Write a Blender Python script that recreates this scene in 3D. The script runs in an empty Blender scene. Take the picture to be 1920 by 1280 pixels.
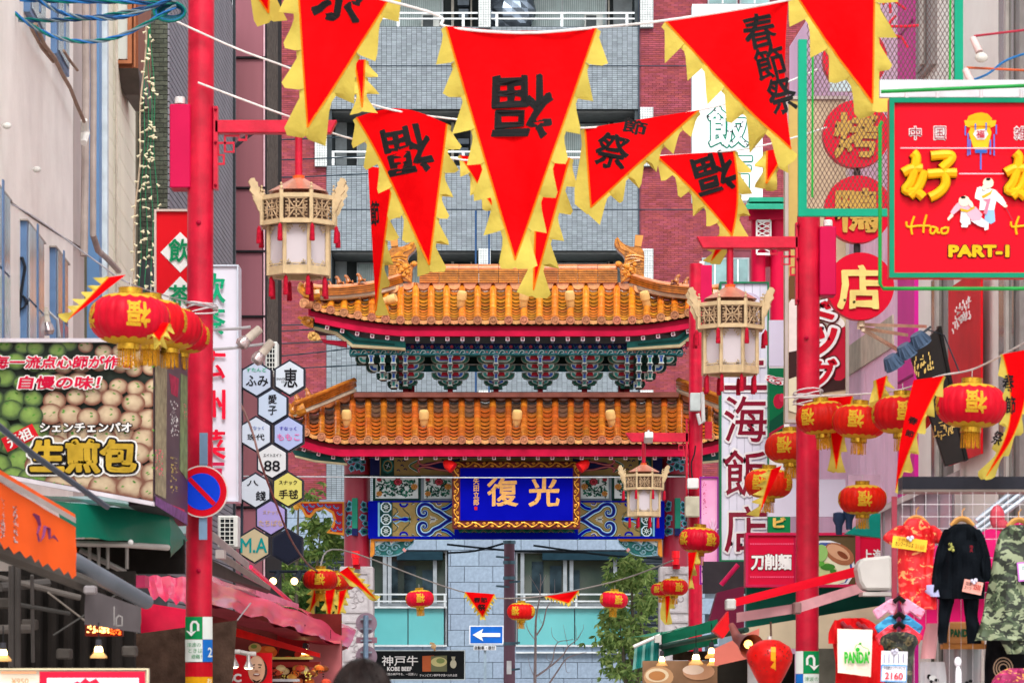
import bpy, bmesh, math, random
from mathutils import Vector, Matrix, noise
R = math.radians
SC = bpy.context.scene
COL = SC.collection
rng = random.Random(7)

# ---------------------------------------------------------------- camera, light, exposure
F, HOR, CAMZ = 6000.0, 1270.0, 1.6
def P(px, py, D):
    return Vector(((px - 960) / F * D, D, CAMZ + (HOR - py) / F * D))
def S(px, D): return px * D / F
cam_data = bpy.data.cameras.new('camera')
cam = bpy.data.objects.new('camera', cam_data); COL.objects.link(cam)
cam.location = (0, 0, CAMZ); cam.rotation_euler = (R(90), 0, 0)
cam_data.sensor_width = 36; cam_data.lens = F / 1920 * 36
cam_data.shift_y = (HOR - 640) / 1920
cam_data.clip_start = 0.5; cam_data.clip_end = 2000
cam_data.dof.use_dof = True; cam_data.dof.focus_distance = 56; cam_data.dof.aperture_fstop = 9.0
SC.camera = cam
W = bpy.data.worlds.new('World'); SC.world = W; W.use_nodes = True
nt = W.node_tree; nt.nodes.clear()
sky = nt.nodes.new('ShaderNodeTexSky'); sky.sky_type = 'NISHITA'; sky.sun_disc = False
SUN_EL, SUN_AZ = R(50), R(176)          # azimuth measured clockwise from +Y (the way the camera looks)
sky.sun_elevation = SUN_EL; sky.sun_rotation = SUN_AZ
sky.air_density = 1.0; sky.dust_density = 3.0; sky.ozone_density = 1.0
hs = nt.nodes.new('ShaderNodeHueSaturation'); hs.inputs['Saturation'].default_value = 0.15
bg = nt.nodes.new('ShaderNodeBackground'); bg.inputs['Strength'].default_value = 0.15
wo = nt.nodes.new('ShaderNodeOutputWorld')
nt.links.new(sky.outputs[0], hs.inputs['Color']); nt.links.new(hs.outputs[0], bg.inputs[0]); nt.links.new(bg.outputs[0], wo.inputs[0])
sl = bpy.data.lights.new('sun', 'SUN'); sl.energy = 1.0; sl.angle = R(22); sl.color = (1, 0.96, 0.9)
so = bpy.data.objects.new('sun', sl); COL.objects.link(so)
sd = Vector((math.sin(SUN_AZ) * math.cos(SUN_EL), math.cos(SUN_AZ) * math.cos(SUN_EL), math.sin(SUN_EL)))
so.rotation_euler = sd.to_track_quat('Z', 'Y').to_euler(); so.location = (0, 0, 60)
SC.view_settings.view_transform = 'Standard'; SC.view_settings.look = 'None'
SC.view_settings.gamma = 1; SC.view_settings.use_curve_mapping = False
SC.view_settings.exposure = 0.92
SC.render.engine = 'CYCLES'
SC.cycles.max_bounces = 6; SC.cycles.diffuse_bounces = 3; SC.cycles.glossy_bounces = 2
SC.cycles.transmission_bounces = 4; SC.cycles.transparent_max_bounces = 8
SC.cycles.caustics_reflective = False; SC.cycles.caustics_refractive = False
SC.cycles.use_denoising = True

# ---------------------------------------------------------------- materials
def C(h):
    h = h.lstrip('#'); o = []
    for i in (0, 2, 4):
        v = int(h[i:i+2], 16) / 255
        o.append(v / 12.92 if v <= 0.04045 else ((v + 0.055) / 1.055) ** 2.4)
    return (*o, 1)
MATS = {}
def mat(col, rough=0.55, metal=0.0, var=0.12, scale=6.0, bump=0.0, rnd=0.0, isl=0.0, transl=0.0, emit=0.0, coat=0.0, spec=0.1, streak=False, col2=None):
    """A procedural material: hue with noise wear, optional per-object / per-island variation."""
    key = (col, rough, metal, var, scale, bump, rnd, isl, transl, emit, coat, spec, streak, col2)
    if key in MATS: return MATS[key]
    m = bpy.data.materials.new('paint_' + col.lstrip('#')); m.use_nodes = True
    n, l = m.node_tree.nodes, m.node_tree.links
    b = n['Principled BSDF']; out = n['Material Output']
    b.inputs['Roughness'].default_value = rough; b.inputs['Metallic'].default_value = metal
    b.inputs['Specular IOR Level'].default_value = spec
    if coat: b.inputs['Coat Weight'].default_value = coat; b.inputs['Coat Roughness'].default_value = 0.12
    tc = n.new('ShaderNodeTexCoord'); mp = n.new('ShaderNodeMapping'); l.new(tc.outputs['Object'], mp.inputs[0])
    if streak: mp.inputs['Scale'].default_value = (1, 1, 0.08)
    ns = n.new('ShaderNodeTexNoise'); ns.inputs['Scale'].default_value = scale; ns.inputs['Detail'].default_value = 6
    l.new(mp.outputs[0], ns.inputs['Vector'])
    rgb = C(col)
    cr = n.new('ShaderNodeMix'); cr.data_type = 'RGBA'
    dark = tuple(c * (1 - var * 1.6) for c in rgb[:3]) + (1,)
    lite = tuple(min(1, c * (1 + var * 0.9) + var * 0.015) for c in rgb[:3]) + (1,)
    if col2: dark = C(col2); lite = rgb
    cr.inputs[6].default_value = dark; cr.inputs[7].default_value = lite
    mr = n.new('ShaderNodeMapRange'); mr.inputs[1].default_value = 0.3; mr.inputs[2].default_value = 0.7
    l.new(ns.outputs[0], mr.inputs[0]); l.new(mr.outputs[0], cr.inputs[0])
    cur = cr.outputs[2]
    if rnd or isl:
        h = n.new('ShaderNodeHueSaturation'); l.new(cur, h.inputs['Color'])
        src = n.new('ShaderNodeObjectInfo').outputs['Random'] if rnd else n.new('ShaderNodeNewGeometry').outputs['Random Per Island']
        amt = rnd or isl
        m1 = n.new('ShaderNodeMapRange'); m1.inputs[3].default_value = 1 - amt; m1.inputs[4].default_value = 1 + amt * 0.8
        l.new(src, m1.inputs[0]); l.new(m1.outputs[0], h.inputs['Value'])
        m2 = n.new('ShaderNodeMapRange'); m2.inputs[3].default_value = 0.5 + amt * 0.05; m2.inputs[4].default_value = 0.5 - amt * 0.05
        ml = n.new('ShaderNodeMath'); ml.operation = 'FRACT'; mm = n.new('ShaderNodeMath'); mm.operation = 'MULTIPLY'; mm.inputs[1].default_value = 7.31
        l.new(src, mm.inputs[0]); l.new(mm.outputs[0], ml.inputs[0]); l.new(ml.outputs[0], m2.inputs[0]); l.new(m2.outputs[0], h.inputs['Hue'])
        cur = h.outputs[0]
    l.new(cur, b.inputs['Base Color'])
    if bump:
        bp = n.new('ShaderNodeBump'); bp.inputs['Strength'].default_value = min(1, bump); bp.inputs['Distance'].default_value = 0.02
        n2 = n.new('ShaderNodeTexNoise'); n2.inputs['Scale'].default_value = scale * 5; n2.inputs['Detail'].default_value = 5
        l.new(mp.outputs[0], n2.inputs['Vector']); l.new(n2.outputs[0], bp.inputs['Height']); l.new(bp.outputs[0], b.inputs['Normal'])
    if emit:
        b.inputs['Emission Strength'].default_value = emit; b.inputs['Emission Color'].default_value = rgb
    if transl:
        tr = n.new('ShaderNodeBsdfTranslucent'); l.new(cur, tr.inputs[0]); mx = n.new('ShaderNodeMixShader'); mx.inputs[0].default_value = transl
        l.new(b.outputs[0], mx.inputs[1]); l.new(tr.outputs[0], mx.inputs[2]); l.new(mx.outputs[0], out.inputs[0])
    MATS[key] = m; return m
def glass(col='#20282c', rough=0.06, name='window_glass'):
    key = ('g', col, rough)
    if key not in MATS:
        MATS[key] = mat(col, rough, 0, 0.35, 1.3, spec=0.9, coat=0.3)
    return MATS[key]

# ---------------------------------------------------------------- objects
ORG = {}
def T(name, label, cat, loc=(0, 0, 0), group=None, kind=None):
    o = bpy.data.objects.new(name, None); COL.objects.link(o); o.empty_display_size = 0.1
    o.location = loc; ORG[o.name] = Vector(loc)
    o['label'] = label; o['category'] = cat
    if group: o['group'] = group
    if kind: o['kind'] = kind
    return o
def tag(o, label=None, cat=None, group=None, kind=None):
    if label: o['label'] = label
    if cat: o['category'] = cat
    if group: o['group'] = group
    if kind: o['kind'] = kind
    return o
def copy_tree(o, parent=None):
    c = o.copy(); COL.objects.link(c); c.parent = parent
    ORG[c.name] = ORG.get(o.name, Vector())
    for ch in o.children: copy_tree(ch, c)
    return c
def link(name, me, parent=None, mats=None, smooth=False, kind=None):
    o = bpy.data.objects.new(name, me); COL.objects.link(o)
    if mats is not None and not me.materials:
        for m in (mats if isinstance(mats, (list, tuple)) else [mats]): me.materials.append(m)
    if smooth: me.shade_smooth()
    if parent is not None: o.parent = parent
    if kind: o['kind'] = kind
    ORG[o.name] = ORG.get(parent.name, Vector()) if parent is not None else Vector()
    return o
class MB:
    def __init__(s): s.v = []; s.f = []; s.m = []
    def add(s, vs, fs, mi=0):
        b = len(s.v); s.v += [Vector(v) for v in vs]
        s.f += [tuple(i + b for i in f) for f in fs]; s.m += [mi] * len(fs); return s
    def box(s, c, d, rot=None, mi=0):
        c = Vector(c); x, y, z = d[0] / 2, d[1] / 2, d[2] / 2
        vs = [Vector((i * x, j * y, k * z)) for i in (-1, 1) for j in (-1, 1) for k in (-1, 1)]
        if rot: vs = [rot @ v for v in vs]
        return s.add([v + c for v in vs], [(0, 1, 3, 2), (4, 6, 7, 5), (0, 4, 5, 1), (2, 3, 7, 6), (0, 2, 6, 4), (1, 5, 7, 3)], mi)
    def pbox(s, x0, y0, x1, y1, D, dep, mi=0):
        a = P(min(x0, x1), max(y0, y1), D); b = P(max(x0, x1), min(y0, y1), D)
        return s.box(((a.x + b.x) / 2, D + dep / 2, (a.z + b.z) / 2), (b.x - a.x, dep, b.z - a.z), None, mi)
    def prism(s, pts, vec, mi=0):
        vec = Vector(vec); pts = [Vector(p) for p in pts]; n = len(pts)
        ar = Vector()
        for i in range(n): ar += pts[i].cross(pts[(i + 1) % n])
        if ar.dot(vec) > 0: pts = pts[::-1]
        return s.add(pts + [p + vec for p in pts], [tuple(range(n)), tuple(range(2 * n - 1, n - 1, -1))] +
                     [(i, i + n, (i + 1) % n + n, (i + 1) % n) for i in range(n)], mi)
    def pprism(s, pxs, D, dep, mi=0):
        return s.prism([P(x, y, D) for x, y in pxs], (0, dep, 0), mi)
    def tube(s, pts, r, n=8, mi=0, caps=True, flat=1.0):
        pts = [Vector(p) for p in pts]; k = len(pts)
        rs = r if isinstance(r, (list, tuple)) else [r] * k
        ups = None; base = len(s.v); vs = []
        for i, p in enumerate(pts):
            d = (pts[min(i + 1, k - 1)] - pts[max(i - 1, 0)]).normalized()
            if ups is None: ups = d.orthogonal().normalized()
            else: ups = (ups - d * ups.dot(d)); ups = ups.normalized() if ups.length > 1e-6 else d.orthogonal().normalized()
            w = d.cross(ups)
            for j in range(n):
                a = 2 * math.pi * j / n
                vs.append(p + ups * math.cos(a) * rs[i] + w * math.sin(a) * rs[i] * flat)
        fs = [(i * n + j, i * n + (j + 1) % n, (i + 1) * n + (j + 1) % n, (i + 1) * n + j) for i in range(k - 1) for j in range(n)]
        if caps: fs += [tuple(range(n - 1, -1, -1)), tuple(range((k - 1) * n, k * n))]
        return s.add(vs, fs, mi)
    def lathe(s, prof, c=(0, 0, 0), n=16, mi=0, M=None, caps=False, a0=0.0):
        c = Vector(c); vs = []
        for r, z in prof:
            for j in range(n):
                a = 2 * math.pi * j / n + a0; v = Vector((r * math.cos(a), r * math.sin(a), z))
                vs.append((M @ v if M else v) + c)
        k = len(prof)
        fs = [(i * n + j, i * n + (j + 1) % n, (i + 1) * n + (j + 1) % n, (i + 1) * n + j) for i in range(k - 1) for j in range(n)]
        if caps: fs += [tuple(range(n - 1, -1, -1)), tuple(range((k - 1) * n, k * n))]
        return s.add(vs, fs, mi)
    def ball(s, c, r, n=10, mi=0, k=6):
        r = Vector(r) if not isinstance(r, (int, float)) else Vector((r, r, r)); c = Vector(c)
        vs = []; 
        for i in range(k + 1):
            t = math.pi * i / k
            for j in range(n):
                a = 2 * math.pi * j / n
                vs.append(c + Vector((r.x * math.sin(t) * math.cos(a), r.y * math.sin(t) * math.sin(a), r.z * math.cos(t))))
        fs = [(i * n + j, (i + 1) * n + j, (i + 1) * n + (j + 1) % n, i * n + (j + 1) % n) for i in range(k) for j in range(n)]
        return s.add(vs, fs, mi)
    def ribbon(s, pts, w, dy=0.0, mi=0, thick=0.004):
        """flat band in the x-z plane following pts (world), width w (number or list)"""
        k = len(pts); vs = []
        ws = w if isinstance(w, (list, tuple)) else [w] * k
        pts = [Vector(p) for p in pts]
        for i, p in enumerate(pts):
            d = pts[min(i + 1, k - 1)] - pts[max(i - 1, 0)]; nrm = Vector((-d.z, 0, d.x))
            if nrm.length < 1e-9: nrm = Vector((0, 0, 1))
            nrm.normalize(); o = Vector((0, dy, 0))
            vs += [p + nrm * ws[i] / 2 + o, p - nrm * ws[i] / 2 + o]
        m = len(vs); vs += [v + Vector((0, thick, 0)) for v in vs]
        fs = []
        for i in range(k - 1):
            a, b, c, d = 2 * i, 2 * i + 1, 2 * i + 3, 2 * i + 2
            fs += [(a, b, c, d), (a, d, d + m, a + m), (b, b + m, c + m, c)]
        fs += [(0, m, m + 1, 1), (2 * k - 2, 2 * k - 1, 2 * k - 1 + m, 2 * k - 2 + m)]
        return s.add(vs, fs, mi)
    def build(s, name, mats, parent=None, smooth=False, kind=None, bevel=0.0, fix=False):
        org = ORG.get(parent.name, Vector()) if parent is not None else Vector()
        me = bpy.data.meshes.new(name)
        me.from_pydata([tuple(v - org) for v in s.v], [], s.f); 
        mats = mats if isinstance(mats, (list, tuple)) else [mats]
        for m in mats: me.materials.append(m)
        if len(mats) > 1: me.polygons.foreach_set('material_index', s.m)
        me.validate(); me.update()
        if fix or bevel:
            bm = bmesh.new(); bm.from_mesh(me)
            bmesh.ops.remove_doubles(bm, verts=bm.verts, dist=1e-5)
            bmesh.ops.recalc_face_normals(bm, faces=bm.faces)
            if bevel:
                es = [e for e in bm.edges if e.is_manifold and e.calc_face_angle(0) > 0.6]
                bmesh.ops.bevel(bm, geom=es, offset=bevel, segments=1, affect='EDGES', clamp_overlap=True)
            bm.to_mesh(me); bm.free()
        if smooth:
            me.shade_smooth()
            try: me.set_sharp_from_angle(angle=R(38))
            except Exception: pass
        return link(name, me, parent, None, False, kind)
def smooth_path(pts, n=6):
    """Catmull-Rom through 2-D or 3-D points"""
    pts = [Vector(p) for p in pts]; out = []
    for i in range(len(pts) - 1):
        a = pts[max(i - 1, 0)]; b = pts[i]; c = pts[i + 1]; d = pts[min(i + 2, len(pts) - 1)]
        for j in range(n):
            t = j / n
            out.append(0.5 * ((2 * b) + (c - a) * t + (2 * a - 5 * b + 4 * c - d) * t * t + (3 * b - a - 3 * c + d) * t ** 3))
    out.append(pts[-1]); return out
_tc = {}
def glyphs(txt, bold=0.0, vertical=False, res=3, line=1.0):
    """filled glyph mesh; bold thickens it with short flat strips laid along the outline"""
    key = (txt, bold, vertical, res, line)
    if key in _tc: return _tc[key]
    if bold:
        vs, fs = glyphs(txt, 0.0, vertical, res, line); vs = list(vs); fs = list(fs); ids = {}; rep = []
        for i, v in enumerate(vs): rep.append(ids.setdefault((round(v.x, 4), round(v.y, 4)), i))
        cnt = {}
        for f in fs:
            for i in range(len(f)):
                e = (rep[f[i]], rep[f[(i + 1) % len(f)]])
                if e[0] != e[1]: k = tuple(sorted(e)); cnt[k] = cnt.get(k, 0) + 1
        q = 0
        for (i, j), c in cnt.items():
            if c != 1: continue
            a, b = vs[i], vs[j]; d = (b - a)
            if d.length < 1e-6: continue
            d = d.normalized() * bold; n = Vector((-d.y, d.x, 0)); z = Vector((0, 0, .0003 + .00025 * (q % 7))); q += 1; m = len(vs); r = .6
            pts = [a - d, a - d * .6 + n * .8, a + n, b + n, b + d * .6 + n * .8, b + d, b + d * .6 - n * .8, b - n, a - n, a - d * .6 - n * .8]
            vs += [p + z for p in pts]; fs.append(tuple(range(m + 9, m - 1, -1)))
        _tc[key] = (vs, fs); return _tc[key]
    cu = bpy.data.curves.new('t', 'FONT'); cu.body = '\n'.join(txt) if vertical else txt
    cu.resolution_u = res; cu.fill_mode = 'FRONT'; cu.align_x = 'CENTER'; cu.space_line = line
    o = bpy.data.objects.new('t', cu); COL.objects.link(o)
    dg = bpy.context.evaluated_depsgraph_get(); me = bpy.data.meshes.new_from_object(o.evaluated_get(dg))
    vs = [v.co.copy() for v in me.vertices]; fs = [tuple(p.vertices) for p in me.polygons]
    bpy.data.objects.remove(o); bpy.data.curves.remove(cu); bpy.data.meshes.remove(me)
    _tc[key] = (vs, fs); return _tc[key]
def text(txt, cx, cy, w, h, D, m, parent=None, bold=0.0, rot=0, shear=0, vertical=False, name='lettering', off=0.006,
         warp=None, rough=0.0, line=1.0, frame=None, mb=None, mi=0, thick=0.0, bb=None):
    """lettering fitted to a box of w x h photo pixels centred on (cx, cy), standing off mm in front of depth D.
    bb: reference (un-bold) bounds so that outlines line up."""
    vs, fs = glyphs(txt, bold, vertical, 3, line)
    if not vs: return None
    ref = glyphs(txt, bb if bb is not None else bold, vertical, 3, line)[0]
    x0 = min(v.x for v in ref); x1 = max(v.x for v in ref); y0 = min(v.y for v in ref); y1 = max(v.y for v in ref)
    sx = w / max(x1 - x0, 1e-4); sy = h / max(y1 - y0, 1e-4) if h else sx
    if not w: sx = sy
    mx, my = (x0 + x1) / 2, (y0 + y1) / 2; ca, sa = math.cos(R(rot)), math.sin(R(rot)); out = []
    for v in vs:
        vz = v.z; a, b = (v.x - mx) * sx, (v.y - my) * sy; a += b * shear
        if rough:
            q = noise.noise_vector(Vector((a * 0.09 + cx, b * 0.09 + cy, 0))); a += q.x * rough; b += q.y * rough
            q = noise.noise_vector(Vector((a * 0.3, b * 0.3, cx))); a += q.x * rough * 0.5; b += q.y * rough * 0.5
        a, b = a * ca + b * sa, -a * sa + b * ca
        if frame:
            o, rt, up = frame; p = o + rt * a + up * b
        else:
            p = P(cx + a, cy - b, D); p.y -= off + vz
            if warp: p.y += warp(cx + a, cy - b)
        out.append(p)
    if mb is not None: mb.add(out, fs, mi); return None
    g = MB(); g.add(out, fs)
    return g.build(name, m, parent)
def outlined(txt, cx, cy, w, h, D, layers, parent=None, **k):
    """layers: [(material, bold)] from the widest outline to the fill"""
    base = layers[-1][1]
    for i, (m, b) in enumerate(layers):
        text(txt, cx, cy, w, h, D, m, parent, bold=b, off=0.006 + 0.005 * i, bb=base, **k)
def marks(F_, cx, cy, w, h, n, sw, m, parent, sd=1, skew=0.0, name='worn_lettering', tall=.5):
    """lettering too small or worn to read in the photo: short strokes; F_ maps a photo pixel to the surface"""
    rr = random.Random(sd); g = MB()
    for i in range(n):
        x, y = cx + rr.uniform(-.5, .5) * w, cy + rr.uniform(-.5, .5) * h; L = rr.uniform(.4, 1) * min(w, h) * .28; v = rr.random() < tall
        a = (0, L) if v else (L, L * rr.uniform(-.2, .2)); p = [(x - a[0] / 2, y - a[1] / 2), (x + a[0] / 2, y + a[1] / 2)]
        g.ribbon([F_(q[0], q[1] + (q[0] - cx) * skew) for q in p], sw, -.0002 * i, 0, .001)
    return g.build(name, m, parent, kind='stuff')
def skin(name, pts, edges, radii, m, parent=None, sub=1, flat=None):
    me = bpy.data.meshes.new(name); me.from_pydata([tuple(p) for p in pts], edges, [])
    o = bpy.data.objects.new(name, me); COL.objects.link(o)
    md = o.modifiers.new('s', 'SKIN'); md.use_smooth_shade = True
    for i, r in enumerate(radii): me.skin_vertices[0].data[i].radius = (r, r) if isinstance(r, (int, float)) else r
    me.skin_vertices[0].data[0].use_root = True
    if sub: s = o.modifiers.new('u', 'SUBSURF'); s.levels = sub; s.render_levels = sub
    dg = bpy.context.evaluated_depsgraph_get(); m2 = bpy.data.meshes.new_from_object(o.evaluated_get(dg))
    bpy.data.objects.remove(o); bpy.data.meshes.remove(me)
    m2.name = name; m2.materials.clear(); m2.materials.append(m)
    org = ORG.get(parent.name, Vector()) if parent is not None else Vector()
    for v in m2.vertices: v.co -= org
    return link(name, m2, parent)
GOLD = lambda: mat('#d9a236', 0.35, 0.3, 0.15, 20)
POLE_RED = lambda: mat('#c4022e', .42, 0, .16, 7, spec=.35, bump=.12)
# ================================================================ THE SETTING AND THE BUILDINGS
g = MB(); g.add([(-300, -60, 0), (300, -60, 0), (300, 900, 0), (-300, 900, 0)], [(0, 1, 2, 3)])
tag(g.build('ground', mat('#aaa6a0', 0.9, 0, 0.2, 0.8, bump=0.3)), kind='structure')
g = MB(); g.add([(-2.4, -20, .004), (2.6, -20, .004), (2.2, 62, .004), (-2.8, 62, .004)], [(0, 1, 2, 3)])
tag(g.build('street_paving', mat('#b4a49e', 0.85, 0, 0.2, 2.0, bump=0.3)), kind='structure')
g = MB(); g.box((-2.75, 21, .06), (.15, 80, .12)); g.box((2.95, 21, .06), (.15, 80, .12))
tag(g.build('kerb', mat('#9a9a98', 0.85, bump=0.3)), kind='structure')

def tiles(parent, rects, D, tw, th, m, name, holes=(), off=0.0, jit=0.5):
    """small tiles too fine to pick apart: one joined mesh, each tile its own box"""
    g = MB()
    for (x0, y0, x1, y1) in rects:
        y = y0; row = 0
        while y < y1 - 0.5:
            x = x0 - (tw * off if row % 2 else 0)
            while x < x1 - 0.5:
                a, b = max(x, x0) + .35, min(x + tw, x1) - .35; c, d = y + .3, min(y + th, y1) - .3
                if b - a > 1 and d - c > 0.5 and not any(h[0] < (a + b) / 2 < h[2] and h[1] < (c + d) / 2 < h[3] for h in holes):
                    pr = 0.012 + 0.006 * rng.random() * jit
                    p = [P(a, d, D), P(b, d, D), P(b, c, D), P(a, c, D)]
                    f = [q - Vector((0, pr, 0)) for q in p]
                    g.add(f + p, [(0, 1, 2, 3), (0, 4, 5, 1), (1, 5, 6, 2), (2, 6, 7, 3), (3, 7, 4, 0)])
                x += tw
            y += th; row += 1
    return g.build(name, m, parent, kind='stuff')

# ---- the apartment block behind the gate
DA = 68.0
apt = T('apartment_building', 'red and grey tiled apartment block with stacked balconies rising behind the gate', 'building', (0, DA, 0))
red_t = mat('#94464e', 0.5, 0, 0.12, 3, isl=0.2); grey_t = mat('#8b959d', 0.35, 0, 0.08, 3, isl=0.16)
grout = mat('#454c50', 0.9); wht = mat('#d4dada', 0.4, isl=0.05); redgrout = mat('#7a424c', .9)
g = MB(); g.pbox(440, -120, 612, 1000, DA, .5); g.pbox(1198, -120, 1560, 1500, DA, .5); g.build('wall', redgrout, apt)
tiles(apt, [(497, -60, 611, 945), (1202, -60, 1318, 900), (1318, 560, 1345, 900), (1318, -60, 1560, 470)], DA, 14, 3.8, red_t, 'wall_tile', off=.5, holes=[(1330, -60, 1500, 40)])
flr = [(-110, -60), (50, 205), (310, 470), (570, 735), (835, 1000)]      # parapet bands
g = MB()
for a, b in flr: g.pbox(612, a, 1198, b, DA, .22)
g.build('balcony_parapet', grout, apt)
tiles(apt, [(612, a + 1, 1197, b) for a, b in flr[1:4]], DA, 9.4, 3.8, grey_t, 'parapet_tile')
tiles(apt, [(612, flr[4][0], 700, 945)], DA, 9.4, 3.8, grey_t, 'parapet_tile')
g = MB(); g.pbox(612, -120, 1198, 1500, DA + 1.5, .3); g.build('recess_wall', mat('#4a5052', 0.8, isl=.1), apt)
g = MB()
for a, b in flr: g.pbox(612, b - 3, 1198, b + 6, DA + .2, 1.4)
g.build('balcony_floor', mat('#8a8f92', 0.8), apt)
g = MB(); g.pbox(612, -120, 622, 1400, DA + .03, 1.5); g.pbox(1190, -120, 1198, 1400, DA + .03, 1.5); g.build('side_wall', grout, apt)
for b0, b1 in [(-60, 50), (205, 310), (470, 570), (735, 835)]:
    # white tiled piers standing proud of the openings
    for x0, x1 in [(590, 613), (897, 920), (1200, 1225)]:
        if x0 == 590 and b0 != 205: continue
        lo = b0 + 48 if b1 != 50 else b0
        g = MB(); g.pbox(x0, b0 - 4 if x0 > 600 else b0 + 50, x1, b1 + 2, DA - .12, .12 + .3); pr = g.build('pier', mat('#8b9296', .8), apt)
        tiles(pr, [(x0 + .3, b0 - 4 if x0 > 600 else b0 + 50, x1, b1 + 2)], DA - .12, 4.6, 4.6, wht, 'pier_tile')
    # railings above the parapet
    for x0, x1 in [(614, 896), (921, 1199)]:
        g = MB(); g.pbox(x0, b1 - 27, x1, b1 - 24, DA + .04, .05); g.pbox(x0, b1 - 16, x1, b1 - 13.5, DA + .04, .05)
        x = x0 + 8
        while x < x1: g.pbox(x, b1 - 24, x + 5, b1 + 1, DA + .05, .04); x += 122
        g.build('railing', mat('#e8eef0', .3, .3), apt)
    # windows, doors and service things at the back of the recess
    for x0, x1, dr in [(672, 828, 0), (975, 1135, 0), (613, 650, 1), (1150, 1186, 1)]:
        if dr:
            g = MB(); g.pbox(x0, b1 - 88, x1, b1 + 10, DA + 1.44, .06); g.build('door', mat('#c2ccd0', .4), apt)
            continue
        w = MB(); w.pbox(x0 - 3, b1 - 78, x1 + 3, b1 + 8, DA + 1.42, .08); wo_ = w.build('window', mat('#b4bcc0', .3, .3), apt)
        k = MB(); md = (x0 + x1) / 2
        k.pbox(x0, b1 - 75, md - 2, b1 + 6, DA + 1.40, .03); k.pbox(md + 2, b1 - 75, x1, b1 + 6, DA + 1.40, .03)
        k.build('pane', mat('#a9c2c2', .15, 0, .12, 8, spec=.8, streak=True), wo_)
        k = MB()
        for q in range(40):
            xx = x0 + 2 + (x1 - x0 - 4) * q / 40; k.pbox(xx, b1 - 74, xx + (x1 - x0) / 80, b1 + 6, DA + 1.395 - .01 * (q % 2), .01)
        k.build('curtain', mat('#cfe0de', .6), wo_)
    g = MB(); g.pbox(846, b1 - 80, 851, b1 + 8, DA + 1.2, .1); g.pbox(882, b1 - 80, 885, b1 + 8, DA + 1.2, .08)
    g.pbox(1140, b1 - 80, 1143, b1 + 8, DA + 1.2, .08); g.build('drainpipe', mat('#cfc9bd', .5), apt)
    for xa in (790, 1096, 640):
        if (b1 + xa) % 3: continue
        g = MB(); g.pbox(xa, b1 - 24, xa + 34, b1 + 4, DA + .9, .3); ac = g.build('air_conditioner_unit', mat('#c8ccc8', .5), apt); g = MB(); g.pbox(xa + 3, b1 - 21, xa + 22, b1, DA + .88, .03); g.build('grille', mat('#4c5254', .6), ac)
    g = MB(); g.pbox(858, b1 - 50, 879, b1 - 40, DA + 1.1, .25); g.pbox(860, b1 - 33, 878, b1 - 18, DA + 1.1, .25); g.build('meter_box', mat('#8793a0', .5), apt)
# floor bands seen as fine dark joints across the tiling
g = MB()
for y in (123, 392): g.pbox(497, y, 1340, y + 1.4, DA - .022, .01)
g.pbox(1196.5, -60, 1199, 900, DA - .024, .02); g.build('expansion_joint', mat('#3a4450', .8), apt)
for (x0, y0, x1, y1) in [(1330, -30, 1380, 7), (1390, -30, 1440, 7), (1319, 486, 1362, 560), (1365, 486, 1402, 560)]:
    w = MB(); w.pbox(x0 - 3, y0 - 3, x1 + 3, y1 + 3, DA - .06, .1); wo_ = w.build('window', mat('#9aa2a6', .35, .3), apt)
    k = MB(); k.pbox(x0, y0, x1, y1, DA - .068, .01); k.build('pane', mat('#6f9496', .12, 0, .3, 2, spec=.8), wo_)
    k = MB(); k.pbox((x0 + x1) / 2 - 1.5, y0, (x0 + x1) / 2 + 1.5, y1, DA - .08, .02); k.build('mullion', mat('#d5dcde', .35), wo_)
# a rolled silver cover stored on the top balcony
g = MB(); rr = random.Random(3)
vs = []
for i in range(13):
    for j in range(16):
        t = math.pi * i / 12; a = 2 * math.pi * j / 16; q = 1 + .18 * noise.noise(Vector((i * .9, j * 1.1, 2)))
        vs.append(P(960, 20, DA + .8) + Vector((.5 * math.sin(t) * math.cos(a) * q, .3 * math.sin(t) * math.sin(a) * q, .62 * math.cos(t) * q)))
g.add(vs, [(i * 16 + j, (i + 1) * 16 + j, (i + 1) * 16 + (j + 1) % 16, i * 16 + (j + 1) % 16) for i in range(12) for j in range(16)])
tag(g.build('storage_cover', mat('#7c8896', .25, .7, .2, 6)), 'crumpled silver grey cover over stored things on the top balcony', 'cover')

# ---- the granite lower front with its two wide windows
DG = 66.4
gr = T('granite_building', 'pale blue granite block front with two wide windows seen through the gate', 'building', (0, DG, 0))
g = MB(); g.pbox(380, 936, 1480, 1030, DG + .06, .4); g.pbox(380, 1030, 1480, 1500, DG + .26, .4); g.build('wall', mat('#77828c', .9), gr)
holes = [(692, 1032, 840, 1222), (966, 1032, 1192, 1222)]
gm = mat('#8b9cb0', .75, 0, .1, 14, bump=.2, rnd=.07)
row = 0; y = 941
proto = {}
while y < 1300:
    x = 500 - (26 if row % 2 else 0)
    while x < 1300:
        segs = [(x, x + 53)]
        for h in holes:
            ns = []
            for a, b in segs:
                if y + 15 < h[1] or y + 15 > h[3] or b <= h[0] or a >= h[2]: ns.append((a, b)); continue
                if a < h[0] - 4: ns.append((a, h[0]))
                if b > h[2] + 4: ns.append((h[2], b))
            segs = ns
        for a, b in segs:
            key = round(b - a)
            if key not in proto:
                k = MB(); w_, h_ = S(b - a - .8, DG), S(29.2, DG); k.box((0, .04, 0), (w_, .09, h_)); me = k.build('granite_block', gm, gr, bevel=.004); proto[key] = me; o = me
            else:
                o = proto[key].copy(); COL.objects.link(o)
            c = P((a + b) / 2, y + 15, DG); o.location = c - Vector((0, DG, 0)) + Vector((0, rng.uniform(-.006, .006), 0))
        x += 53
    y += 30; row += 1
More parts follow.
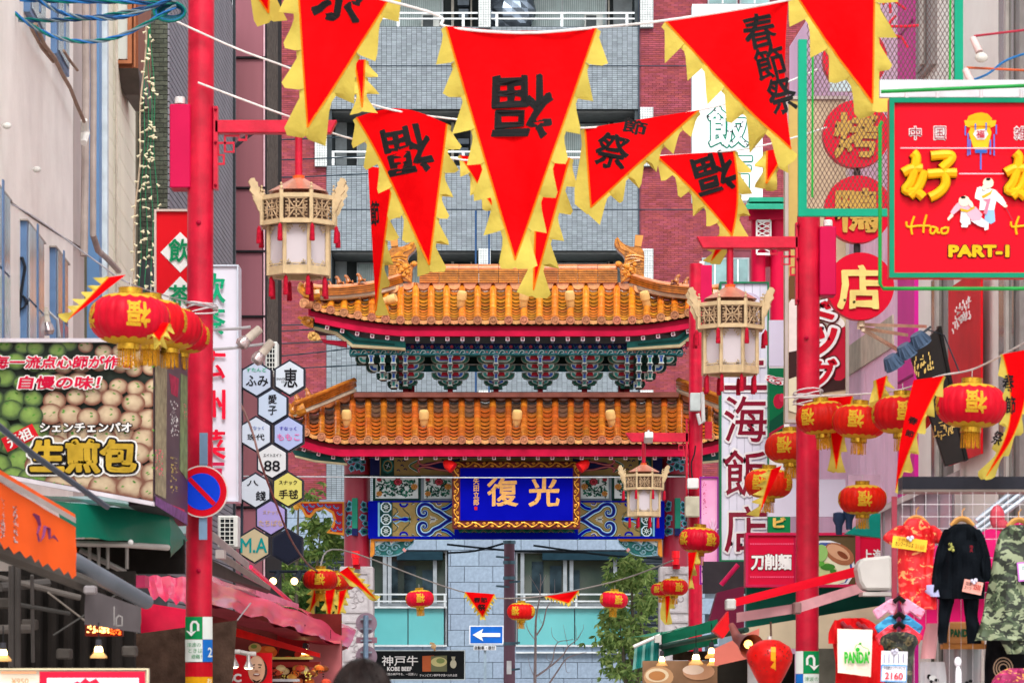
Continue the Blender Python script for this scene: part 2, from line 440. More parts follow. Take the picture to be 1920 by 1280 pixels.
# prototype blocks were built about the origin of the building: move their mesh back to local coordinates
for o in proto.values():
    for v in o.data.vertices: v.co.y += DG
al = mat('#a7b0b8', .35, .4); dk = glass('#182226')
for (x0, x1, mull) in [(694, 838, (718, 727, 812)), (967, 1190, (976, 1056, 1068, 1150))]:
    w = MB()
    for m_ in mull: w.pbox(m_, 1036, m_ + 7, 1132, DG + .16, .06)
    w.pbox(x0, 1032, x1, 1036, DG + .14, .08); w.pbox(x0, 1130, x1, 1138, DG + .12, .1); w.pbox(x0, 1032, x0 + 3, 1222, DG + .1, .12)
    w.pbox(x1 - 3, 1032, x1, 1222, DG + .1, .12)
    wi = w.build('window', al, gr)
    k = MB(); k.pbox(x0 + 3, 1036, x1 - 3, 1131, DG + .215, .02); k.build('pane', mat('#1c2629', .08, 0, .5, 1.2, spec=.9, col2='#3c4a42'), wi)
    k = MB()
    for q in range(3): k.pbox(x0 + 30 + q * 34, 1052 + 8 * q, x0 + 52 + q * 34, 1120, DG + .20, .01)
    k.build('things_behind_the_glass', mat('#24343c', .4, 0, .5, 3), wi)
    k = MB(); nm = 2
    for q in range(nm):
        a = x0 + 4 + (x1 - x0 - 8) * q / nm; b = x0 + 4 + (x1 - x0 - 8) * (q + 1) / nm - 2; k.pbox(a, 1139, b, 1209, DG + .02, .02)
    k.build('teal_panel', mat('#5cacb0', .15, 0, .1, .8, spec=.8), wi)
    k = MB(); k.pbox(x0, 1112, x1, 1115, DG - .1, .04); k.pbox(x0, 1125, x1, 1128, DG - .1, .04); k.pbox(x0, 1136, x1, 1139.5, DG - .08, .08)
    k.pbox(x0, 1208, x1, 1211.5, DG - .08, .08)
    for xx in (x0 + 14, (x0 + x1) / 2, x1 - 6): k.pbox(xx, 1112, xx + 4, 1138, DG - .09, .03)
    k.build('railing', mat('#d3dbe0', .3, .3), wi)
    k = MB(); k.pbox(x0, 1221, x1 + 4, 1224, DG - .12, .2); k.build('sill', mat('#cfd6da', .4), wi)
    k = MB(); k.pbox(x0 + 50, 1033, x1 - 8, 1049, DG - .02, .3); k.build('blind_box', mat('#16303c', .5), wi)

# ---- louvre fence right of the granite front, and left
def louvre(px0, px1, py0, py1, D, label):
    t = T('louvre_screen', label, 'fence', P((px0 + px1) / 2, py1, D), 'louvred screens behind the gate')
    y = py0; m = mat('#3c444c', .5); pr = None
    while y < py1:
        if pr is None:
            g = MB(); c = P((px0 + px1) / 2, y, D); g.box(c, (S(px1 - px0, D), .08, S(4, D)), Matrix.Rotation(R(30), 3, 'X')); pr = g.build('slat', m, t); y00 = y
        else:
            o = pr.copy(); COL.objects.link(o); o.location = (0, 0, -(S(y - y00, D)))
        y += 7
    g = MB(); g.pbox(px0, py0, px0 + 4, py1, D + .05, .05); g.pbox(px1 - 4, py0, px1, py1, D + .05, .05); g.build('frame', m, t)
louvre(1192, 1244, 1042, 1200, 65.5, 'dark grey louvred screen right of the wide granite windows')
louvre(492, 646, 1040, 1150, 65.5, 'dark grey louvred screen left of the gate behind the bamboo')

# ================================================================ LEFT SIDE OF THE STREET
def LX(D, x0): return -0.04 * D + x0
def LP(px, py, x0=-2.8, dx=0.0):
    D = 6000 * x0 / (px - 720); v = P(px, py, D); v.x += dx; return v
def sidewall(name, m, parent, px0, px1, x0, z1=10, th=1.0, dx=0.0, z0=0):
    D0 = 6000 * x0 / (px0 - 720); D1 = 6000 * x0 / (px1 - 720); s = -1 if x0 < 0 else 1
    g = MB(); a = [(LX(D0, x0) + dx, D0, z0), (LX(D1, x0) + dx, D1, z0), (LX(D1, x0) + dx, D1, z1), (LX(D0, x0) + dx, D0, z1)]
    g.prism(a, (s * th, 0, 0)); return g.build(name, m, parent)
def wallrect(g, px0, px1, ya, yb, x0, proud, depth, mi=0, same=False):
    """a board on a receding wall: ya, yb are the photo heights at px0; its edges run to the street's vanishing point"""
    s = 1 if x0 < 0 else -1
    D0 = 6000 * x0 / (px0 - 720); D1 = 6000 * x0 / (px1 - 720)
    za, zb = P(0, ya, D0).z, P(0, yb, D0).z
    a = [(LX(D0, x0) + s * proud, D0, zb), (LX(D1, x0) + s * proud, D1, zb), (LX(D1, x0) + s * proud, D1, za), (LX(D0, x0) + s * proud, D0, za)]
    g.prism(a, (-s * depth, 0, 0), mi); return g
stu = T('stucco_building', 'white stucco building with blue framed windows at the left edge', 'building', (-4, 26, 0))
sidewall('wall', mat('#fbf6f0', .9, 0, .05, 2.5, bump=.25), stu, -260, 137, -2.8)
sidewall('corner_strip', mat('#cfc5c0', .8, 0, .06, 2), stu, 137, 164, -2.8, dx=-.03)
blue_f = mat('#6684ac', .4)
for (p0, p1, ya, yb) in [(44, 74, -140, 22), (95, 119, -120, 100), (-30, 6, 330, 700), (38, 71, 413, 760), (93, 117, 463, 760)]:
    w = MB(); wallrect(w, p0, p1, ya, yb, -2.8, .05, .1); wi = w.build('window', blue_f, stu)
    k = MB(); m_ = (p0 + p1) / 2
    h = (yb - ya)
    wallrect(k, p0 + 2.5, p1 - 2.5, ya + 6, ya + h * .42, -2.8, .062, .01); wallrect(k, p0 + 2.5, p1 - 2.5, ya + h * .42 + 6, yb - 6, -2.8, .064, .01)
    k.build('pane', mat('#c9ced0', .12, 0, .25, 3, spec=.9, col2='#7c8c96', streak=True), wi)
    k = MB(); wallrect(k, p0 + (p1 - p0) * .5, p0 + (p1 - p0) * .57, ya + 6, yb, -2.8, .07, .01); k.build('mullion', blue_f, wi)
    k = MB(); wallrect(k, p0 - 1, p1 + 2, ya - 3, ya, -2.8, .06, .07); k.build('lintel', mat('#a8a098', .6), wi)
def LT(pts, r, x0=-2.8, off=.1): return [LP(a, b, x0, off) for a, b in pts]
g = MB(); g.tube(LT([(42, 45), (60, 85), (80, 110), (95, 140), (110, 165), (122, 195), (137, 228)], 1), .018, 6); g.tube(LT([(40, 50), (62, 90), (84, 116)], 1, off=.07), .014, 6)
g.tube(LT([(97, 95), (110, 115), (124, 132)], 1), .013, 6); g.build('old_cable', mat('#9b8576', .8), stu)
g = MB(); g.tube(LT([(137, 225), (139, 250), (136, 268)], 1), [.03, .045, .03], 8); g.build('pipe_boot', mat('#dcd8d2', .5), stu)
g = MB(); g.tube(LT([(144, -60), (145, 150), (143, 330), (141, 480)], 1, off=.08), .035, 8)
g.tube(LT([(150, -60), (151, 160), (150, 330), (150, 440), (160, 470), (178, 485), (200, 508)], 1, off=.12), .03, 8); g.build('drainpipe', mat('#b3a59e', .5), stu)
for (x, y) in [(57, 318), (0, 236)]:
    g = MB(); g.ball(LP(x, y, off) if False else LP(x, y, -2.8, .05), (.035, .03, .025)); g.build('vent_hood', mat('#e4e2dc', .5), stu)
g = MB()
for yy, sag in [((8, 270), 0)]:
    g.tube([LP(10, 372), LP(60, 408), LP(110, 440), LP(160, 470)], .008, 5)
g.build('thin_cable', mat('#5c5550', .7), stu)
# blue steel pillar and the cream siding house
pil = MB(); D0 = 31.2
pil.pbox(163, -120, 186, 900, 31.0, .2); o = pil.build('steel_post', mat('#6c93c0', .45, 0, .1, 1.5, streak=True))
tag(o, 'tall blue steel post between the stucco wall and the cream siding', 'post')
sid = T('siding_building', 'cream board sided house with brown bay window on the left', 'building', (-4.2, 33, 0))
sidewall('wall', mat('#8b8570', .9), sid, 186, 258, -2.8)
y = -180
cm = mat('#f6f4dc', .6, 0, .06, 1.5, rnd=.04, streak=True)
while y < 700:
    for a, b in ((187, 207.5), (209, 249)):
        g = MB(); g_y = y if a < 200 else 1270 - (1270 - y) * (720 - 209) / (720 - 187)
        sc = (720 - a) / (720 - 187)
        y0_ = 1270 - (1270 - y) * sc; wallrect(g, a, b, y0_, y0_ + 50 * sc, -2.8, .03, .03); g.build('siding_board', cm, sid)
    y += 51.5
g = MB(); wallrect(g, 186, 188.5, -200, 760, -2.8, .08, .1); g.build('corner_trim', mat('#cfdbe2', .4), sid)
bay = MB(); bay.pbox(211, -80, 259, 128, 33.4, 1.2); b_ = bay.build('bay_window', mat('#8a5138', .5, 0, .1, 2, streak=True), sid)
k = MB(); k.pbox(217, -80, 239, 111, 33.36, .05); k.build('pane', mat('#8f9898', .12, 0, .3, 2, col2='#d8dcd8', spec=.8, streak=True), b_)
k = MB(); k.pbox(239, -80, 247, 118, 33.33, .06); k.pbox(213, 113, 247, 119, 33.32, .06); k.pbox(251, -80, 254, 126, 33.33, .06); k.build('frame', mat('#a86a4a', .45), b_)
k = MB(); a = [P(211, 128, 33.4), P(259, 128, 33.4), P(264, 160, 33.7), P(262, 178, 33.8), P(233, 178, 33.8)]; k.prism(a, (0, 1, 0)); k.build('underside', mat('#5c5450', .45), b_)
g = MB(); g.pbox(259, -90, 276, 165, 34.5, .15); g.build('side_pane', mat('#9ab0c0', .2, 0, .2, 3, spec=.8), sid)
g = MB(); g.tube(LT([(206, -90), (208, 300), (209, 640)], 1, off=.06), .016, 6); g.build('conduit', mat('#c9bfb2', .5), sid)

# dark brick house
brk = T('brick_building', 'dark brick and grooved panel building behind the left lamp post', 'building', (-3.6, 37, 0))
DB = 36.5
g = MB(); g.pbox(238, -120, 314, 1290, DB + .02, 1.0); g.build('wall', mat('#8c8e88', .9), brk)
bm_ = mat('#565a4e', .7, 0, .25, 12, bump=.3, rnd=.28); pb = None
y = -6; row = 0
while y < 480:
    x = 248 - (8.5 if row % 2 else 0)
    while x < 312:
        a, b = max(x, 247), min(x + 16, 314)
        if b - a > 4:
            if b - a > 15.5 and pb is not None:
                o = pb.copy(); COL.objects.link(o); o.location = P((a + b) / 2, y + 4, DB) - pbc
            else:
                k = MB(); k.pbox(a, y, b, y + 7.6, DB - .012, .04); o = k.build('brick', bm_, brk)
                if b - a > 15.5: pb = o; pbc = P((a + b) / 2, y + 4, DB)
        x += 17
    y += 8.8; row += 1
c0, c1 = P(314, 0, DB).x, P(441, 0, 45.5).x
g = MB(); g.prism([(c0, DB, 0), (c1, 45.5, 0), (c1, 45.5, 11), (c0, DB, 11)], (-1, 0, 0)); g.build('side_wall', mat('#4a4c50', .8), brk)
g = MB(); z = 1.5
while z < 11:
    g.prism([(c0 + .02, DB + .01, z), (c1 + .02, 45.4, z), (c1 + .02, 45.4, z + .062), (c0 + .02, DB + .01, z + .062)], (-.03, 0, 0)); z += .075
g.build('grooved_cladding', mat('#85848c', .6, 0, .08, 2), brk, kind='stuff')
g = MB(); g.pbox(404, -100, 424, 492, 44.6, .6); g.build('brick_pier', mat('#4d5148', .8, 0, .25, 10, bump=.4), brk)
g = MB()
for px, w_ in ((425, 5), (431, 3.5), (436, 5)): g.pbox(px, -100, px + w_, 1290, 44.9, .08)
g.tube([P(405, 80, 44.4), P(415, 110, 44.4), P(427, 140, 44.4)], .035, 6); g.tube([P(441, 275, 44.6), P(455, 262, 44.6), P(480, 245, 44.6)], .03, 6)
g.build('drainpipe', mat('#34383c', .5), brk)
g = MB(); g.pbox(412, -100, 414, 92, 44.5, .03); g.build('white_conduit', mat('#c8ccd2', .5), brk)
# maroon panelled tower
mar = T('panelled_building', 'maroon metal panelled tower with black joints behind the hexagon signs', 'building', (-3.9, 46, 0))
D = 46
g = MB(); g.pbox(441, -120, 500, 1290, D + .03, 3); g.build('wall', mat('#2c2a2c', .8), mar)
ys = [-120, 108, 352, 471, 593, 710, 826, 950, 1290]
for i in range(len(ys) - 1):
    g = MB(); g.pbox(441.5, ys[i] + 3, 494 if i < 2 else 492, ys[i + 1] - 2, D, .05); g.build('wall_panel', mat('#8e5a62', .42, 0, .1, 2.2, rnd=.1, streak=True), mar)
    g = MB(); g.pbox(441, ys[i + 1] - 2, 498, ys[i + 1] + 1.5, D - .04, .12); g.build('joint_strip', mat('#1f1c20', .5), mar)
g = MB(); g.pbox(494, -120, 496.5, 1290, D - .03, .1); g.build('edge_trim', mat('#d8b0b8', .4), mar)
g = MB(); g.pbox(497, -120, 502, 900, D + .1, 2); g.build('brick_edge', mat('#5d544e', .8, 0, .3, 14, bump=.5), mar)
def aircon(px0, py0, px1, py1, D, label):
    t = T('air_conditioner', label, 'air conditioner', P((px0 + px1) / 2, py1, D), 'outdoor air conditioner units')
    g = MB(); g.pbox(px0, py0, px1, py1, D, .35); g.build('case', mat('#d8dad4', .5), t, bevel=.012)
    w = (px1 - px0); g = MB(); n = 7
    g.pbox(px0 + w * .12, py0 + 4, px1 - w * .2, py1 - 5, D - .004, .01); g.build('fan_opening', mat('#23282a', .6), t)
    g = MB()
    for i in range(n):
        y = py0 + 6 + (py1 - py0 - 12) * i / (n - 1); g.pbox(px0 + w * .1, y - .8, px1 - w * .18, y + .8, D - .02, .012)
    for x in (.12, .35, .6, .8): g.pbox(px0 + w * x - .7, py0 + 4, px0 + w * x + .7, py1 - 5, D - .03, .012)
    g.build('grille', mat('#e2e4de', .5), t)
aircon(497, 640, 520, 702, 45.5, 'white air conditioner unit above the hexagon signs')
aircon(408, 966, 446, 1026, 38, 'white air conditioner unit right of the no parking sign')

# ================================================================ RIGHT SIDE OF THE STREET
def RP(px, py, x0=5.4, dx=0.0):
    D = 6000 * x0 / (px - 720); v = P(px, py, D); v.x += dx; return v
pk = T('pink_building', 'pink shopfront building with pale and magenta panelled wall', 'building', (3.9, 35, 0))
sidewall('wall', mat('#f6c6e6', .55, 0, .06, 1.5, streak=True), pk, 1480, 1690, 5.4)
sidewall('magenta_band', mat('#d8259a', .5, 0, .06, 1.5), pk, 1690, 1722, 5.4, dx=-.04)
for i in range(15):
    a = 1592 + i * 6.4
    g = MB(); wallrect(g, a + 6, a, -150, 1500, 5.4, .02, .03); g.build('wall_rib', mat('#f8cdea', .5, 0, .05, 2, rnd=.04), pk)
for (a, b, y0, y1) in [(1592, 1680, 590, 650)]:
    g = MB(); wallrect(g, b, a, y0, y1, 5.4, .04, .03); g.build('beige_band', mat('#c9bfae', .6), pk)
for y in (35, 255, 480, 700):
    g = MB(); wallrect(g, 1720, 1692, y, y + 4, 5.4, .05, .02); g.build('groove', mat('#8e1b66', .6), pk)
cs = T('cream_building', 'cream rendered building with grey framed windows on the right', 'building', (4.4, 30, 0))
sidewall('wall', mat('#fbf6f0', .85, 0, .06, 1.2, bump=.3), cs, 1722, 2150, 5.4)
for (a, b, y0, y1) in [(1728, 1757, -300, 120), (1757, 1788, 505, 1290), (1885, 1925, -300, 1290)]:
    w = MB(); wallrect(w, b, a, y0, y1, 5.4, .06, .12); wi = w.build('window', mat('#8f8a88', .4, .2), cs)
    k = MB(); wallrect(k, b - 8, a + 4, y0 + 10, y1, 5.4, .075, .02); k.build('pane', mat('#6e6762', .15, 0, .35, 3, col2='#3e3c3a', spec=.8, streak=True), wi)
    k = MB(); wallrect(k, (a + b) / 2 + 3, (a + b) / 2 - 1, y0 + 6, y1, 5.4, .1, .03); k.build('mullion', mat('#b9b2ac', .4), wi)
# red gate-house of the restaurant beyond the right lamp post
rp = T('restaurant_porch', 'red columned restaurant porch with green eave and white lattice', 'building', P(1435, 1290, 47))
D = 47
rc = mat('#c80f3c', .4, 0, .1, 2)
for px in (1422, 1458):
    g = MB(); a = P(px, 0, D); b = P(px, 640 if px > 1440 else 540, D); g.tube([(a.x, D, b.z), (a.x, D, P(0, 385, D).z)], .11, 14); g.build('column', rc, rp, smooth=True)
g = MB(); g.pbox(1402, 560, 1480, 1290, D + .5, .4); g.build('wall', mat('#c4bdbb', .8, 0, .15, 2), rp)
g = MB(); g.prism([P(1398, 392, D - .5), P(1480, 392, D - .5), P(1480, 378, D + .6), P(1410, 378, D + .6)], (0, 0, .06)); g.pbox(1405, 370, 1480, 378, D - .3, .4); g.build('eave', mat('#2f9a7c', .5), rp)
g = MB(); g.pbox(1404, 392, 1480, 412, D - .15, .12); g.build('beam', rc, rp)
g = MB(); lt = []
for i in range(8):
    for s_ in (-1, 1):
        a = P(1420, 416 + i * 9 - 10, D - .2); b = P(1444, 416 + i * 9 + (12 if s_ > 0 else -12) - 10, D - .2)
        z0, z1 = P(0, 476, D).z, P(0, 414, D).z
        if z0 < a.z < z1 and z0 < b.z < z1: g.tube([a, b], .012, 4)
for y in (414, 444, 476): g.pbox(1419, y - 2, 1445, y + 2, D - .22, .04)
for x in (1419, 1445): g.pbox(x - 1.5, 414, x + 1.5, 476, D - .22, .04)
g.build('lattice', mat('#e6e2de', .5), rp)
g = MB(); g.pbox(1412, 480, 1480, 500, D + .1, .1); g.build('tie_beam', rc, rp)
# ================================================================ THE GATE
GX, GD = 968.0, 57.0
gate = T('ceremonial_gate', 'ornate gate with two orange tiled roofs, painted beams and red columns', 'gate', P(GX, HOR + CAMZ * F / GD, GD))
def sm(px, s): return px if s < 0 else 2 * GX - px      # mirror a left-hand pixel column
gl1 = mat('#dc7e1c', .22, 0, .22, 9, rnd=.18, coat=.7, bump=.05)
gl1b = mat('#b47420', .25, 0, .35, 9, rnd=.34, coat=.6)
gl2 = mat('#b4601c', .2, 0, .3, 7, rnd=.22, coat=.8)
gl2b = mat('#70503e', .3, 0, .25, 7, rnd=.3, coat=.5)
tail = mat('#b87858', .45, 0, .25, 25, rnd=.2, bump=.3)
caprim = mat('#e0a890', .45, 0, .15, 25)
mort = mat('#b9a893', .9, bump=.4)
maroon = mat('#8c0424', .45, 0, .1, 3)
amber = mat('#b06c1c', .3, 0, .35, 14, coat=.5, bump=.1)
amberd = mat('#8a4818', .35, 0, .3, 14, coat=.4)
def roofset(name, eave, top, De, Dr, xs, rows, gm, gm_top, ntop, rise=1.0, topf=None):
    rf = MB()
    # the deck under the tiles, front and back, and the two end slopes
    n = 24; x0, x1 = xs[0] - 12, xs[-1] + 12; fr = []; tp = []
    for i in range(n + 1):
        x = x0 + (x1 - x0) * i / n; fr.append(P(x, eave(x) + 8, De)); tp.append(P(x, topf(x) + 9, Dr if abs(x - GX) < 220 else De + (Dr - De) * max(.15, (topf(x) - eave(x)) / (top - eave(GX)))))
    k = len(fr)
    bk = [Vector((v.x, 2 * GD - v.y, v.z)) for v in fr]; tb = [Vector((v.x, max(v.y, 2 * GD - v.y), v.z)) for v in tp]
    rf.add(fr + tp + bk + tb, [(i, i + 1, i + 1 + k, i + k) for i in range(n)] + [(i + 3 * k, i + 1 + 3 * k, i + 1 + 2 * k, i + 2 * k) for i in range(n)] +
           [(i + k, i + 1 + k, i + 1 + 3 * k, i + 3 * k) for i in range(n)] + [(0, k, 3 * k, 2 * k), (n, n + 2 * k, n + 3 * k, n + k)] + [(i, i + 2 * k, i + 1 + 2 * k, i + 1) for i in range(n)])
    ro = rf.build(name, mat('#3c2614', .7, 0, .2, 8), gate)
    r = .063
    # prototypes
    hp = []
    pr = None; disc = None; pan = None; drip = None
    def prof(x, t):
        pe, pt = eave(x), topf(x); f = (pe - pt) / (eave(GX) - top)
        D = De + (Dr - De) * min(1, f) * t; v = P(x, pe + (pt - pe) * t, D); v.z -= .05 * math.sin(math.pi * t) * f; return v
    for i, x in enumerate(xs):
        f = (eave(x) - topf(x)) / (eave(GX) - top); segs = max(1, round((4 if rise > 1 else 3) * f))
        for q in range(segs):
            a, b = prof(x, q / segs), prof(x, (q + 1) / segs); d = b - a; L = d.length
            if pr is None:
                g = MB(); m = 9; vs = []
                for (u, rr) in ((0, r * 1.03), (.96, r), (1.03, r * .97)):
                    for j in range(m): an = math.pi * j / (m - 1); vs.append(Vector((rr * math.cos(an), u, rr * math.sin(an))))
                g.add(vs, [(c * m + j, c * m + j + 1, (c + 1) * m + j + 1, (c + 1) * m + j) for c in range(2) for j in range(m - 1)] + [tuple(range(m - 1, -1, -1))])
                g.add([v for v in [Vector((r, 0, -.03)), Vector((r, 1, -.03)), Vector((r * .98, 1, 0)), Vector((r * 1.05, 0, 0)), Vector((-r, 0, -.03)), Vector((-r, 1, -.03)), Vector((-r * .98, 1, 0)), Vector((-r * 1.05, 0, 0))]], [(0, 1, 2, 3), (5, 4, 7, 6)])
                o = g.build('tube_tile', gm, ro, smooth=True); pr = o
                org = ORG[ro.name]
                for v in o.data.vertices: v.co += org
                o.location = (0, 0, 0)
            else: o = pr.copy(); COL.objects.link(o)
            if gm_top and q >= segs - 1 and (i * 7 + 3) % 4: 
                o.data = pr_top.data if 'pr_top' in locals() and pr_top else o.data
            y = d.normalized(); xx = Vector((1, 0, 0)); zz = xx.cross(y).normalized(); xx = y.cross(zz)
            M = Matrix((xx, y * L, zz)).transposed().to_4x4(); M.translation = a + zz * .045 - ORG[ro.name]; o.matrix_basis = M
        # eave disc
        a = prof(x, 0) + Vector((0, -.01, .012))
        if disc is None:
            g = MB(); Mx = Matrix.Rotation(R(90), 3, 'X')
            g.lathe([(0, .03), (.052, .03), (.056, .045), (.072, .045), (.075, .03), (.075, -.04)], n=16, M=Mx)
            g.lathe([(.006, .04), (.03, .042), (.034, .036)], n=10, M=Mx)
            for j in range(6):
                an = j * math.pi / 3; g.tube([(math.cos(an) * .02, -.04, math.sin(an) * .02), (math.cos(an + .5) * .047, -.036, math.sin(an + .5) * .047)], .006, 4)
            disc = g.build('round_end_tile', [tail], ro, smooth=True)
            for v in disc.data.vertices: v.co += ORG[ro.name]
            o = disc
        else: o = disc.copy(); COL.objects.link(o)
        o.location = a - ORG[ro.name]; o.scale = (1, 1, 1)
    for i in range(len(xs) - 1):
        x = (xs[i] + xs[i + 1]) / 2; w = S(xs[i + 1] - xs[i], De) * .72
        if pan is None:
            g = MB(); m = 7; w0 = S(28.5, De) * .74; vs = []
            for (u, dz) in ((0, 0), (1.15, 0)):
                for lay in (0, -.035):
                    for j in range(m):
                        s_ = -1 + 2 * j / (m - 1); vs.append(Vector((s_ * w0 / 2, u, .045 * s_ * s_ + lay)))
            fs = []
            for j in range(m - 1):
                fs += [(j, j + 1, 2 * m + j + 1, 2 * m + j), (m + j + 1, m + j, 3 * m + j, 3 * m + j + 1), (j + 1, j, m + j, m + j + 1)]
            g.add(vs, fs); pan = g.build('pan_tile', gl1b if gm is gl1 else gl2, ro, smooth=True)
            for v in pan.data.vertices: v.co += ORG[ro.name]
            first = True
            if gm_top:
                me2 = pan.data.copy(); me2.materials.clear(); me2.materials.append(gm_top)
            g = MB(); vs = []
            m = 9
            for y_ in (0, .03):
                for j in range(m):
                    s_ = -1 + 2 * j / (m - 1); vs.append(Vector((s_ * w0 * .58, y_, .035 * s_ * s_ + .012)))
                for j in range(m):
                    s_ = -1 + 2 * j / (m - 1); vs.append(Vector((s_ * w0 * .58, y_, -.055 + .05 * s_ * s_ + .008 * (j % 2))))
            fs = [(j, j + 1, m + j + 1, m + j) for j in range(m - 1)] + [(j + 1, j, 2 * m + j, 2 * m + j + 1) for j in range(m - 1)] + [(m + j, m + j + 1, 3 * m + j + 1, 3 * m + j) for j in range(m - 1)]
            g.add(vs, fs)
            for q in range(5):
                s_ = -.7 + .35 * q; g.tube([(s_ * w0 * .5, -.004, -.01 + .03 * s_ * s_), (s_ * w0 * .45 + .01, -.004, -.035 + .03 * s_ * s_)], .006, 4)
            drip = g.build('drip_tile', mat('#d09058', .35, 0, .2, 22, rnd=.25, coat=.4), ro)
            for v in drip.data.vertices: v.co += ORG[ro.name]
            dr = drip
        else: dr = drip.copy(); COL.objects.link(dr)
        dr.location = prof(x, 0) + Vector((0, -.02, -.005)) - ORG[ro.name]; dr.rotation_euler = (0, math.atan2(-(eave(xs[i + 1]) - eave(xs[i])), xs[i + 1] - xs[i]) * -1, 0)
        f = (eave(x) - topf(x)) / (eave(GX) - top); nr = max(1, round(rows * f))
        for q in range(nr):
            a, b = prof(x, q / nr), prof(x, (q + 1) / nr); d = b - a; L = d.length
            if first: o = pan; first = False
            else: o = pan.copy(); COL.objects.link(o)
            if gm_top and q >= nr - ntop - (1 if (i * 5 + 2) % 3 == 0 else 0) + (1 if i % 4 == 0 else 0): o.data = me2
            y = (d + Vector((0, 0, -.05))).normalized(); xx = Vector((1, 0, 0)); zz = xx.cross(y).normalized()
            M = Matrix((xx * (w / (S(28.5, De) * .74) * 1.0), y * L, zz)).transposed().to_4x4(); M.translation = a + zz * .005 + Vector((0, 0, .05)) - ORG[ro.name]; o.matrix_basis = M
    return ro, prof
# --- upper roof
def e1(x):
    t = abs(x - GX); return 602 - (32 * ((t - 205) / 195) ** 1.6 if t > 205 else 0)
def t1(x):
    t = abs(x - GX)
    if t <= 205: return 540
    u = (t - 205) / 195
    return 540 + 24 * min(1, u * 1.5) ** .8 - (4 * max(0, u - .6) / .4)
xs1 = [14.5 + 29 * k for k in range(7)] + [217, 245, 271, 297, 323, 348, 373]
xs1 = sorted([GX - x for x in xs1] + [GX + x for x in xs1])
up, prof1 = roofset('upper_roof', e1, 540, 55.4, 57.0, xs1, 10, gl1, None, 0, topf=t1)
# --- lower roof
def e2(x):
    t = abs(x - GX); return 826 - (26 * ((t - 330) / 95) ** 1.5 if t > 330 else 0)
def t2(x):
    t = abs(x - GX)
    if t <= 310: return 748
    u = (t - 310) / 115
    return 748 + 36 * u
xs2 = [GX + 14.5 + 29.2 * k for k in range(-15, 15)]
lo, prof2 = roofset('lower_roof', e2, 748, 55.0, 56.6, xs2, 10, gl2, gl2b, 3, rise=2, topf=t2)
# cover tiles hugging the ridge between the tube tiles
def covers(ro, xs, topf, D, m):
    pr = None
    for i in range(len(xs) - 1):
        x = (xs[i] + xs[i + 1]) / 2
        if pr is None:
            g = MB(); v = [Vector((.115 * math.cos(math.pi * j / 10), 0, -.085 * math.sin(math.pi * j / 10))) for j in range(11)]
            v += [Vector((-.135, 0, .05)), Vector((.135, 0, .05))]
            v2 = [p * .86 + Vector((0, -.07, .01)) for p in v]; n = len(v)
            g.add(v + v2, [tuple(range(n, 2 * n))] + [(j, j + n, (j + 1) % n + n, (j + 1) % n) for j in range(n)]); pr = g.build('cover_tile', m, ro, fix=True)
            for q in pr.data.vertices: q.co += ORG[ro.name]
            o = pr
        else: o = pr.copy(); COL.objects.link(o)
        t = abs(x - GX); o.location = P(x, topf(x) - 3, D(x)) - ORG[ro.name]
        o.rotation_euler = (0, math.atan2(topf(xs[i + 1]) - topf(xs[i]), xs[i + 1] - xs[i]), 0)
covers(up, xs1, t1, lambda x: prof1(x, 1).y - .12, mat('#d09060', .3, 0, .2, 10, rnd=.25, coat=.5))
covers(lo, xs2, t2, lambda x: prof2(x, 1).y - .12, mat('#a8603a', .3, 0, .2, 10, rnd=.2, coat=.5))
# --- main ridge: blocks with grooves, and pale cap tiles
def ridge(ro, x0, x1, y0, y1, D, nblk, cap_m, blk_m):
    w = (x1 - x0) / nblk; pr = pc = None
    for i in range(nblk):
        if pr is None:
            g = MB(); h = (y1 - y0 - 7); ns = 6
            for q in range(ns):
                ya = y0 + 7 + h * q / ns; g.pbox(x0 + .4, ya, x0 + w - .4, ya + h / ns * .62, D - .03, .3)
            g.pbox(x0 + .6, y0 + 6, x0 + w - .6, y1, D, .26); pr = g.build('ridge_tile', blk_m, ro)
            g = MB(); a = P(x0 + .4, y0 + 5, D + .12); b = P(x0 + w - .4, y0 + 5, D + .12); g.tube([a, b], .09, 12, flat=.9); pc = g.build('ridge_cap_tile', cap_m, ro, smooth=True)
        else:
            for p_ in (pr, pc):
                o = p_.copy(); COL.objects.link(o); o.location = (S(w * i, D), 0, 0)
ridge(up, 786, 1158, 499, 531, 56.8, 10, mat('#bc6c44', .35, 0, .2, 6, rnd=.15, coat=.4), mat('#b86c1c', .3, 0, .25, 10, rnd=.15, coat=.5))
g = MB(); g.pbox(664, 735, 2 * GX - 664, 744, 56.2, .5); g.build('flashing_ridge', mat('#7e4a40', .4, 0, .2, 4), lo)
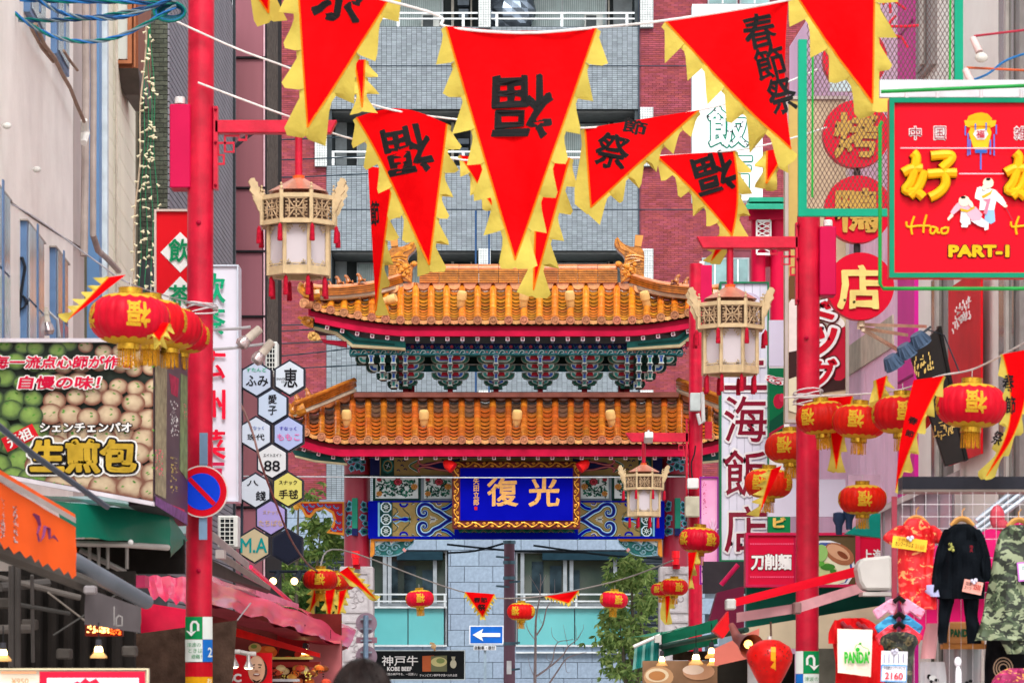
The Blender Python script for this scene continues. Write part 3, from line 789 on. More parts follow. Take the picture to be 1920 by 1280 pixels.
# --- hip ridges
def hip(ro, path, Ds, h, s, m, capm):
    pts = smooth_path([(x, y, d) for (x, y), d in zip(path, Ds)], 5); n = len(pts)
    g = MB(); ns = 4
    for q in range(ns):
        pp = [P(sm(p[0], s), p[1] - h / 2 + h * (q + .5) / ns, p[2]) for p in pts]
        vs = []
        for p in pp: 
            hh = S(h / ns * .36, 56)
            vs += [p + Vector((0, -.14 - .02 * (q == 0), hh)), p + Vector((0, -.14 - .02 * (q == 0), -hh)), p + Vector((0, .14, -hh)), p + Vector((0, .14, hh))]
        fs = [(4 * i + a, 4 * i + 4 + a, 4 * i + 4 + (a + 1) % 4, 4 * i + (a + 1) % 4) for i in range(n - 1) for a in range(4)] + [(0, 1, 2, 3), (4 * n - 1, 4 * n - 2, 4 * n - 3, 4 * n - 4)]
        g.add(vs, fs)
    pp = [P(sm(p[0], s), p[1], p[2]) for p in pts]
    g.tube([p + Vector((0, 0, 0)) for p in pp], S(h * .38, 56), 6); g.build('hip_ridge', m, ro, fix=True)
    g = MB(); g.tube([p + Vector((0, -.03, S(h / 2, 56))) for p in pp], .06, 8, flat=.9); g.build('hip_cap', capm, ro, smooth=True)
    g = MB(); g.tube([p + Vector((0, -.02, -S(h / 2 + 2, 56))) for p in pp], .05, 6); g.build('mortar_bed', mort, ro)
H1 = [(756, 524), (728, 533), (700, 540), (672, 544), (640, 547), (608, 548), (588, 546), (573, 541)]
H2 = [(664, 722), (640, 731), (615, 742), (590, 752), (570, 760), (552, 766)]
for s in (-1, 1):
    hip(up, H1, [56.9, 56.5, 56.1, 55.9, 55.7, 55.5, 55.4, 55.3], 15, s, mat('#b0641c', .3, 0, .3, 8, coat=.5), mat('#d8906a', .35, 0, .2, 6, coat=.4))
    hip(lo, H2, [56.4, 56.0, 55.7, 55.4, 55.1, 54.9], 16, s, mat('#9c5010', .25, 0, .3, 8, coat=.7), mat('#a86424', .25, 0, .2, 6, coat=.6))
    g = MB(); a = P(sm(568, s), 569, 55.2)
    Mx = Matrix.Rotation(R(90 + 0), 3, 'X') @ Matrix.Rotation(0, 3, 'Z')
    g.tube([P(sm(600, s), 572, 55.6), P(sm(568, s), 568, 55.25)], .085, 12); g.build('corner_tube_tile', tail, up, smooth=True)
    # upturned curl at the tip of the hip
    g = MB(); g.tube([P(sm(x, s), y, 55.3) for x, y in smooth_path([(600, 551), (583, 552), (570, 548), (563, 538), (568, 531)], 4)], [.1] * 4 + [.09] * 4 + [.07] * 4 + [.05] * 4 + [.02], 8); g.build('hip_tip', amber, up, smooth=True)
    g = MB(); g.tube([P(sm(x, s), y, 54.9) for x, y in smooth_path([(572, 765), (556, 770), (545, 766), (541, 756)], 4)], [.1] * 4 + [.08] * 4 + [.05] * 4 + [.02], 8); g.build('hip_tip', amber, lo, smooth=True)
# --- dragon headed ridge ends
dg = [(455, 80), (480, 118), (520, 155), (560, 175), (600, 190), (680, 190), (718, 208), (742, 240), (747, 300), (742, 525), (700, 512), (660, 500), (620, 505), (596, 535), (578, 562), (490, 582), (484, 500), (480, 430), (462, 408), (440, 392), (438, 372), (450, 352), (470, 350), (480, 358), (492, 352), (508, 372), (512, 388), (530, 350), (535, 320), (522, 286), (498, 262), (462, 232), (436, 195), (420, 150), (425, 110)]
for s in (-1, 1):
    c = lambda x, y: ((1080 + x / 5.82) if s > 0 else 2 * GX - (1080 + x / 5.82), 430 + y / 5.82)
    # straight offset so that the left head stands where the photograph has it
    g = MB(); g.pprism([c(*p) for p in dg], 56.75, .3); hd = g.build('ridge_dragon', amber, up, bevel=.02)
    g = MB(); g.pprism([c(*p) for p in [(648, 60), (735, 66), (712, 188), (640, 178)]], 56.8, .2); g.build('peg', mat('#c98a4a', .4), hd)
    g = MB()
    for k in range(7):
        u = k / 6
        pts = [(452 + 6 * k, 95 + 22 * k * (1 - u * .2)), (500 + 20 * k, 160 + 16 * k), (560 + 22 * k, 205 + 14 * k), (600 + 22 * k, 278 + 2 * k)]
        g.tube([P(*c(*q), 56.74) for q in smooth_path([(p[0], p[1] + 6) for p in pts], 4)], .013, 5)
    for (x, y, r_) in [(560, 405, .055), (640, 385, .035), (600, 440, .045), (530, 470, .04), (462, 375, .05), (575, 500, .04), (620, 470, .03)]:
        g.ball(P(*c(x, y), 56.74), (r_ * 1.2, .05, r_), 8, 0, 5)
    for pts in [[(510, 400), (545, 380), (590, 375), (640, 350), (700, 340)], [(545, 300), (600, 285), (680, 290), (740, 310)], [(545, 330), (610, 315), (690, 325), (742, 345)],
                [(500, 430), (540, 440), (575, 470), (560, 520), (520, 545)], [(500, 500), (525, 490), (540, 520), (510, 560)], [(590, 400), (640, 420), (650, 470), (620, 500)], [(640, 330), (600, 345), (570, 370)]]:
        g.tube([P(*c(*q), 56.74) for q in smooth_path(pts, 4)], .018, 5)
    for i in range(5):
        for j in range(4):
            x, y = 668 + 18 * j + (9 if i % 2 else 0), 375 + 26 * i
            g.tube([P(*c(x + dx, y + dy), 56.745) for dx, dy in ((-9, -6), (-5, 6), (0, 9), (5, 6), (9, -6))], .007, 4)
    g.build('relief', mat('#d08a34', .3, 0, .3, 14, coat=.5), hd)
# --- little beasts seated on the hips
def beast(px, py, D, ro, s, h=24, m=None):
    w = h * .5; f = -s
    q = lambda x, y, dy=0: P(px + f * x * w, py - y * h, D + dy)
    pts = [q(.35, .12), q(.1, .35), q(-.1, .6), q(-.2, .78), q(-.45, .9), q(-.75, .84), q(-.25, .3, -.03), q(-.35, .02, -.04), q(-.25, .3, .03), q(-.35, .02, .04), q(.7, .3), q(.75, .55)]
    r_ = S(h, D)
    skin('ridge_beast', pts, [(0, 1), (1, 2), (2, 3), (3, 4), (4, 5), (1, 6), (6, 7), (1, 8), (8, 9), (0, 10), (10, 11)],
         [r_ * a * 1.35 for a in (.19, .19, .15, .13, .14, .09, .08, .07, .08, .07, .07, .05)], m or mat('#a8622e', .3, 0, .3, 20, coat=.6), ro, 1)
for px, py in [(620, 540), (636, 539), (653, 537), (676, 534)]: beast(px, py, 55.8, up, -1, 22 if px > 625 else 14)
for px, py in [(1268, 536), (1285, 541), (1302, 543)]: beast(px, py, 55.8, up, 1, 22)
for px, py in [(557, 758), (578, 750)]: beast(px, py, 55.3, lo, -1, 24)
for px, py in [(1360, 750), (1379, 757)]: beast(px, py, 55.3, lo, 1, 24)
# --- red eave boards following the eaves, square rafter ends
def fascia(eave, D, x0, x1, a, b, dep, m, name, parent=gate, bend=1.0):
    n = 40; vs = []
    for i in range(n + 1):
        x = x0 + (x1 - x0) * i / n; p, q = P(x, eave(x) + a, D), P(x, eave(x) + b, D)
        vs += [p, q, q + Vector((0, dep, 0)), p + Vector((0, dep, 0))]
    fs = [(4 * i + k, 4 * i + 4 + k, 4 * i + 4 + (k + 1) % 4, 4 * i + (k + 1) % 4) for i in range(n) for k in range(4)] + [(0, 1, 2, 3), (4 * n + 3, 4 * n + 2, 4 * n + 1, 4 * n)]
    g = MB(); g.add(vs, fs); return g.build(name, m, parent, fix=True)
redb = mat('#b00434', .45, 0, .14, 3)
fascia(e1, 55.5, 578, 2 * GX - 578, 6, 18, .1, redb, 'eave_board')
fascia(e1, 55.44, 590, 2 * GX - 590, 18, 28, .1, redb, 'eave_board')
fascia(e2, 55.1, 548, 2 * GX - 548, 6, 16, .1, maroon, 'eave_board')
fascia(e2, 55.04, 556, 2 * GX - 556, 16, 29, .1, redb, 'eave_board')
white_end = mat('#e0c4cc', .5); ink = mat('#8a4a5a', .6)
def rafters(eave, D, x0, step, n, dy, size, m_end, red):
    pr = None; pe = None
    for i in range(n):
        x = x0 + step * i; y = eave(x) + dy
        if pr is None:
            g = MB(); g.box((0, .65, 0), (S(size, D), 1.3, S(size, D))); pr = g.build('rafter', red, gate)
            for v in pr.data.vertices: v.co += ORG[gate.name]
            g = MB(); g.box((0, -.004, 0), (S(size, D), .008, S(size, D))); pe = g.build('rafter_end', m_end, pr)
            for v in pe.data.vertices: v.co += ORG[pr.name]
            k = MB(); r_ = S(size, D) * .25
            k.tube([(r_ * math.cos(a * math.pi / 4), -.011, r_ * math.sin(a * math.pi / 4)) for a in range(9)], .006, 4); k.ball((0, -.01, 0), .012, 6, 0, 4)
            ki = k.v; pat = MB(); pat.v = k.v; pat.f = k.f; pat.m = k.m
            # the painted ring is joined to the end block
            me = pe.data; bmm = bmesh.new(); bmm.from_mesh(me); base = [bmm.verts.new(v) for v in pat.v]
            for f in pat.f:
                try: fc = bmm.faces.new([base[j] for j in f]); fc.material_index = 1
                except ValueError: pass
            bmm.to_mesh(me); bmm.free(); me.materials.append(ink)
            o, e = pr, pe
        else:
            o = pr.copy(); COL.objects.link(o); e = pe.copy(); COL.objects.link(e); e.parent = o
        o.location = P(x, y, D) - ORG[gate.name]
        sl_ = math.atan2(eave(x + 10) - eave(x - 10), 20); o.rotation_euler = (R(14), sl_, 0)
rafters(e1, 55.5, GX - 28.2 * 13 + 12, 28.2, 26, 33, 7.5, white_end, maroon)
rafters(e2, 55.15, GX - 27.4 * 15 + 13, 27.4, 30, 32, 7, white_end, maroon)
# round under-rafters showing as small grey-blue dots
g = MB()
for i in range(26):
    x = GX - 28.2 * 13 + 12 + 28.2 * i; a = P(x, e1(x) + 39, 55.7); g.tube([a, a + Vector((0, .8, .1))], S(2.6, 55.7), 8)
g.build('round_rafters', mat('#6f8496', .5), gate, kind='stuff')
# soffits close the underside of the eaves
g = MB()
for (ev, D0, D1, x0, x1, dy) in ((e1, 55.6, 57, 590, 1346, 30), (e2, 55.2, 57, 556, 1380, 31)):
    n = 20
    vs = []
    for i in range(n + 1):
        x = x0 + (x1 - x0) * i / n; vs += [P(x, ev(x) + dy, D0), P(x, ev(GX) + dy - 3, D1)]
    g.add(vs, [(2 * i, 2 * i + 1, 2 * i + 3, 2 * i + 2) for i in range(n)])
g.build('soffit', mat('#5a1420', .7), gate)
# --- corner beams with dragon heads
teal = mat('#23716c', .4, 0, .15, 8); dkteal = mat('#1d4f4a', .5, 0, .2, 8); cream = mat('#cfc29a', .5)
for s in (-1, 1):
    q = lambda pts, D: [P(sm(x, s), y, D) for x, y in pts]
    g = MB(); g.prism(q([(587, 598), (640, 611), (668, 632), (760, 641), (760, 652), (662, 645), (632, 622), (587, 612)], 55.7), (0, .18, 0)); o = g.build('corner_beam', teal, gate)
    g = MB(); g.prism(q([(587, 611), (632, 622), (662, 645), (760, 652), (760, 656), (660, 650), (628, 627), (587, 616)], 55.68), (0, .2, 0)); g.build('edge', cream, o)
    g = MB(); g.prism(q([(590, 602), (636, 613), (664, 636), (740, 644), (740, 648), (664, 642), (632, 618), (590, 608)], 55.69), (0, .01, 0)); g.build('inlay', mat('#134a44', .5), o)
    g = MB(); g.prism(q([(545, 842), (640, 856), (650, 868), (590, 862), (553, 853)], 55.3), (0, .18, 0)); o = g.build('corner_beam', dkteal, gate)
    g = MB(); g.prism(q([(553, 853), (590, 862), (650, 868), (650, 871), (590, 865), (553, 856)], 55.28), (0, .2, 0)); g.build('edge', cream, o)
    # heads
    g = MB(); g.pprism([(sm(x, s), y) for x, y in [(557, 596), (561, 592), (566, 594), (572, 592), (580, 594), (588, 597), (587, 614), (578, 613), (570, 609), (563, 603), (567, 601)]], 55.55, .2)
    for (x, y, r_) in [(569, 597, .03), (578, 603, .05), (584, 599, .04)]: g.ball(P(sm(x, s), y, 55.54), r_, 7, 0, 4)
    g.build('dragon_head', amber, gate)
    g = MB(); g.pprism([(sm(x, s), y) for x, y in [(577, 628), (580, 622), (588, 621), (597, 626), (602, 636), (592, 638), (581, 637), (577, 633)]], 55.6, .2)
    for (x, y) in [(582, 630), (588, 626), (590, 634)]: g.ball(P(sm(x, s), y, 55.59), .035, 7, 0, 4)
    g.build('carved_end', mat('#cfa05a', .4, 0, .3, 30), gate)
    g = MB(); g.pprism([(sm(x, s), y) for x, y in [(603, 636), (650, 640), (650, 650), (606, 642)]], 55.66, .2); g.build('red_strut', maroon, gate)
# --- painted cornice beams above the brackets
C_ = dict(red=mat('#b04050', .5), blue=mat('#1a2fa0', .4, 0, .15, 6), navy=mat('#161c4e', .5), green=mat('#1c6a54', .5, 0, .2, 10), dgreen=mat('#123c34', .5, 0, .2, 10), white=mat('#d5e2e2', .5), lblue=mat('#78b4d4', .5),
          tan=mat('#937e4c', .55, 0, .1, 6), teal=teal, pink=mat('#c88a88', .5), gold=mat('#d59a3c', .35, .3, .2, 20), brown=mat('#6e302a', .5, 0, .15, 8), ultra=mat('#08139a', .6, 0, .08, 3, spec=.0), orange=mat('#d08430', .45, 0, .12, 8), ored=mat('#b01a24', .5), dred=mat('#7c1020', .5))
def bits(items, parent, D, dep=.006, name='painting'):
    """flat painted ornament: items = (colour, width px or None for a filled outline, points, level)"""
    by = {}
    for col, w, pts, lv in items: by.setdefault(col, []).append((w, pts, lv))
    for col, its in by.items():
        g = MB()
        for w, pts, lv in its:
            if w is None: g.pprism(pts, D - .003 * lv, .002)
            else:
                ww = [S(a, D) for a in w] if isinstance(w, (list, tuple)) else S(w, D)
                g.ribbon([P(x, y, D - .003 * lv) for x, y in pts], ww, 0, 0, .002)
        g.build(name, C_[col], parent, kind='stuff')
DBm = 55.95
g = MB(); g.pbox(657, 644, 2 * GX - 657, 656, DBm + .06, .3); cb = g.build('cornice_beam', C_['navy'], gate)
g = MB(); g.pbox(655, 655, 2 * GX - 655, 665, DBm, .36); cb2 = g.build('cornice_beam', mat('#2a8088', .45, 0, .1, 5), gate)
it = []; it2 = []
x = 662
k = 0
while x < 2 * GX - 660:
    it.append((('red', 'pink')[k % 2], None, [(x + 3.2 * math.cos(a * .9), 650 + 3.2 * math.sin(a * .9)) for a in range(7)], 1))
    it.append(('teal', 1.2, [(x + 6, 647), (x + 9, 653), (x + 13, 648), (x + 16, 653)], 1)); it.append(('blue', 1.6, [(x + 7, 653), (x + 11, 650), (x + 15, 654)], 2))
    it2.append(('white', 1.1, smooth_path([(x - 4, 663), (x, 657), (x + 5, 657.5), (x + 6, 661), (x + 2, 662)], 3), 1)); it2.append(('pink', None, [(x + 9, 658), (x + 13, 658.5), (x + 12, 662), (x + 8, 661)], 1))
    it2.append(('lblue', .9, smooth_path([(x + 6, 663), (x + 10, 661), (x + 14, 663)], 2), 1)); it2.append(('dgreen', .8, smooth_path([(x - 2, 664), (x + 2, 659), (x + 4, 660)], 2), 2))
    x += 18.5; k += 1
bits(it, cb, DBm + .06); bits(it2, cb2, DBm)
# --- bracket clusters (dougong)
wh = mat('#b9c8c4', .5); bt = [mat('#2d7d78', .45, 0, .2, 12), mat('#2b4f9a', .45, 0, .2, 12), mat('#1f5a4c', .45, 0, .2, 12)]
dark = mat('#173a34', .6, 0, .2, 8); dr = mat('#8a1020', .5)
def arm(g, cx, y, hw, h, D, side, mi_out, mi_in):
    """boat shaped bracket arm reaching out from cx"""
    def shp(k, sh): return [(cx, y + k), (cx + side * (hw - 4), y + k), (cx + side * (hw - 1.5 * 0), y + k + .5 - (0 if not sh else 0)), (cx + side * (hw - k * .8), y + h * .45), (cx + side * (hw - 3 - k), y + h * .8 - k * .4), (cx + side * (hw - 8 - k), y + h - k), (cx, y + h - k)]
    g.pprism(shp(0, 0), D, .14, mi_out)
    a = [(cx + side * 2, y + h * .5), (cx + side * (hw - 8), y + h * .5), (cx + side * (hw - 6.5), y + h * .2), (cx + side * (hw - 1.8), y + h * .16), (cx + side * (hw - 2), y + h * .5), (cx + side * (hw - 5), y + h * .78), (cx + side * (hw - 9), y + h * .88), (cx + side * 2, y + h * .88)]
    g.pprism(a, D - .012, .012, mi_in)
def cluster(cx, parent, half=None, seed=0):
    t = 0
    g = MB(); tiers = [(666, 15.5, 36, 27), (681.5, 15, 36, 24), (696.5, 15, 35, 24), (711.5, 11.5, 23, 14)]
    for i, (y, h, o_, n_) in enumerate(tiers):
        D = 56.05 + .13 * i
        for sd_ in (-1, 1):
            if half == -sd_: continue
            if o_ - 4 > 0: arm(g, cx, y + 1.5, o_, h - 2, D + .09, sd_, 3, 2)
            g.pprism([(cx + sd_ * 4, y + 1), (cx + sd_ * (n_ - 9), y + 1), (cx + sd_ * (n_ - 7), y + h * .55), (cx + sd_ * 4, y + h * .55)], D - .02, .05, 4)
            arm(g, cx, y, n_ + 1.5, h - 3.5, D, sd_, 0, 1 if (i + seed) % 2 else 5)
        # the nose block in the middle
        g.pprism([(cx - 5.5, y - .5), (cx + 5.5, y - .5), (cx + 5.5, y + 3), (cx + 3.6, y + 4.5), (cx + 3.6, y + h - 2), (cx + 5.5, y + h), (cx - 5.5, y + h), (cx - 3.6, y + h - 2), (cx - 3.6, y + 4.5), (cx - 5.5, y + 3)], D - .12, .2, 0)
        g.pbox(cx - 2.3, y + 4, cx + 2.3, y + h - 3, D - .135, .02, 1 if i % 2 else 5); g.pbox(cx - 3.6, y + .4, cx + 3.6, y + 2.6, D - .135, .02, 5)
    g.pbox(cx - 12, 722, cx + 12, 728, 56.5, .3, 2); g.pbox(cx - 5, 728, cx + 5, 740, 56.6, .2, 4)
    return g.build('bracket_cluster', [wh, bt[0], bt[2], mat('#6d7a70', .6), dr, bt[1]], parent)
for i, cx in enumerate((844, 930, 1013, 1096)): cluster(cx, gate, None, i)
for s in (-1, 1):
    cx = sm(760, s); cluster(cx, gate, -s if False else None, 1)
    # stepped noses of the corner set
    g = MB()
    for j, (nx, nt_) in enumerate([(738, 4), (717, 3), (696, 2)]):
        for i in range(nt_ - (0 if j < 2 else 1)):
            y = 666 + 15 * i; x = sm(nx, s); D = 55.9 + .12 * i
            g.pprism([(x - 6, y - .5), (x + 6, y - .5), (x + 5.5, y + 3), (x + 3.6, y + 4.5), (x + 3.6, y + 12), (x + 5.5, y + 15), (x - 5.5, y + 15), (x - 3.6, y + 12), (x - 3.6, y + 4.5), (x - 5.5, y + 3)], D - .1, .2, 0)
            g.pbox(x - 2.3, y + 4, x + 2.3, y + 12, D - .115, .02, 1 if (i + j) % 2 else 4); g.pbox(x - 3.8, y + .4, x + 3.8, y + 2.8, D - .115, .02, 4)
            g.pbox(x - 10, y + 3, x + 10, y + 14, D + .1, .2, 2)
    for i, (xa) in enumerate((680, 700, 720, 740)):
        y = 666 + 15.5 * i; x = sm(xa, s)
        arm(g, x + s * -8, y + 2, 16, 12, 56.0 + .1 * i, s, 0, 4 if i % 2 else 1); g.pbox(x - 6, y + 1, x + 6, y + 7, 56.02 + .1 * i, .1, 3)
        arm(g, x + s * -4, y + 3, 18, 13.5, 56.2 + .1 * i, s, 5, 2)
    g.build('corner_bracket_cluster', [wh, bt[0], dark, dr, bt[1], mat('#5c675e', .6)], gate)
g = MB(); g.pbox(668, 664, 2 * GX - 668, 684, 56.6, .2); g.build('bracket_backboard', dark, gate)
g = MB(); g.pbox(700, 685, 2 * GX - 700, 696, 56.7, .12); g.build('tie_beam', mat('#23767a', .5), gate)
g = MB(); g.pbox(770, 682, 2 * GX - 770, 684, 56.56, .12); g.build('pale_strip', C_['white'], gate)
# inner posts between the roofs
for s in (-1, 1):
    g = MB(); g.pbox(sm(770, s) - 7, 700, sm(770, s) + 7, 760, 56.75, .14); g.build('upper_post', dr, gate)
# --- the columns
col_m = mat('#9c1434', .38, 0, .12, 2, spec=.5)
zg = 0.0
for s in (-1, 1):
    cx = sm(669.5, s); c = P(cx, 855, GD - .5); r_ = S(24.5, GD)
    g = MB(); g.lathe([(r_, P(0, 1070, GD).z), (r_, P(0, 850, GD).z)], (c.x, GD - .45, 0), 28); co = g.build('column', col_m, gate, smooth=True)
    g = MB(); g.lathe([(r_ * 1.015, P(0, 898, GD).z), (r_ * 1.015, P(0, 893, GD).z)], (c.x, GD - .45, 0), 28); g.build('band', mat('#4a3a34', .5), co)
    # wrapped clouds painted on the column
    def cyl(x, y, off=.006):
        a = max(-1.35, min(1.35, (x - cx) / 24.5)); an = math.asin(max(-1, min(1, a * .98)))
        return Vector((c.x + (r_ + off) * math.sin(an), GD - .45 - (r_ + off) * math.cos(an), P(0, y, GD - .6).z))
    for lv, (cc, f) in enumerate((('lblue', 1.5), ('teal', 1.0), ('navy', .45))):
        g = MB()
        for (x, y, a, b) in [(-2, 862, 8, 4), (2, 874, 5, 6), (-9, 878, 4, 5), (10, 878, 4, 5), (-12, 866, 4, 3), (12, 866, 4, 3), (13, 946, 4, 5), (15, 955, 6, 4), (-13, 945, 4, 5), (-15, 954, 5, 4), (12, 970, 5, 5), (16, 981, 4, 4), (-13, 971, 5, 5), (-15, 981, 4, 4), (14, 996, 7, 6), (-14, 996, 7, 6)]:
            ring = []
            for q in range(10):
                an = q * math.pi / 5; w = 1 + .3 * (q % 2)
                ring.append(cyl(cx + s * 0 + x + (a * w) * math.cos(an) * f * .8, y + (b * w) * math.sin(an) * f * .8, .004 + .003 * lv))
            g.add(ring, [tuple(range(9, -1, -1))])
        g.build('cloud_painting', C_[cc], co)
    g = MB(); xx = sm(665, s); g.pbox(xx - 5, 933, xx + 5, 1002, GD - .95, .25); pl = g.build('plank_holder', mat('#207a64', .5, 0, .1, 5), co)
    g = MB(); g.pbox(xx - 5.2, 990, xx + 5.2, 1003, GD - .96, .27); g.build('holder_foot', C_['navy'], pl)
    # stone plinth with carved panel
    z1 = P(0, 1064, GD).z
    g = MB(); g.box((c.x, GD - .45, z1 / 2), (S(62, GD), S(62, GD), z1)); pl = g.build('plinth', mat('#b4aeb0', .8, 0, .12, 8, bump=.3), gate, bevel=.02)
    y0 = GD - .45 - S(31, GD)
    g = MB(); a, b = c.x - S(24, GD), c.x + S(24, GD)
    for (za, zb) in ((1075, 1150), (1165, 1240)):
        z0_, z1_ = P(0, zb, GD).z, P(0, za, GD).z
        for (xa, xb, zc, zd) in ((a, b, z1_ - .03, z1_), (a, b, z0_, z0_ + .03), (a, a + .03, z0_ + .03, z1_ - .03), (b - .03, b, z0_ + .03, z1_ - .03)):
            g.box(((xa + xb) / 2, y0 - .01, (zc + zd) / 2), (xb - xa, .03, zd - zc))
        for q in range(10):
            th0 = q * .63; cx_, cz_ = (a + b) / 2 + .12 * math.cos(q * 2.4) * (q / 10 + .3), (z0_ + z1_) / 2 + .25 * math.sin(q * 2.4) * (q / 10 + .3)
            g.tube([(cx_ + .05 * math.cos(th0 + u), y0 - .005, cz_ + .05 * math.sin(th0 + u)) for u in (0, .8, 1.6, 2.4, 3.2, 4)], .012, 5)
    g.build('carving', mat('#a39c9e', .85, bump=.3), pl)
# --- beams between the columns
x0, x1 = 694, 2 * GX - 694; DM = 56.2
g = MB(); g.pbox(x0, 858, x1, 891, DM + .1, .3); tb = g.build('top_beam', C_['tan'], gate)
g = MB(); g.pbox(x0, 940, x1, 1008, DM, .42); mb = g.build('main_beam', C_['tan'], gate)
g = MB(); g.pbox(x0 - 3, 938.5, x1 + 3, 941, DM - .02, .45); g.pbox(x0 - 3, 1005, x1 + 3, 1009, DM - .02, .45); g.build('edge_strip', C_['ultra'], mb)
def M2(pts, s): return [(sm(x, s), y) for x, y in pts]
z3 = lambda pts: [(640 + x / 5.82, 840 + y / 5.82) for x, y in pts]
itm = []; itt = []
for s in (-1, 1):
    a = lambda col, w, pts, lv, sp=True: itm.append((col, w, M2([tuple(p)[:2] for p in (smooth_path(pts, 4) if (sp and w is not None) else pts)], s), lv))
    a('ultra', None, [(690, 941), (711, 941), (711, 1005), (690, 1005)], 1); a('lblue', None, [(708.5, 941), (712, 941), (712, 1005), (708.5, 1005)], 2)
    a('dgreen', None, [(712.2, 941), (735, 941), (735, 1005), (712.2, 1005)], 1)
    for yc in (950, 973, 995):
        for (rr, cc, lv) in ((12, 'lblue', 2), (10.6, 'white', 3), (8.6, 'dgreen', 4)):
            a(cc, None, [(723.7 + rr * .95 * math.cos(q * math.pi / 4 + .39), yc + min(rr, 11) * math.sin(q * math.pi / 4 + .39)) for q in range(8)], lv)
        for q in range(8):
            an = q * math.pi / 4; a('white', [1.8, .3], [(723.7 + 1.2 * math.cos(an), yc + 1.2 * math.sin(an)), (723.7 + 6.5 * math.cos(an), yc + 6.5 * math.sin(an))], 5, False)
    for fl in (1, -1):
        fy = lambda p: [(x, (y if fl > 0 else 2 * 775 - y)) for x, y in p]
        c1 = z3(fy([(880, 720), (900, 735), (930, 715), (925, 670), (890, 650), (855, 680), (850, 730), (880, 770)] if False else [(900, 705), (895, 690), (915, 682), (930, 700), (920, 728), (885, 738), (852, 715), (845, 665), (870, 622), (920, 608), (975, 628), (1010, 665), (1065, 690), (1110, 720), (1150, 748), (1200, 772)]))
        c1 = [tuple(p) for p in c1]
        for w, cc, lv in ((13, 'dgreen', 2), (10, 'white', 3), (8, 'lblue', 4), (5.5, 'ultra', 5), (2, 'navy', 6)): a(cc, [w * .35] * 8 + [w * (.35 + .65 * min(1, q / 16)) for q in range(53)], c1, lv)
        c2 = [tuple(p) for p in z3(fy([(1210, 645), (1160, 660), (1110, 672), (1075, 655)]))]
        c2b = [tuple(p) for p in z3(fy([(1090, 615), (1130, 650), (1200, 600)]))]
        c3 = [tuple(p) for p in z3(fy([(1095, 665), (1150, 650), (1200, 615), (1250, 570)]))]
        for w, cc, lv in ((10, 'dgreen', 2), (7.5, 'lblue', 3), (5, 'ultra', 4)): a(cc, w, c3, lv)
        for pts in ([(670, 655), (700, 690), (735, 720), (750, 755)], [(560, 750), (590, 715), (620, 690)], [(770, 585), (790, 600), (765, 610)], [(560, 640), (600, 660), (615, 690)]):
            a('dgreen', 1.3, [tuple(p) for p in z3(fy(pts))], 2); a('white', .6, [tuple(p) for p in z3(fy([(x + 6, y + 5) for x, y in pts]))], 2)
        a('ultra', 3.2, [tuple(p) for p in z3(fy([(640, 600), (650, 625), (680, 635), (710, 625), (722, 600)]))], 3); a('lblue', 1.2, [tuple(p) for p in z3(fy([(655, 603), (665, 612), (695, 612), (708, 603)]))], 4)
        a('lblue', 2.2, [tuple(p) for p in z3(fy([(560, 745), (600, 735), (650, 760), (700, 752), (750, 765)]))], 2)
        a('ultra', 1.6, [tuple(p) for p in z3(fy([(1040, 590), (1060, 615), (1090, 600)]))], 3); a('white', 1.0, [tuple(p) for p in z3(fy([(1030, 600), (1055, 625), (1095, 612)]))], 2)
    a('ultra', None, z3([(1135, 775), (1200, 745), (1200, 805)]), 1, False)
    a('ultra', None, z3([(560, 765), (620, 770), (700, 752), (765, 772), (700, 795), (620, 780), (560, 790)]), 3, False); a('dgreen', None, z3([(720, 765), (745, 752), (765, 772), (745, 790)]), 4, False)
    a('ultra', None, z3([(820, 775), (840, 762), (860, 775), (840, 788)]), 3, False); a('white', 1.0, z3([(960, 775), (1050, 775)]), 3, False)
    for q in range(5):
        for f2 in (-1, 1): a('white', .8, z3([(985 + q * 11, 775), (970 + q * 15, 775 + f2 * (42 - q * 5))]), 3, False)
    a('navy', 1.8, z3([(975, 775), (1020, 775)]), 4, False); a('dgreen', .7, z3([(558, 590), (558, 960)]), 2, False)
    b = lambda col, w, pts, lv: itt.append((col, w, M2([tuple(p)[:2] for p in (smooth_path(pts, 4) if w is not None else pts)], s), lv))
    b('navy', None, [(694, 858), (712, 858), (712, 891), (694, 891)], 1); b('dgreen', None, [(714, 858), (739, 858), (739, 891), (714, 891)], 1)
    for (rr, cc, lv) in ((14, 'teal', 2), (11, 'tan', 3), (9, 'dgreen', 4)): b(cc, None, [(727 + rr * .8 * math.cos(q * math.pi / 4), 873 + rr * math.sin(q * math.pi / 4)) for q in range(8)], lv)
    for q in range(4): b('white', .8, [(727, 873), (727 + 5 * math.cos(q * 1.57 + .4), 873 + 5 * math.sin(q * 1.57 + .4))], 5)
    b('brown', None, [(815, 873), (862, 858), (862, 889)], 1); b('navy', None, [(783, 873), (800, 867), (862, 860), (862, 886), (800, 879)], 3)
    for w, cc, lv in ((3.5, 'red', 4), (1.3, 'pink', 5)):
        for fl in (1, -1): b(cc, w, [(x, 873 + fl * (y - 873)) for x, y in [(787, 861), (784, 866), (792, 871), (806, 870), (822, 866), (838, 864), (850, 858)]], lv)
    b('green', 2.4, [(785, 863), (768, 873), (785, 884)], 2); b('red', 1.6, [(788, 866), (777, 873), (788, 880)], 2); b('white', .7, [(783, 862), (766, 873), (783, 885)], 3)
    for (x, y) in [(748, 864), (754, 873), (747, 882), (760, 880), (757, 864)]: b('navy', 1.8, [(x - 3, y), (x, y - 2), (x + 3, y + 1)], 2)
bits(itm, mb, DM); bits(itt, tb, DM + .1)
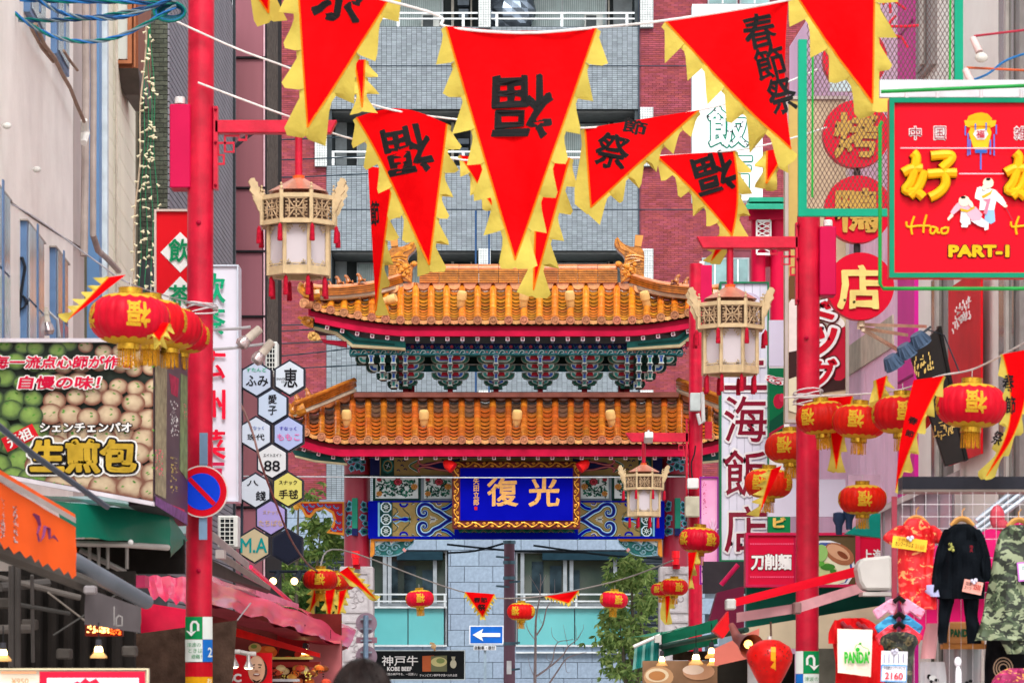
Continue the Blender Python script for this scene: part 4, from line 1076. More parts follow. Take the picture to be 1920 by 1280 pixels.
# carved edge under the plaque
g = MB(); g.pbox(852, 985, 2 * GX - 852, 1006, DM - .03, .04); ub = g.build('underplate', C_['ultra'], mb)
itu = [('dgreen', None, [(857, 990), (2 * GX - 857, 990), (2 * GX - 862, 998), (862, 998)], 1)]
for q in range(12): itu.append(('green', 1.5, [(862 + q * 18, 998), (871 + q * 18, 991), (880 + q * 18, 998)], 2)); itu.append(('tan', .7, [(866 + q * 18, 998), (871 + q * 18, 994), (876 + q * 18, 998)], 3))
bits(itu, ub, DM - .03)
# --- flower panels between the beams
def flowers(px0, px1, s, frame_m, sd):
    rr = random.Random(sd)
    g = MB(); g.pbox(sm(px0, s), 891, sm(px1, s), 938, DM + .06, .1); fr = g.build('flower_panel', frame_m, gate)
    k = MB(); k.pbox(sm(px0 + 5, s), 895, sm(px1 - 5, s), 934, DM + .05, .02); k.build('field', C_['white'], fr)
    D = DM + .045; L1 = MB(); L2 = MB()
    def leaf(g_, x, y, a, l, w, lv):
        ca, sa = math.cos(a), math.sin(a); nx, ny = -sa, ca
        g_.pprism([(sm(x, s), y), (sm(x + ca * l * .3 + nx * w, s), y + sa * l * .3 + ny * w), (sm(x + ca * l * .6 + nx * w * .6, s), y + sa * l * .6 + ny * w * .6), (sm(x + ca * l, s), y + sa * l), (sm(x + ca * l * .6 - nx * w * .6, s), y + sa * l * .6 - ny * w * .6), (sm(x + ca * l * .3 - nx * w, s), y + sa * l * .3 - ny * w)], D - lv, .002)
    cx = (px0 + px1) / 2; W_ = px1 - px0 - 12
    br = smooth_path([(px0 + 8, 905), (cx - W_ * .2, 912), (cx, 922), (cx + W_ * .25, 908), (px1 - 8, 914)], 4)
    L1.ribbon([P(sm(p[0], s), p[1], D) for p in br], S(1.3, D), -.006, 0, .002)
    n = int(W_ * 1.9)
    for i in range(n):
        x = rr.uniform(px0 + 8, px1 - 9); y = rr.uniform(899, 931); a = rr.uniform(0, 6.28)
        if abs(x + 5 * math.cos(a) - cx) > W_ / 2 or not 897 < y + 6 * math.sin(a) < 933: continue
        leaf(L1 if i % 2 else L2, x, y, a, rr.uniform(5, 8.5), rr.uniform(1.3, 2.2), .004 + .0002 * i % .003)
    L1.build('leaves', C_['dgreen'], fr, kind='stuff'); L2.build('leaves', C_['green'], fr, kind='stuff')
    for (fx, fy, r0, cc) in [(px0 + 12, 898.5, 5, 'dred'), (cx + 2, 903, 9, 'dred'), (px0 + 12, 925, 6, 'orange'), (px1 - 12, 912, 7, 'orange')]:
        if fx > px1 - 8: continue
        for lv, (q, c3) in enumerate(((1, cc), (.72, 'red' if cc == 'dred' else 'tan'), (.45, cc), (.2, 'brown'))):
            k = MB(); pts = []
            for j in range(16): an = j * math.pi / 8; rr_ = r0 * q * (1 if j % 2 else .8); pts.append((sm(fx + rr_ * math.cos(an), s), max(896, min(933, fy + rr_ * .85 * math.sin(an)))))
            k.pprism(pts, D - .012 - .003 * lv, .003); k.build('flower', C_[c3], fr)
for s in (-1, 1):
    flowers(699, 789, s, C_['dgreen'], 5); flowers(790, 852, s, mat('#7d8c96', .5), 6)
# --- the plaque
PD = 55.55
pq = MB(); pq.pbox(848, 864, 1088, 991, PD, .14); plq = pq.build('name_board', C_['brown'], gate, bevel=.02)
g = MB(); g.pbox(863, 877, 1074, 975, PD - .03, .05); g.build('blue_field', mat('#070b96', .6, 0, .06, 2, spec=.0), plq)
g = MB()
def scroll(xa, ya, xb, yb, n, amp):
    for i in range(n):
        t0 = i / n; t1 = (i + 1) / n; X0, Y0 = xa + (xb - xa) * t0, ya + (yb - ya) * t0; X1, Y1 = xa + (xb - xa) * t1, ya + (yb - ya) * t1
        nx, ny = (0, 1) if abs(xb - xa) > abs(yb - ya) else (1, 0); sg = 1 if i % 2 else -1
        mx, my = (X0 + X1) / 2, (Y0 + Y1) / 2; tx, ty = (X1 - X0), (Y1 - Y0)
        g.tube([P(*q[:2], PD - .02) for q in smooth_path([(X0, Y0), (mx - tx * .1 + nx * amp * sg, my - ty * .1 + ny * amp * sg), (X1, Y1)], 4)], .013, 5)
        g.tube([P(*q[:2], PD - .02) for q in smooth_path([(mx, my), (mx + tx * .25 - nx * amp * .7 * sg, my + ty * .25 - ny * amp * .7 * sg), (mx + tx * .05 - nx * amp * .9 * sg, my - ty * .05 - ny * amp * .9 * sg), (mx - tx * .1, my - ty * .1 - ny * amp * .4 * sg)], 3)], .011, 5)
        g.ball(P(mx - tx * .3 + nx * amp * .8 * sg, my - ty * .3 + ny * amp * .8 * sg, PD - .01), (.022, .02, .022), 6, 0, 4)
scroll(852, 870.5, 1084, 870.5, 15, 4); scroll(852, 983, 1084, 983, 15, 4); scroll(855.5, 874, 855.5, 980, 8, 4); scroll(1081, 874, 1081, 980, 8, 4)
g.build('gilt_scrollwork', mat('#d8963a', .3, .4, .2, 20), plq)
gt = mat('#e0a860', .35, .2, .1, 20)
text('復', 942, 922, 58, 54, PD - .03, gt, plq, bold=.022, rough=1.6, name='character'); text('光', 1020, 922, 58, 54, PD - .03, gt, plq, bold=.022, rough=1.6, name='character')
text('矢田立郎', 893, 921, 11, 52, PD - .03, gt, plq, bold=.02, vertical=True, name='character')
g = MB(); g.pbox(889.5, 949, 895, 955.5, PD - .036, .01); g.build('seal', C_['ored'], plq)
# red globe lamps at the plaque corners and on the columns
for (x, y) in [(842, 871), (1094, 871)]:
    t = T('red_lamp', 'red dome lamp at the %s top corner of the blue name board' % ('left' if x < 968 else 'right'), 'lamp', P(x, y, 55.3), 'red lamps fixed to the gate')
    g = MB(); s_ = -1 if x > 968 else 1; g.tube([P(x - 9 * s_, y - 6, 55.3), P(x - 3 * s_, y - 2, 55.28), P(x + 8 * s_, y + 6, 55.25)], [.04, .09, .1], 12); g.build('shade', mat('#e01818', .4), t, smooth=True)
    g = MB(); g.tube([P(x - 9 * s_, y - 6, 55.3), P(x - 12 * s_, y - 9, 55.6)], .015, 6); g.build('bracket', mat('#30343a', .5), t)
for x in (667, 1267):
    t = T('red_beacon', 'stacked red beacon on the gate column, %s one' % ('left' if x < 900 else 'right'), 'lamp', P(x, 1056, 56), 'red beacons on the gate columns')
    g = MB(); c = P(x, 1056, 56.05); r_ = S(8, 56)
    g.lathe([(0, .22), (r_, .22), (r_, .1), (r_ * .85, .09), (r_ * .85, .0), (r_ * .8, -.02), (0, -.02)], c, 16); g.build('lens', mat('#e01020', .3, 0, .08, 4, coat=.4), t, smooth=True)
    g = MB(); g.pbox(x - 5, 1056, x + 8, 1066, 56.1, .12); g.build('base', mat('#b01028', .5), t)
# --- spandrels under the beam and the outer wings
for s in (-1, 1):
    q = lambda pts: [(sm(x, s), y) for x, y in pts]
    g = MB(); g.pprism(q([(695, 1009), (778, 1009), (772, 1014), (702, 1014), (702, 1038), (697, 1043), (694, 1043)]), DM + .05, .25); sp = g.build('spandrel', C_['orange'], gate)
    g = MB(); g.pprism(q([(700, 1010), (776, 1010), (775, 1018), (763, 1026), (755, 1032), (748, 1037), (735, 1040), (720, 1043), (706, 1036)]), DM + .12, .08); cv = g.build('cloud_carving', mat('#2c6e6c', .5, 0, .2, 10), sp)
    g = MB(); g.pprism(q([(702, 1011), (716, 1010), (722, 1014), (704, 1024)]), DM + .112, .01); g.pprism(q([(730, 1013), (742, 1011), (739, 1020), (733, 1022)]), DM + .112, .01); g.pprism(q([(755, 1011), (771, 1010), (768, 1016)]), DM + .112, .01); g.build('white_ground', C_['white'], cv)
    for cc, w, ro_ in (('white', 2.2, .0), ('teal', 1.4, .012), ('lblue', .6, .02)):
        g = MB()
        for (cx, cy, r0, dr_) in [(717, 1024, 10, 1), (741, 1026, 9, -1), (708, 1035, 5, 1), (763, 1019, 6, -1), (730, 1034, 6, 1)]:
            pts = [(cx + r0 * (1 - q_ / 15) * math.cos(dr_ * q_ * .62), cy + r0 * .9 * (1 - q_ / 15) * math.sin(dr_ * q_ * .62)) for q_ in range(14)]
            g.ribbon([P(sm(x, s), y, DM + .1) for x, y in pts], S(w, DM), -ro_, 0, .004)
        for pts in ([(702, 1040), (725, 1042), (745, 1040), (757, 1033), (768, 1024), (776, 1016)], [(722, 1018), (732, 1022), (742, 1016), (752, 1013), (764, 1010)], [(705, 1016), (712, 1012), (722, 1014), (728, 1022)]):
            g.ribbon([P(sm(p[0], s), p[1], DM + .1) for p in smooth_path(pts, 4)], S(w, DM), -ro_ - .004, 0, .004)
        g.build('scroll', C_[cc], cv)
    g = MB(); 
    for (x, y) in [(733, 1012), (758, 1030)]: g.pprism(q([(x - 4, y), (x, y - 4), (x + 4, y + 1), (x + 1, y + 5)]), DM + .07, .02)
    g.build('peony_bud', C_['pink'], cv)
    # wing board outside the column
    W1 = [(554, 942), (563, 940), (645, 940), (645, 1003), (612, 998), (620, 990), (626, 975), (622, 962), (608, 953), (592, 958), (582, 970), (572, 968), (566, 955), (558, 950)]
    g = MB(); g.pprism(q(W1), 56.3, .14); wg = g.build('wing_board', C_['orange'], gate)
    W2 = [(563, 943), (642, 943), (642, 998), (618, 995), (626, 988), (631, 975), (626, 958), (608, 949), (590, 953), (580, 965), (575, 963), (570, 952)]
    g = MB(); g.pprism(q(W2), 56.29, .012); g.build('red_field', mat('#a01826', .5), wg)
    for cc, w, lv in (('lblue', 2.6, 0), ('ultra', 1.3, 1)):
        g = MB()
        for (x, y) in [(572, 948), (585, 947), (600, 946), (615, 948), (630, 950), (637, 962), (634, 978), (637, 990), (626, 992), (580, 956)]:
            g.ribbon([P(sm(x + 5 * math.cos(u), s), y + 3.2 * math.sin(u * 1.3), 56.285) for u in (0, 1, 2, 3, 4)], S(w, 56.3), -.004 * lv, 0, .002)
        g.build('cloud_painting', C_[cc], wg)
    g = MB(); g.ball(P(sm(556, s), 950, 56.3), .06, 8, 0, 5); g.build('gold_knob', C_['gold'], wg)
# --- spot lamps standing on the roofs
def roof_lamp(px, py, D, label, tilt):
    t = T('roof_floodlight', label, 'lamp', P(px, py + 16, D), 'ochre floodlights on the gate roofs')
    g = MB(); c = P(px, py, D); M = Matrix.Rotation(R(tilt), 3, 'Y') @ Matrix.Rotation(R(20), 3, 'X')
    g.lathe([(0, .16), (.07, .16), (.085, .13), (.085, .02), (.07, .015), (.07, -.1), (.055, -.13), (0, -.135)], c, 16, M=M); g.build('housing', mat('#d9b070', .45, 0, .1, 6), t, smooth=True)
    g = MB(); g.tube([c + Vector((0, 0, -.1)), P(px, py + 18, D)], .012, 6); g.lathe([(0, .05), (.03, .05), (.07, .0), (0, 0)], P(px, py + 17, D), 10); g.build('stand', mat('#6a5040', .5), t)
for i, (px, tl) in enumerate([(727, 75), (865, 8), (982, 5), (1069, -5), (1211, -15)]):
    roof_lamp(px, 563, 55.9, ['sideways ochre floodlight at the left end of the upper roof', 'ochre floodlight on the upper roof left of the middle flag', 'ochre floodlight on the upper roof behind the long flag tip', 'ochre floodlight right of the flag tip on the upper roof', 'tilted ochre floodlight near the right ridge dragon'][i], tl)
for i, px in enumerate([650, 795, 969, 1146]):
    roof_lamp(px, 786, 55.6, ['floodlight at the left end of the lower roof', 'floodlight on the lower roof above the left flower panels', 'floodlight on the lower roof above the name board', 'floodlight on the lower roof near the far lamp arm'][i], [0, 0, 5, -10][i])
# ================================================================ LAMP POSTS AND THEIR PALACE LANTERNS
red_p = POLE_RED()
cw = mat('#c8b08a', .55, 0, .14, 12); cwd = mat('#b09474', .6, 0, .14, 12)
def palace_lantern(cx, ytop, w, D, label, post):
    """eight sided cream lantern; w = width in photo pixels of its upper fretwork band"""
    k = S(w, D) / .592; c = P(cx, ytop, D)
    t = T('palace_lantern', label, 'lantern', c, 'cream palace lanterns hanging from the lamp posts')
    V = lambda x, y, z: c + Vector((x, y, z)) * k
    R1, R2 = .31, .255
    def oc(r, z, i): a = math.pi / 8 + i * math.pi / 4 - math.pi / 2 + 0; return V(r * math.cos(a), r * math.sin(a), z)
    z0, zu, zl, zb = -.1, -.105, -.345, -.75
    g = MB(); m = 8
    vs = [oc(.045, .055, i) for i in range(8)] + [oc(.26, -.065, i) for i in range(8)]
    g.add(vs, [tuple(range(8))[::-1]] + [(i, i + 8, (i + 1) % 8 + 8, (i + 1) % 8) for i in range(8)]); g.build('copper_roof', mat('#dc9478', .25, .5, .15, 8), t)
    g = MB(); g.tube([V(0, 0, .04), V(0, 0, .075)], .05 * k, 12); g.build('collar', mat('#e0602c', .4), t)
    # frame rings
    def ring(r, za, zb_, th, name, m_):
        g = MB(); a = [oc(r, za * 1, i) for i in range(8)]; 
        g.add([oc(r, za, i) for i in range(8)] + [oc(r, zb_, i) for i in range(8)] + [oc(r - th, za, i) for i in range(8)] + [oc(r - th, zb_, i) for i in range(8)],
              [(i, i + 8, (i + 1) % 8 + 8, (i + 1) % 8) for i in range(8)] + [(i + 16, (i + 1) % 8 + 16, (i + 1) % 8 + 24, i + 24) for i in range(8)] + [(i, (i + 1) % 8, (i + 1) % 8 + 16, i + 16) for i in range(8)] + [(i + 8, i + 24, (i + 1) % 8 + 24, (i + 1) % 8 + 8) for i in range(8)])
        g.build(name, m_, t)
    ring(R1 + .012, -.105, -.14, .05, 'upper_rim', cw); ring(R1 + .012, -.312, -.345, .06, 'lower_rim', cw); ring(R2 + .012, -.68, -.75, .07, 'base_ring', cw)
    g = MB(); g.add([oc(R2, -.70, i) for i in range(8)], [tuple(range(8))]); g.build('floor', cwd, t)
    g = MB(); g.add([oc(R1 - .07, -.13, i) for i in range(8)] + [oc(R1 - .07, -.34, i) for i in range(8)], [(i, i + 8, (i + 1) % 8 + 8, (i + 1) % 8) for i in range(8)]); g.build('inner_drum', mat('#6e5648', .8), t)
    for i in range(8):
        j = (i + 1) % 8
        g = MB(); g.tube([oc(R1 + .006, -.08, i), oc(R1 + .006, -.345, i)], .017 * k, 6)
        g.ball(oc(R1 + .006, -.06, i), .014 * k, 6, 0, 4); g.ball(oc(R1 + .006, -.03, i), .01 * k, 6, 0, 4); g.tube([oc(R1 + .006, -.075, i), oc(R1 + .006, -.02, i)], .004 * k, 4); g.build('finial_post', cw, t)
        g = MB(); g.tube([oc(R2 + .004, -.34, i), oc(R2 + .004, -.75, i)], .018 * k, 6); g.build('post', cw, t)
        for (r_, zt, L) in ((R1 + .03, -.35, .145), (R2 - .02, -.755, .165)):
            g = MB(); p = oc(r_, zt, i); g.lathe([(.002, 0), (.016, -.02), (.018, -.05), (.022, -L / k * k + .01), (.02, -L), (0, -L)], p, 8, M=Matrix.Scale(k, 3)); g.build('tassel', mat('#b0102c', .7, 0, .2, 40), t)
        # fretwork on the band: real strips on each face
        a, b = oc(R1, 0, i), oc(R1, 0, j); ux = (b - a); L = ux.length; ux.normalize(); nn = Vector((ux.y, -ux.x, 0)); 
        if nn.dot((a + b) / 2 - c) < 0: nn = -nn
        g = MB()
        def st(pts, w_=.0075): g.tube([a + ux * (.03 * k + (L - .06 * k) * p[0]) + Vector((0, 0, (-.145 - .165 * p[1]) * k)) for p in pts], w_ * k, 4)
        if i % 2 == 0 or True:
            for pts in ([(0, .5), (1, .5)], [(.5, 0), (.5, 1)], [(.1, 0), (.38, .42), (.62, .42), (.9, 0)], [(.1, 1), (.38, .58), (.62, .58), (.9, 1)], [(0, .18), (.18, .18), (.18, .82), (0, .82)], [(1, .18), (.82, .18), (.82, .82), (1, .82)],
                        [(.36, .2), (.64, .2)], [(.36, .8), (.64, .8)], [(0, .34), (.1, .34), (.1, .66), (0, .66)], [(1, .34), (.9, .34), (.9, .66), (1, .66)], [(0, 0), (1, 0)], [(0, 1), (1, 1)]): st(pts)
        g.build('fretwork', cwd, t)
        # frosted pane with carved corners
        a, b = oc(R2 - .012, 0, i), oc(R2 - .012, 0, j); ux = (b - a); L = ux.length; ux.normalize()
        pv = [a + Vector((0, 0, -.35 * k)), b + Vector((0, 0, -.35 * k)), b + Vector((0, 0, -.7 * k)), a + Vector((0, 0, -.7 * k))]
        g = MB(); g.add(pv, [(0, 1, 2, 3)]); g.build('frosted_pane', mat('#e6dde2', .35, 0, .04, 3, transl=.35), t)
        a, b = oc(R2 + .004, 0, i), oc(R2 + .004, 0, j); g = MB()
        for f0, sg in ((0, 1), (1, -1)):
            for (zt, dz) in ((-.36, -1), (-.685, 1)):
                for q, (ln, hh) in enumerate(((.26, .018), (.17, .036), (.1, .056))):
                    x0_ = f0; p0 = a + ux * (L * (f0 + sg * .08)) + Vector((0, 0, (zt + dz * (hh - .018)) * k)); p1 = a + ux * (L * (f0 + sg * (.08 + ln))) + Vector((0, 0, (zt + dz * (hh - .018)) * k))
                    g.tube([p0, p1], .006 * k, 4); g.tube([p1, p1 + Vector((0, 0, dz * .016 * k))], .006 * k, 4)
        g.tube([a + ux * L * .08 + Vector((0, 0, -.665 * k)), a + ux * L * .92 + Vector((0, 0, -.665 * k))], .006 * k, 4)
        g.build('corner_carving', cw, t)
        # phoenix brackets
        if i in (0, 3, 4, 7, 1, 2, 5, 6):
            o_ = oc(R1 + .01, 0, i); dr_ = (o_ - c); dr_.z = 0; dr_.normalize(); pr_ = dr_.cross(Vector((0, 0, 1)))
            if abs(dr_.x) < .8: continue
            sh = [(0, -.23), (.03, -.2), (.045, -.16), (.07, -.12), (.06, -.09), (.1, -.05), (.09, -.02), (.11, .02), (.09, .05), (.06, .055), (.05, .03), (.03, .02), (.035, -.01), (.015, -.03), (.02, -.07), (0, -.09)]
            pts = [V(0, 0, 0) + (o_ - V(0, 0, 0)) * 1 for _ in (0,)]
            base_ = Vector((o_.x, o_.y, c.z))
            g = MB(); g.prism([base_ + dr_ * x * k + Vector((0, 0, z * k - .02 * k)) - pr_ * .008 * k for x, z in sh], pr_ * .016 * k); g.build('phoenix_bracket', cw, t)
    return t
def lamp_post(px0, px1, w, D, ytop, label, arm, box, plates=(), seam=None):
    t = T('lamp_post', label, 'lamp post', (P(px1, 0, D).x, D, 0), 'red lamp posts along the street')
    r_ = S(w / 2, D); a = P(px0, ytop, D); b = Vector((P(px1, 0, D).x, D, 0))
    g = MB(); g.tube([b, b + (a - b) * .18, b + (a - b) * .181, a], [r_ * 1.1, r_ * 1.08, r_, r_], 28); g.build('pole', red_p, t, smooth=True)
    x0, x1, ya, yb = arm     # x0 is at the pole, x1 the free end
    s = 1 if x1 > x0 else -1
    g = MB(); g.pprism([(x0, ya), (x1 + s * 8, ya), (x1 - s * 4, yb), (x0, yb)], D - .05, .1); g.build('arm', red_p, t, bevel=.006)
    g = MB(); g.pbox(x0 - 2, ya - 26, x0 + s * 6, yb + 105, D - .05, .1); g.build('flange', red_p, t)
    g = MB()
    for y in (ya - 20, ya + 42, yb + 98):
        for dy in (-.03, .03): g.ball(P(x0 + s * 2, y, D - .06), .012, 6, 0, 4)
    for y in (yb + 168, yb + 820): g.ball(P((px0 + px1) / 2 - 2, y, D - r_ - .005), (.02, .015, .02), 8, 0, 4)
    g.build('bolts', mat('#b00834', .4), t)
    g = MB(); sc = 1
    fp = [(2, 84), (18, 84), (18, 67), (7, 67), (7, 44), (37, 44), (37, 61), (20, 61), (20, 30), (47, 30), (47, 38), (61, 38), (61, 28)]
    sc = w / 50
    g.ribbon([P(x0 + s * x * sc, ya + y * sc, D - .02) for x, y in fp], S(5 * sc, D), 0, 0, .02); g.build('fret_bracket', red_p, t)
    bx = box; bb = MB(); bb.pbox(bx[0], bx[1], bx[2], bx[3], D - .08, .22); o = bb.build('control_box', mat('#c4124a', .42, 0, .06, 3), t, bevel=.008)
    g = MB(); c = P((bx[0] + bx[2]) / 2, bx[1], D); g.lathe([(S(10 * sc, D), 0), (S(10 * sc, D), S(11 * sc, D)), (S(8 * sc, D), S(13 * sc, D)), (0, S(13 * sc, D))], c, 14); g.build('white_cap', mat('#e2dedc', .5), o, smooth=True)
    return t
lpost = lamp_post(378, 371, 49, 25, -160, 'near red lamp post on the left carrying the no parking sign', (402, 624, 225, 249), (318, 195, 357, 352))
rpost = lamp_post(1516, 1512, 43, 27, 405, 'near red lamp post on the right in front of the noodle signs', (1498, 1314, 443, 465), (1537, 424, 1568, 553))
fpost = lamp_post(1305, 1303, 26, 49, 495, 'distant red lamp post beside the gate with boxes and cables', (1292, 1180, 811, 828), (1297, 497, 1335, 572))
for (cx, yt, w, D, rod, lab) in [(560, 347, 136, 25, 249, 'largest cream palace lantern hanging left of the gate roof'), (1369, 549, 121, 27, 465, 'cream palace lantern hanging before the white restaurant sign'), (1207, 877, 72, 49, 828, 'smallest cream palace lantern hanging before the painted beam')]:
    pst = {347: lpost, 549: rpost, 877: fpost}[yt]
    palace_lantern(cx, yt, w, D, lab, pst)
    g = MB(); g.tube([P(cx, rod, D), P(cx, yt, D)], S(7.5 * w / 143, D), 12); g.build('drop_rod', red_p, pst, smooth=True)
g = MB(); g.pbox(1294, 736, 1314, 770, 48.7, .15); g.build('switch_box', mat('#b9c0be', .5), fpost, bevel=.01)
g = MB(); g.pbox(1289, 896, 1310, 915, 48.6, .2); g.build('junction_box', mat('#dcdcd8', .5), fpost, bevel=.01)
g = MB(); g.pbox(1285, 930, 1312, 968, 48.6, .25); g.build('meter_cabinet', mat('#b8b29c', .5), fpost, bevel=.01)
g = MB(); g.tube([P(1317, 735, 48.7), P(1319, 790, 48.7), P(1313, 795, 48.7), P(1308, 775, 48.7)], .03, 8); g.build('white_conduit', mat('#c8c4c2', .5), fpost)
g = MB(); g.tube([P(*q, 48.7) for q in smooth_path([(1304, 835), (1302, 850), (1296, 870), (1298, 895)], 4)], .012, 5); g.build('black_cable', mat('#1c1c20', .6), fpost)
g = MB(); g.pbox(1322, 790, 1335, 822, 49, .12); g.build('side_box', red_p, fpost)
t = T('security_camera', 'small white camera on top of the distant lamp arm', 'camera', P(1216, 812, 49))
g = MB(); g.box(P(1216, 820, 48.8), (.13, .3, .1), Matrix.Rotation(R(-12), 3, 'X')); g.build('body', mat('#d8d8d6', .4), t, bevel=.01)
g = MB(); g.tube([P(1216, 812, 48.85), P(1216, 808, 49)], .02, 6); g.build('mount', mat('#c0c0c0', .4), t)
for (cx, cy) in ((375, 1185), (0, 0)):
    pass
# stickers and plates fixed on the posts (curved plates)
def wrap_plate(px, py0, py1, D, r_, a0, a1, m, parent, name='sticker', off=.004):
    c = P(px, 0, D); g = MB(); n = 8; vs = []
    for i in range(n + 1):
        a = R(a0 + (a1 - a0) * i / n)
        for y in (py0, py1): vs.append(Vector((c.x + (r_ + off) * math.sin(a), D - (r_ + off) * math.cos(a), P(0, y, D).z)))
    g.add(vs, [(2 * i, 2 * i + 1, 2 * i + 3, 2 * i + 2) for i in range(n)]); return g.build(name, m, parent)
grn = mat('#0a8a4c', .4, 0, .05, 4); wpl = mat('#dfe6e2', .45, 0, .05, 5); bpl = mat('#1c6fc8', .4)
for (px, D, r_, y0, pst, L) in ((371.5, 25, .115, 1156, lpost, 1), (1512.5, 27, .108, 1220, rpost, -1)):
    o1 = wrap_plate(px, y0, y0 + 42, D, r_, -52 if L > 0 else -20, 22 if L > 0 else 62, grn, pst, 'evacuation_sticker')
    wrap_plate(px, y0 + 42.5, y0 + 84, D, r_, -52 if L > 0 else -20, 22 if L > 0 else 62, wpl, pst, 'evacuation_sticker')
    wrap_plate(px, y0 + 42.5, y0 + 84, D, r_, 22.5 if L > 0 else -62, 75 if L > 0 else -20.5, bpl, pst, 'blue_sticker')
    wrap_plate(px, y0, y0 + 42, D, r_, 22.5 if L > 0 else -62, 75 if L > 0 else -20.5, wpl, pst, 'pale_sticker')
    cxx = px - 8 if L > 0 else px + 9
    for pts, m_ in ((([(cxx + 8, y0 + 26), (cxx + 8, y0 + 14), (cxx + 4, y0 + 9), (cxx - 2, y0 + 9), (cxx - 5, y0 + 14), (cxx - 5, y0 + 28)] if L > 0 else [(cxx - 8, y0 + 26), (cxx - 8, y0 + 14), (cxx - 4, y0 + 9), (cxx + 2, y0 + 9), (cxx + 5, y0 + 14), (cxx + 5, y0 + 28)]), wpl),):
        k = MB(); k.ribbon([P(x, y, D - r_ - .01) for x, y in pts], S(4.5, D), 0, 0, .002); hx = cxx - 5 if L > 0 else cxx + 5
        k.pprism([(hx - 10, y0 + 25), (hx, y0 + 36), (hx + 10, y0 + 25), (hx, y0 + 29)], D - r_ - .012, .002); k.build('arrow', m_, o1)
    text('津波の', cxx, y0 + 52, 26, 8, D - r_ - .003, grn, pst); text('ときは', cxx + 3, y0 + 63, 26, 8, D - r_ - .003, grn, pst); text('避難！', cxx + 5, y0 + 74, 20, 8, D - r_ - .003, grn, pst)
wrap_plate(371.5, 1262, 1300, 25, .115, -50, 75, mat('#e0a010', .5), lpost, 'yellow_sticker'); wrap_plate(371.5, 1242, 1268, 25, .116, -50, 75, mat('#c00a20', .5), lpost, 'red_sticker')
text('お', 393, 1275, 9, 8, 24.86, wpl, lpost); text('2', 394, 1222, 8, 18, 24.87, wpl, lpost, bold=.02)
# no parking sign
t = T('no_parking_sign', 'round red and blue no parking sign strapped to the left lamp post', 'road sign', P(378, 921, 24.7))
D = 24.75
def disc(cx, cy, r_, D, dep, m, name, parent, n=40, rx=None):
    g = MB(); g.pprism([((cx + (rx or r_) * math.cos(a * 2 * math.pi / n)), cy + r_ * math.sin(a * 2 * math.pi / n)) for a in range(n)], D, dep); return g.build(name, m, parent)
disc(378.5, 921, 49, D, .02, mat('#d8ccc8', .4), 'rim', t); disc(378.5, 921, 46.5, D - .004, .004, mat('#cc0820', .35, 0, .05, 5), 'red_ring', t); disc(378.5, 921, 34.5, D - .008, .004, mat('#0c3fd0', .35, 0, .05, 5), 'blue_face', t)
g = MB(); g.pprism([(352, 900), (358, 894), (405, 942), (399, 948)], D - .012, .004); g.build('red_bar', mat('#cc0820', .35, 0, .05, 5), t)
g = MB(); g.pbox(374, 811, 389, 871, D + .03, .03); g.pbox(373, 968, 388, 1011, D + .03, .03); g.pbox(374, 870, 388, 970, D + .03, .03); g.build('backing_strip', mat('#7c98b4', .4, .3), t)

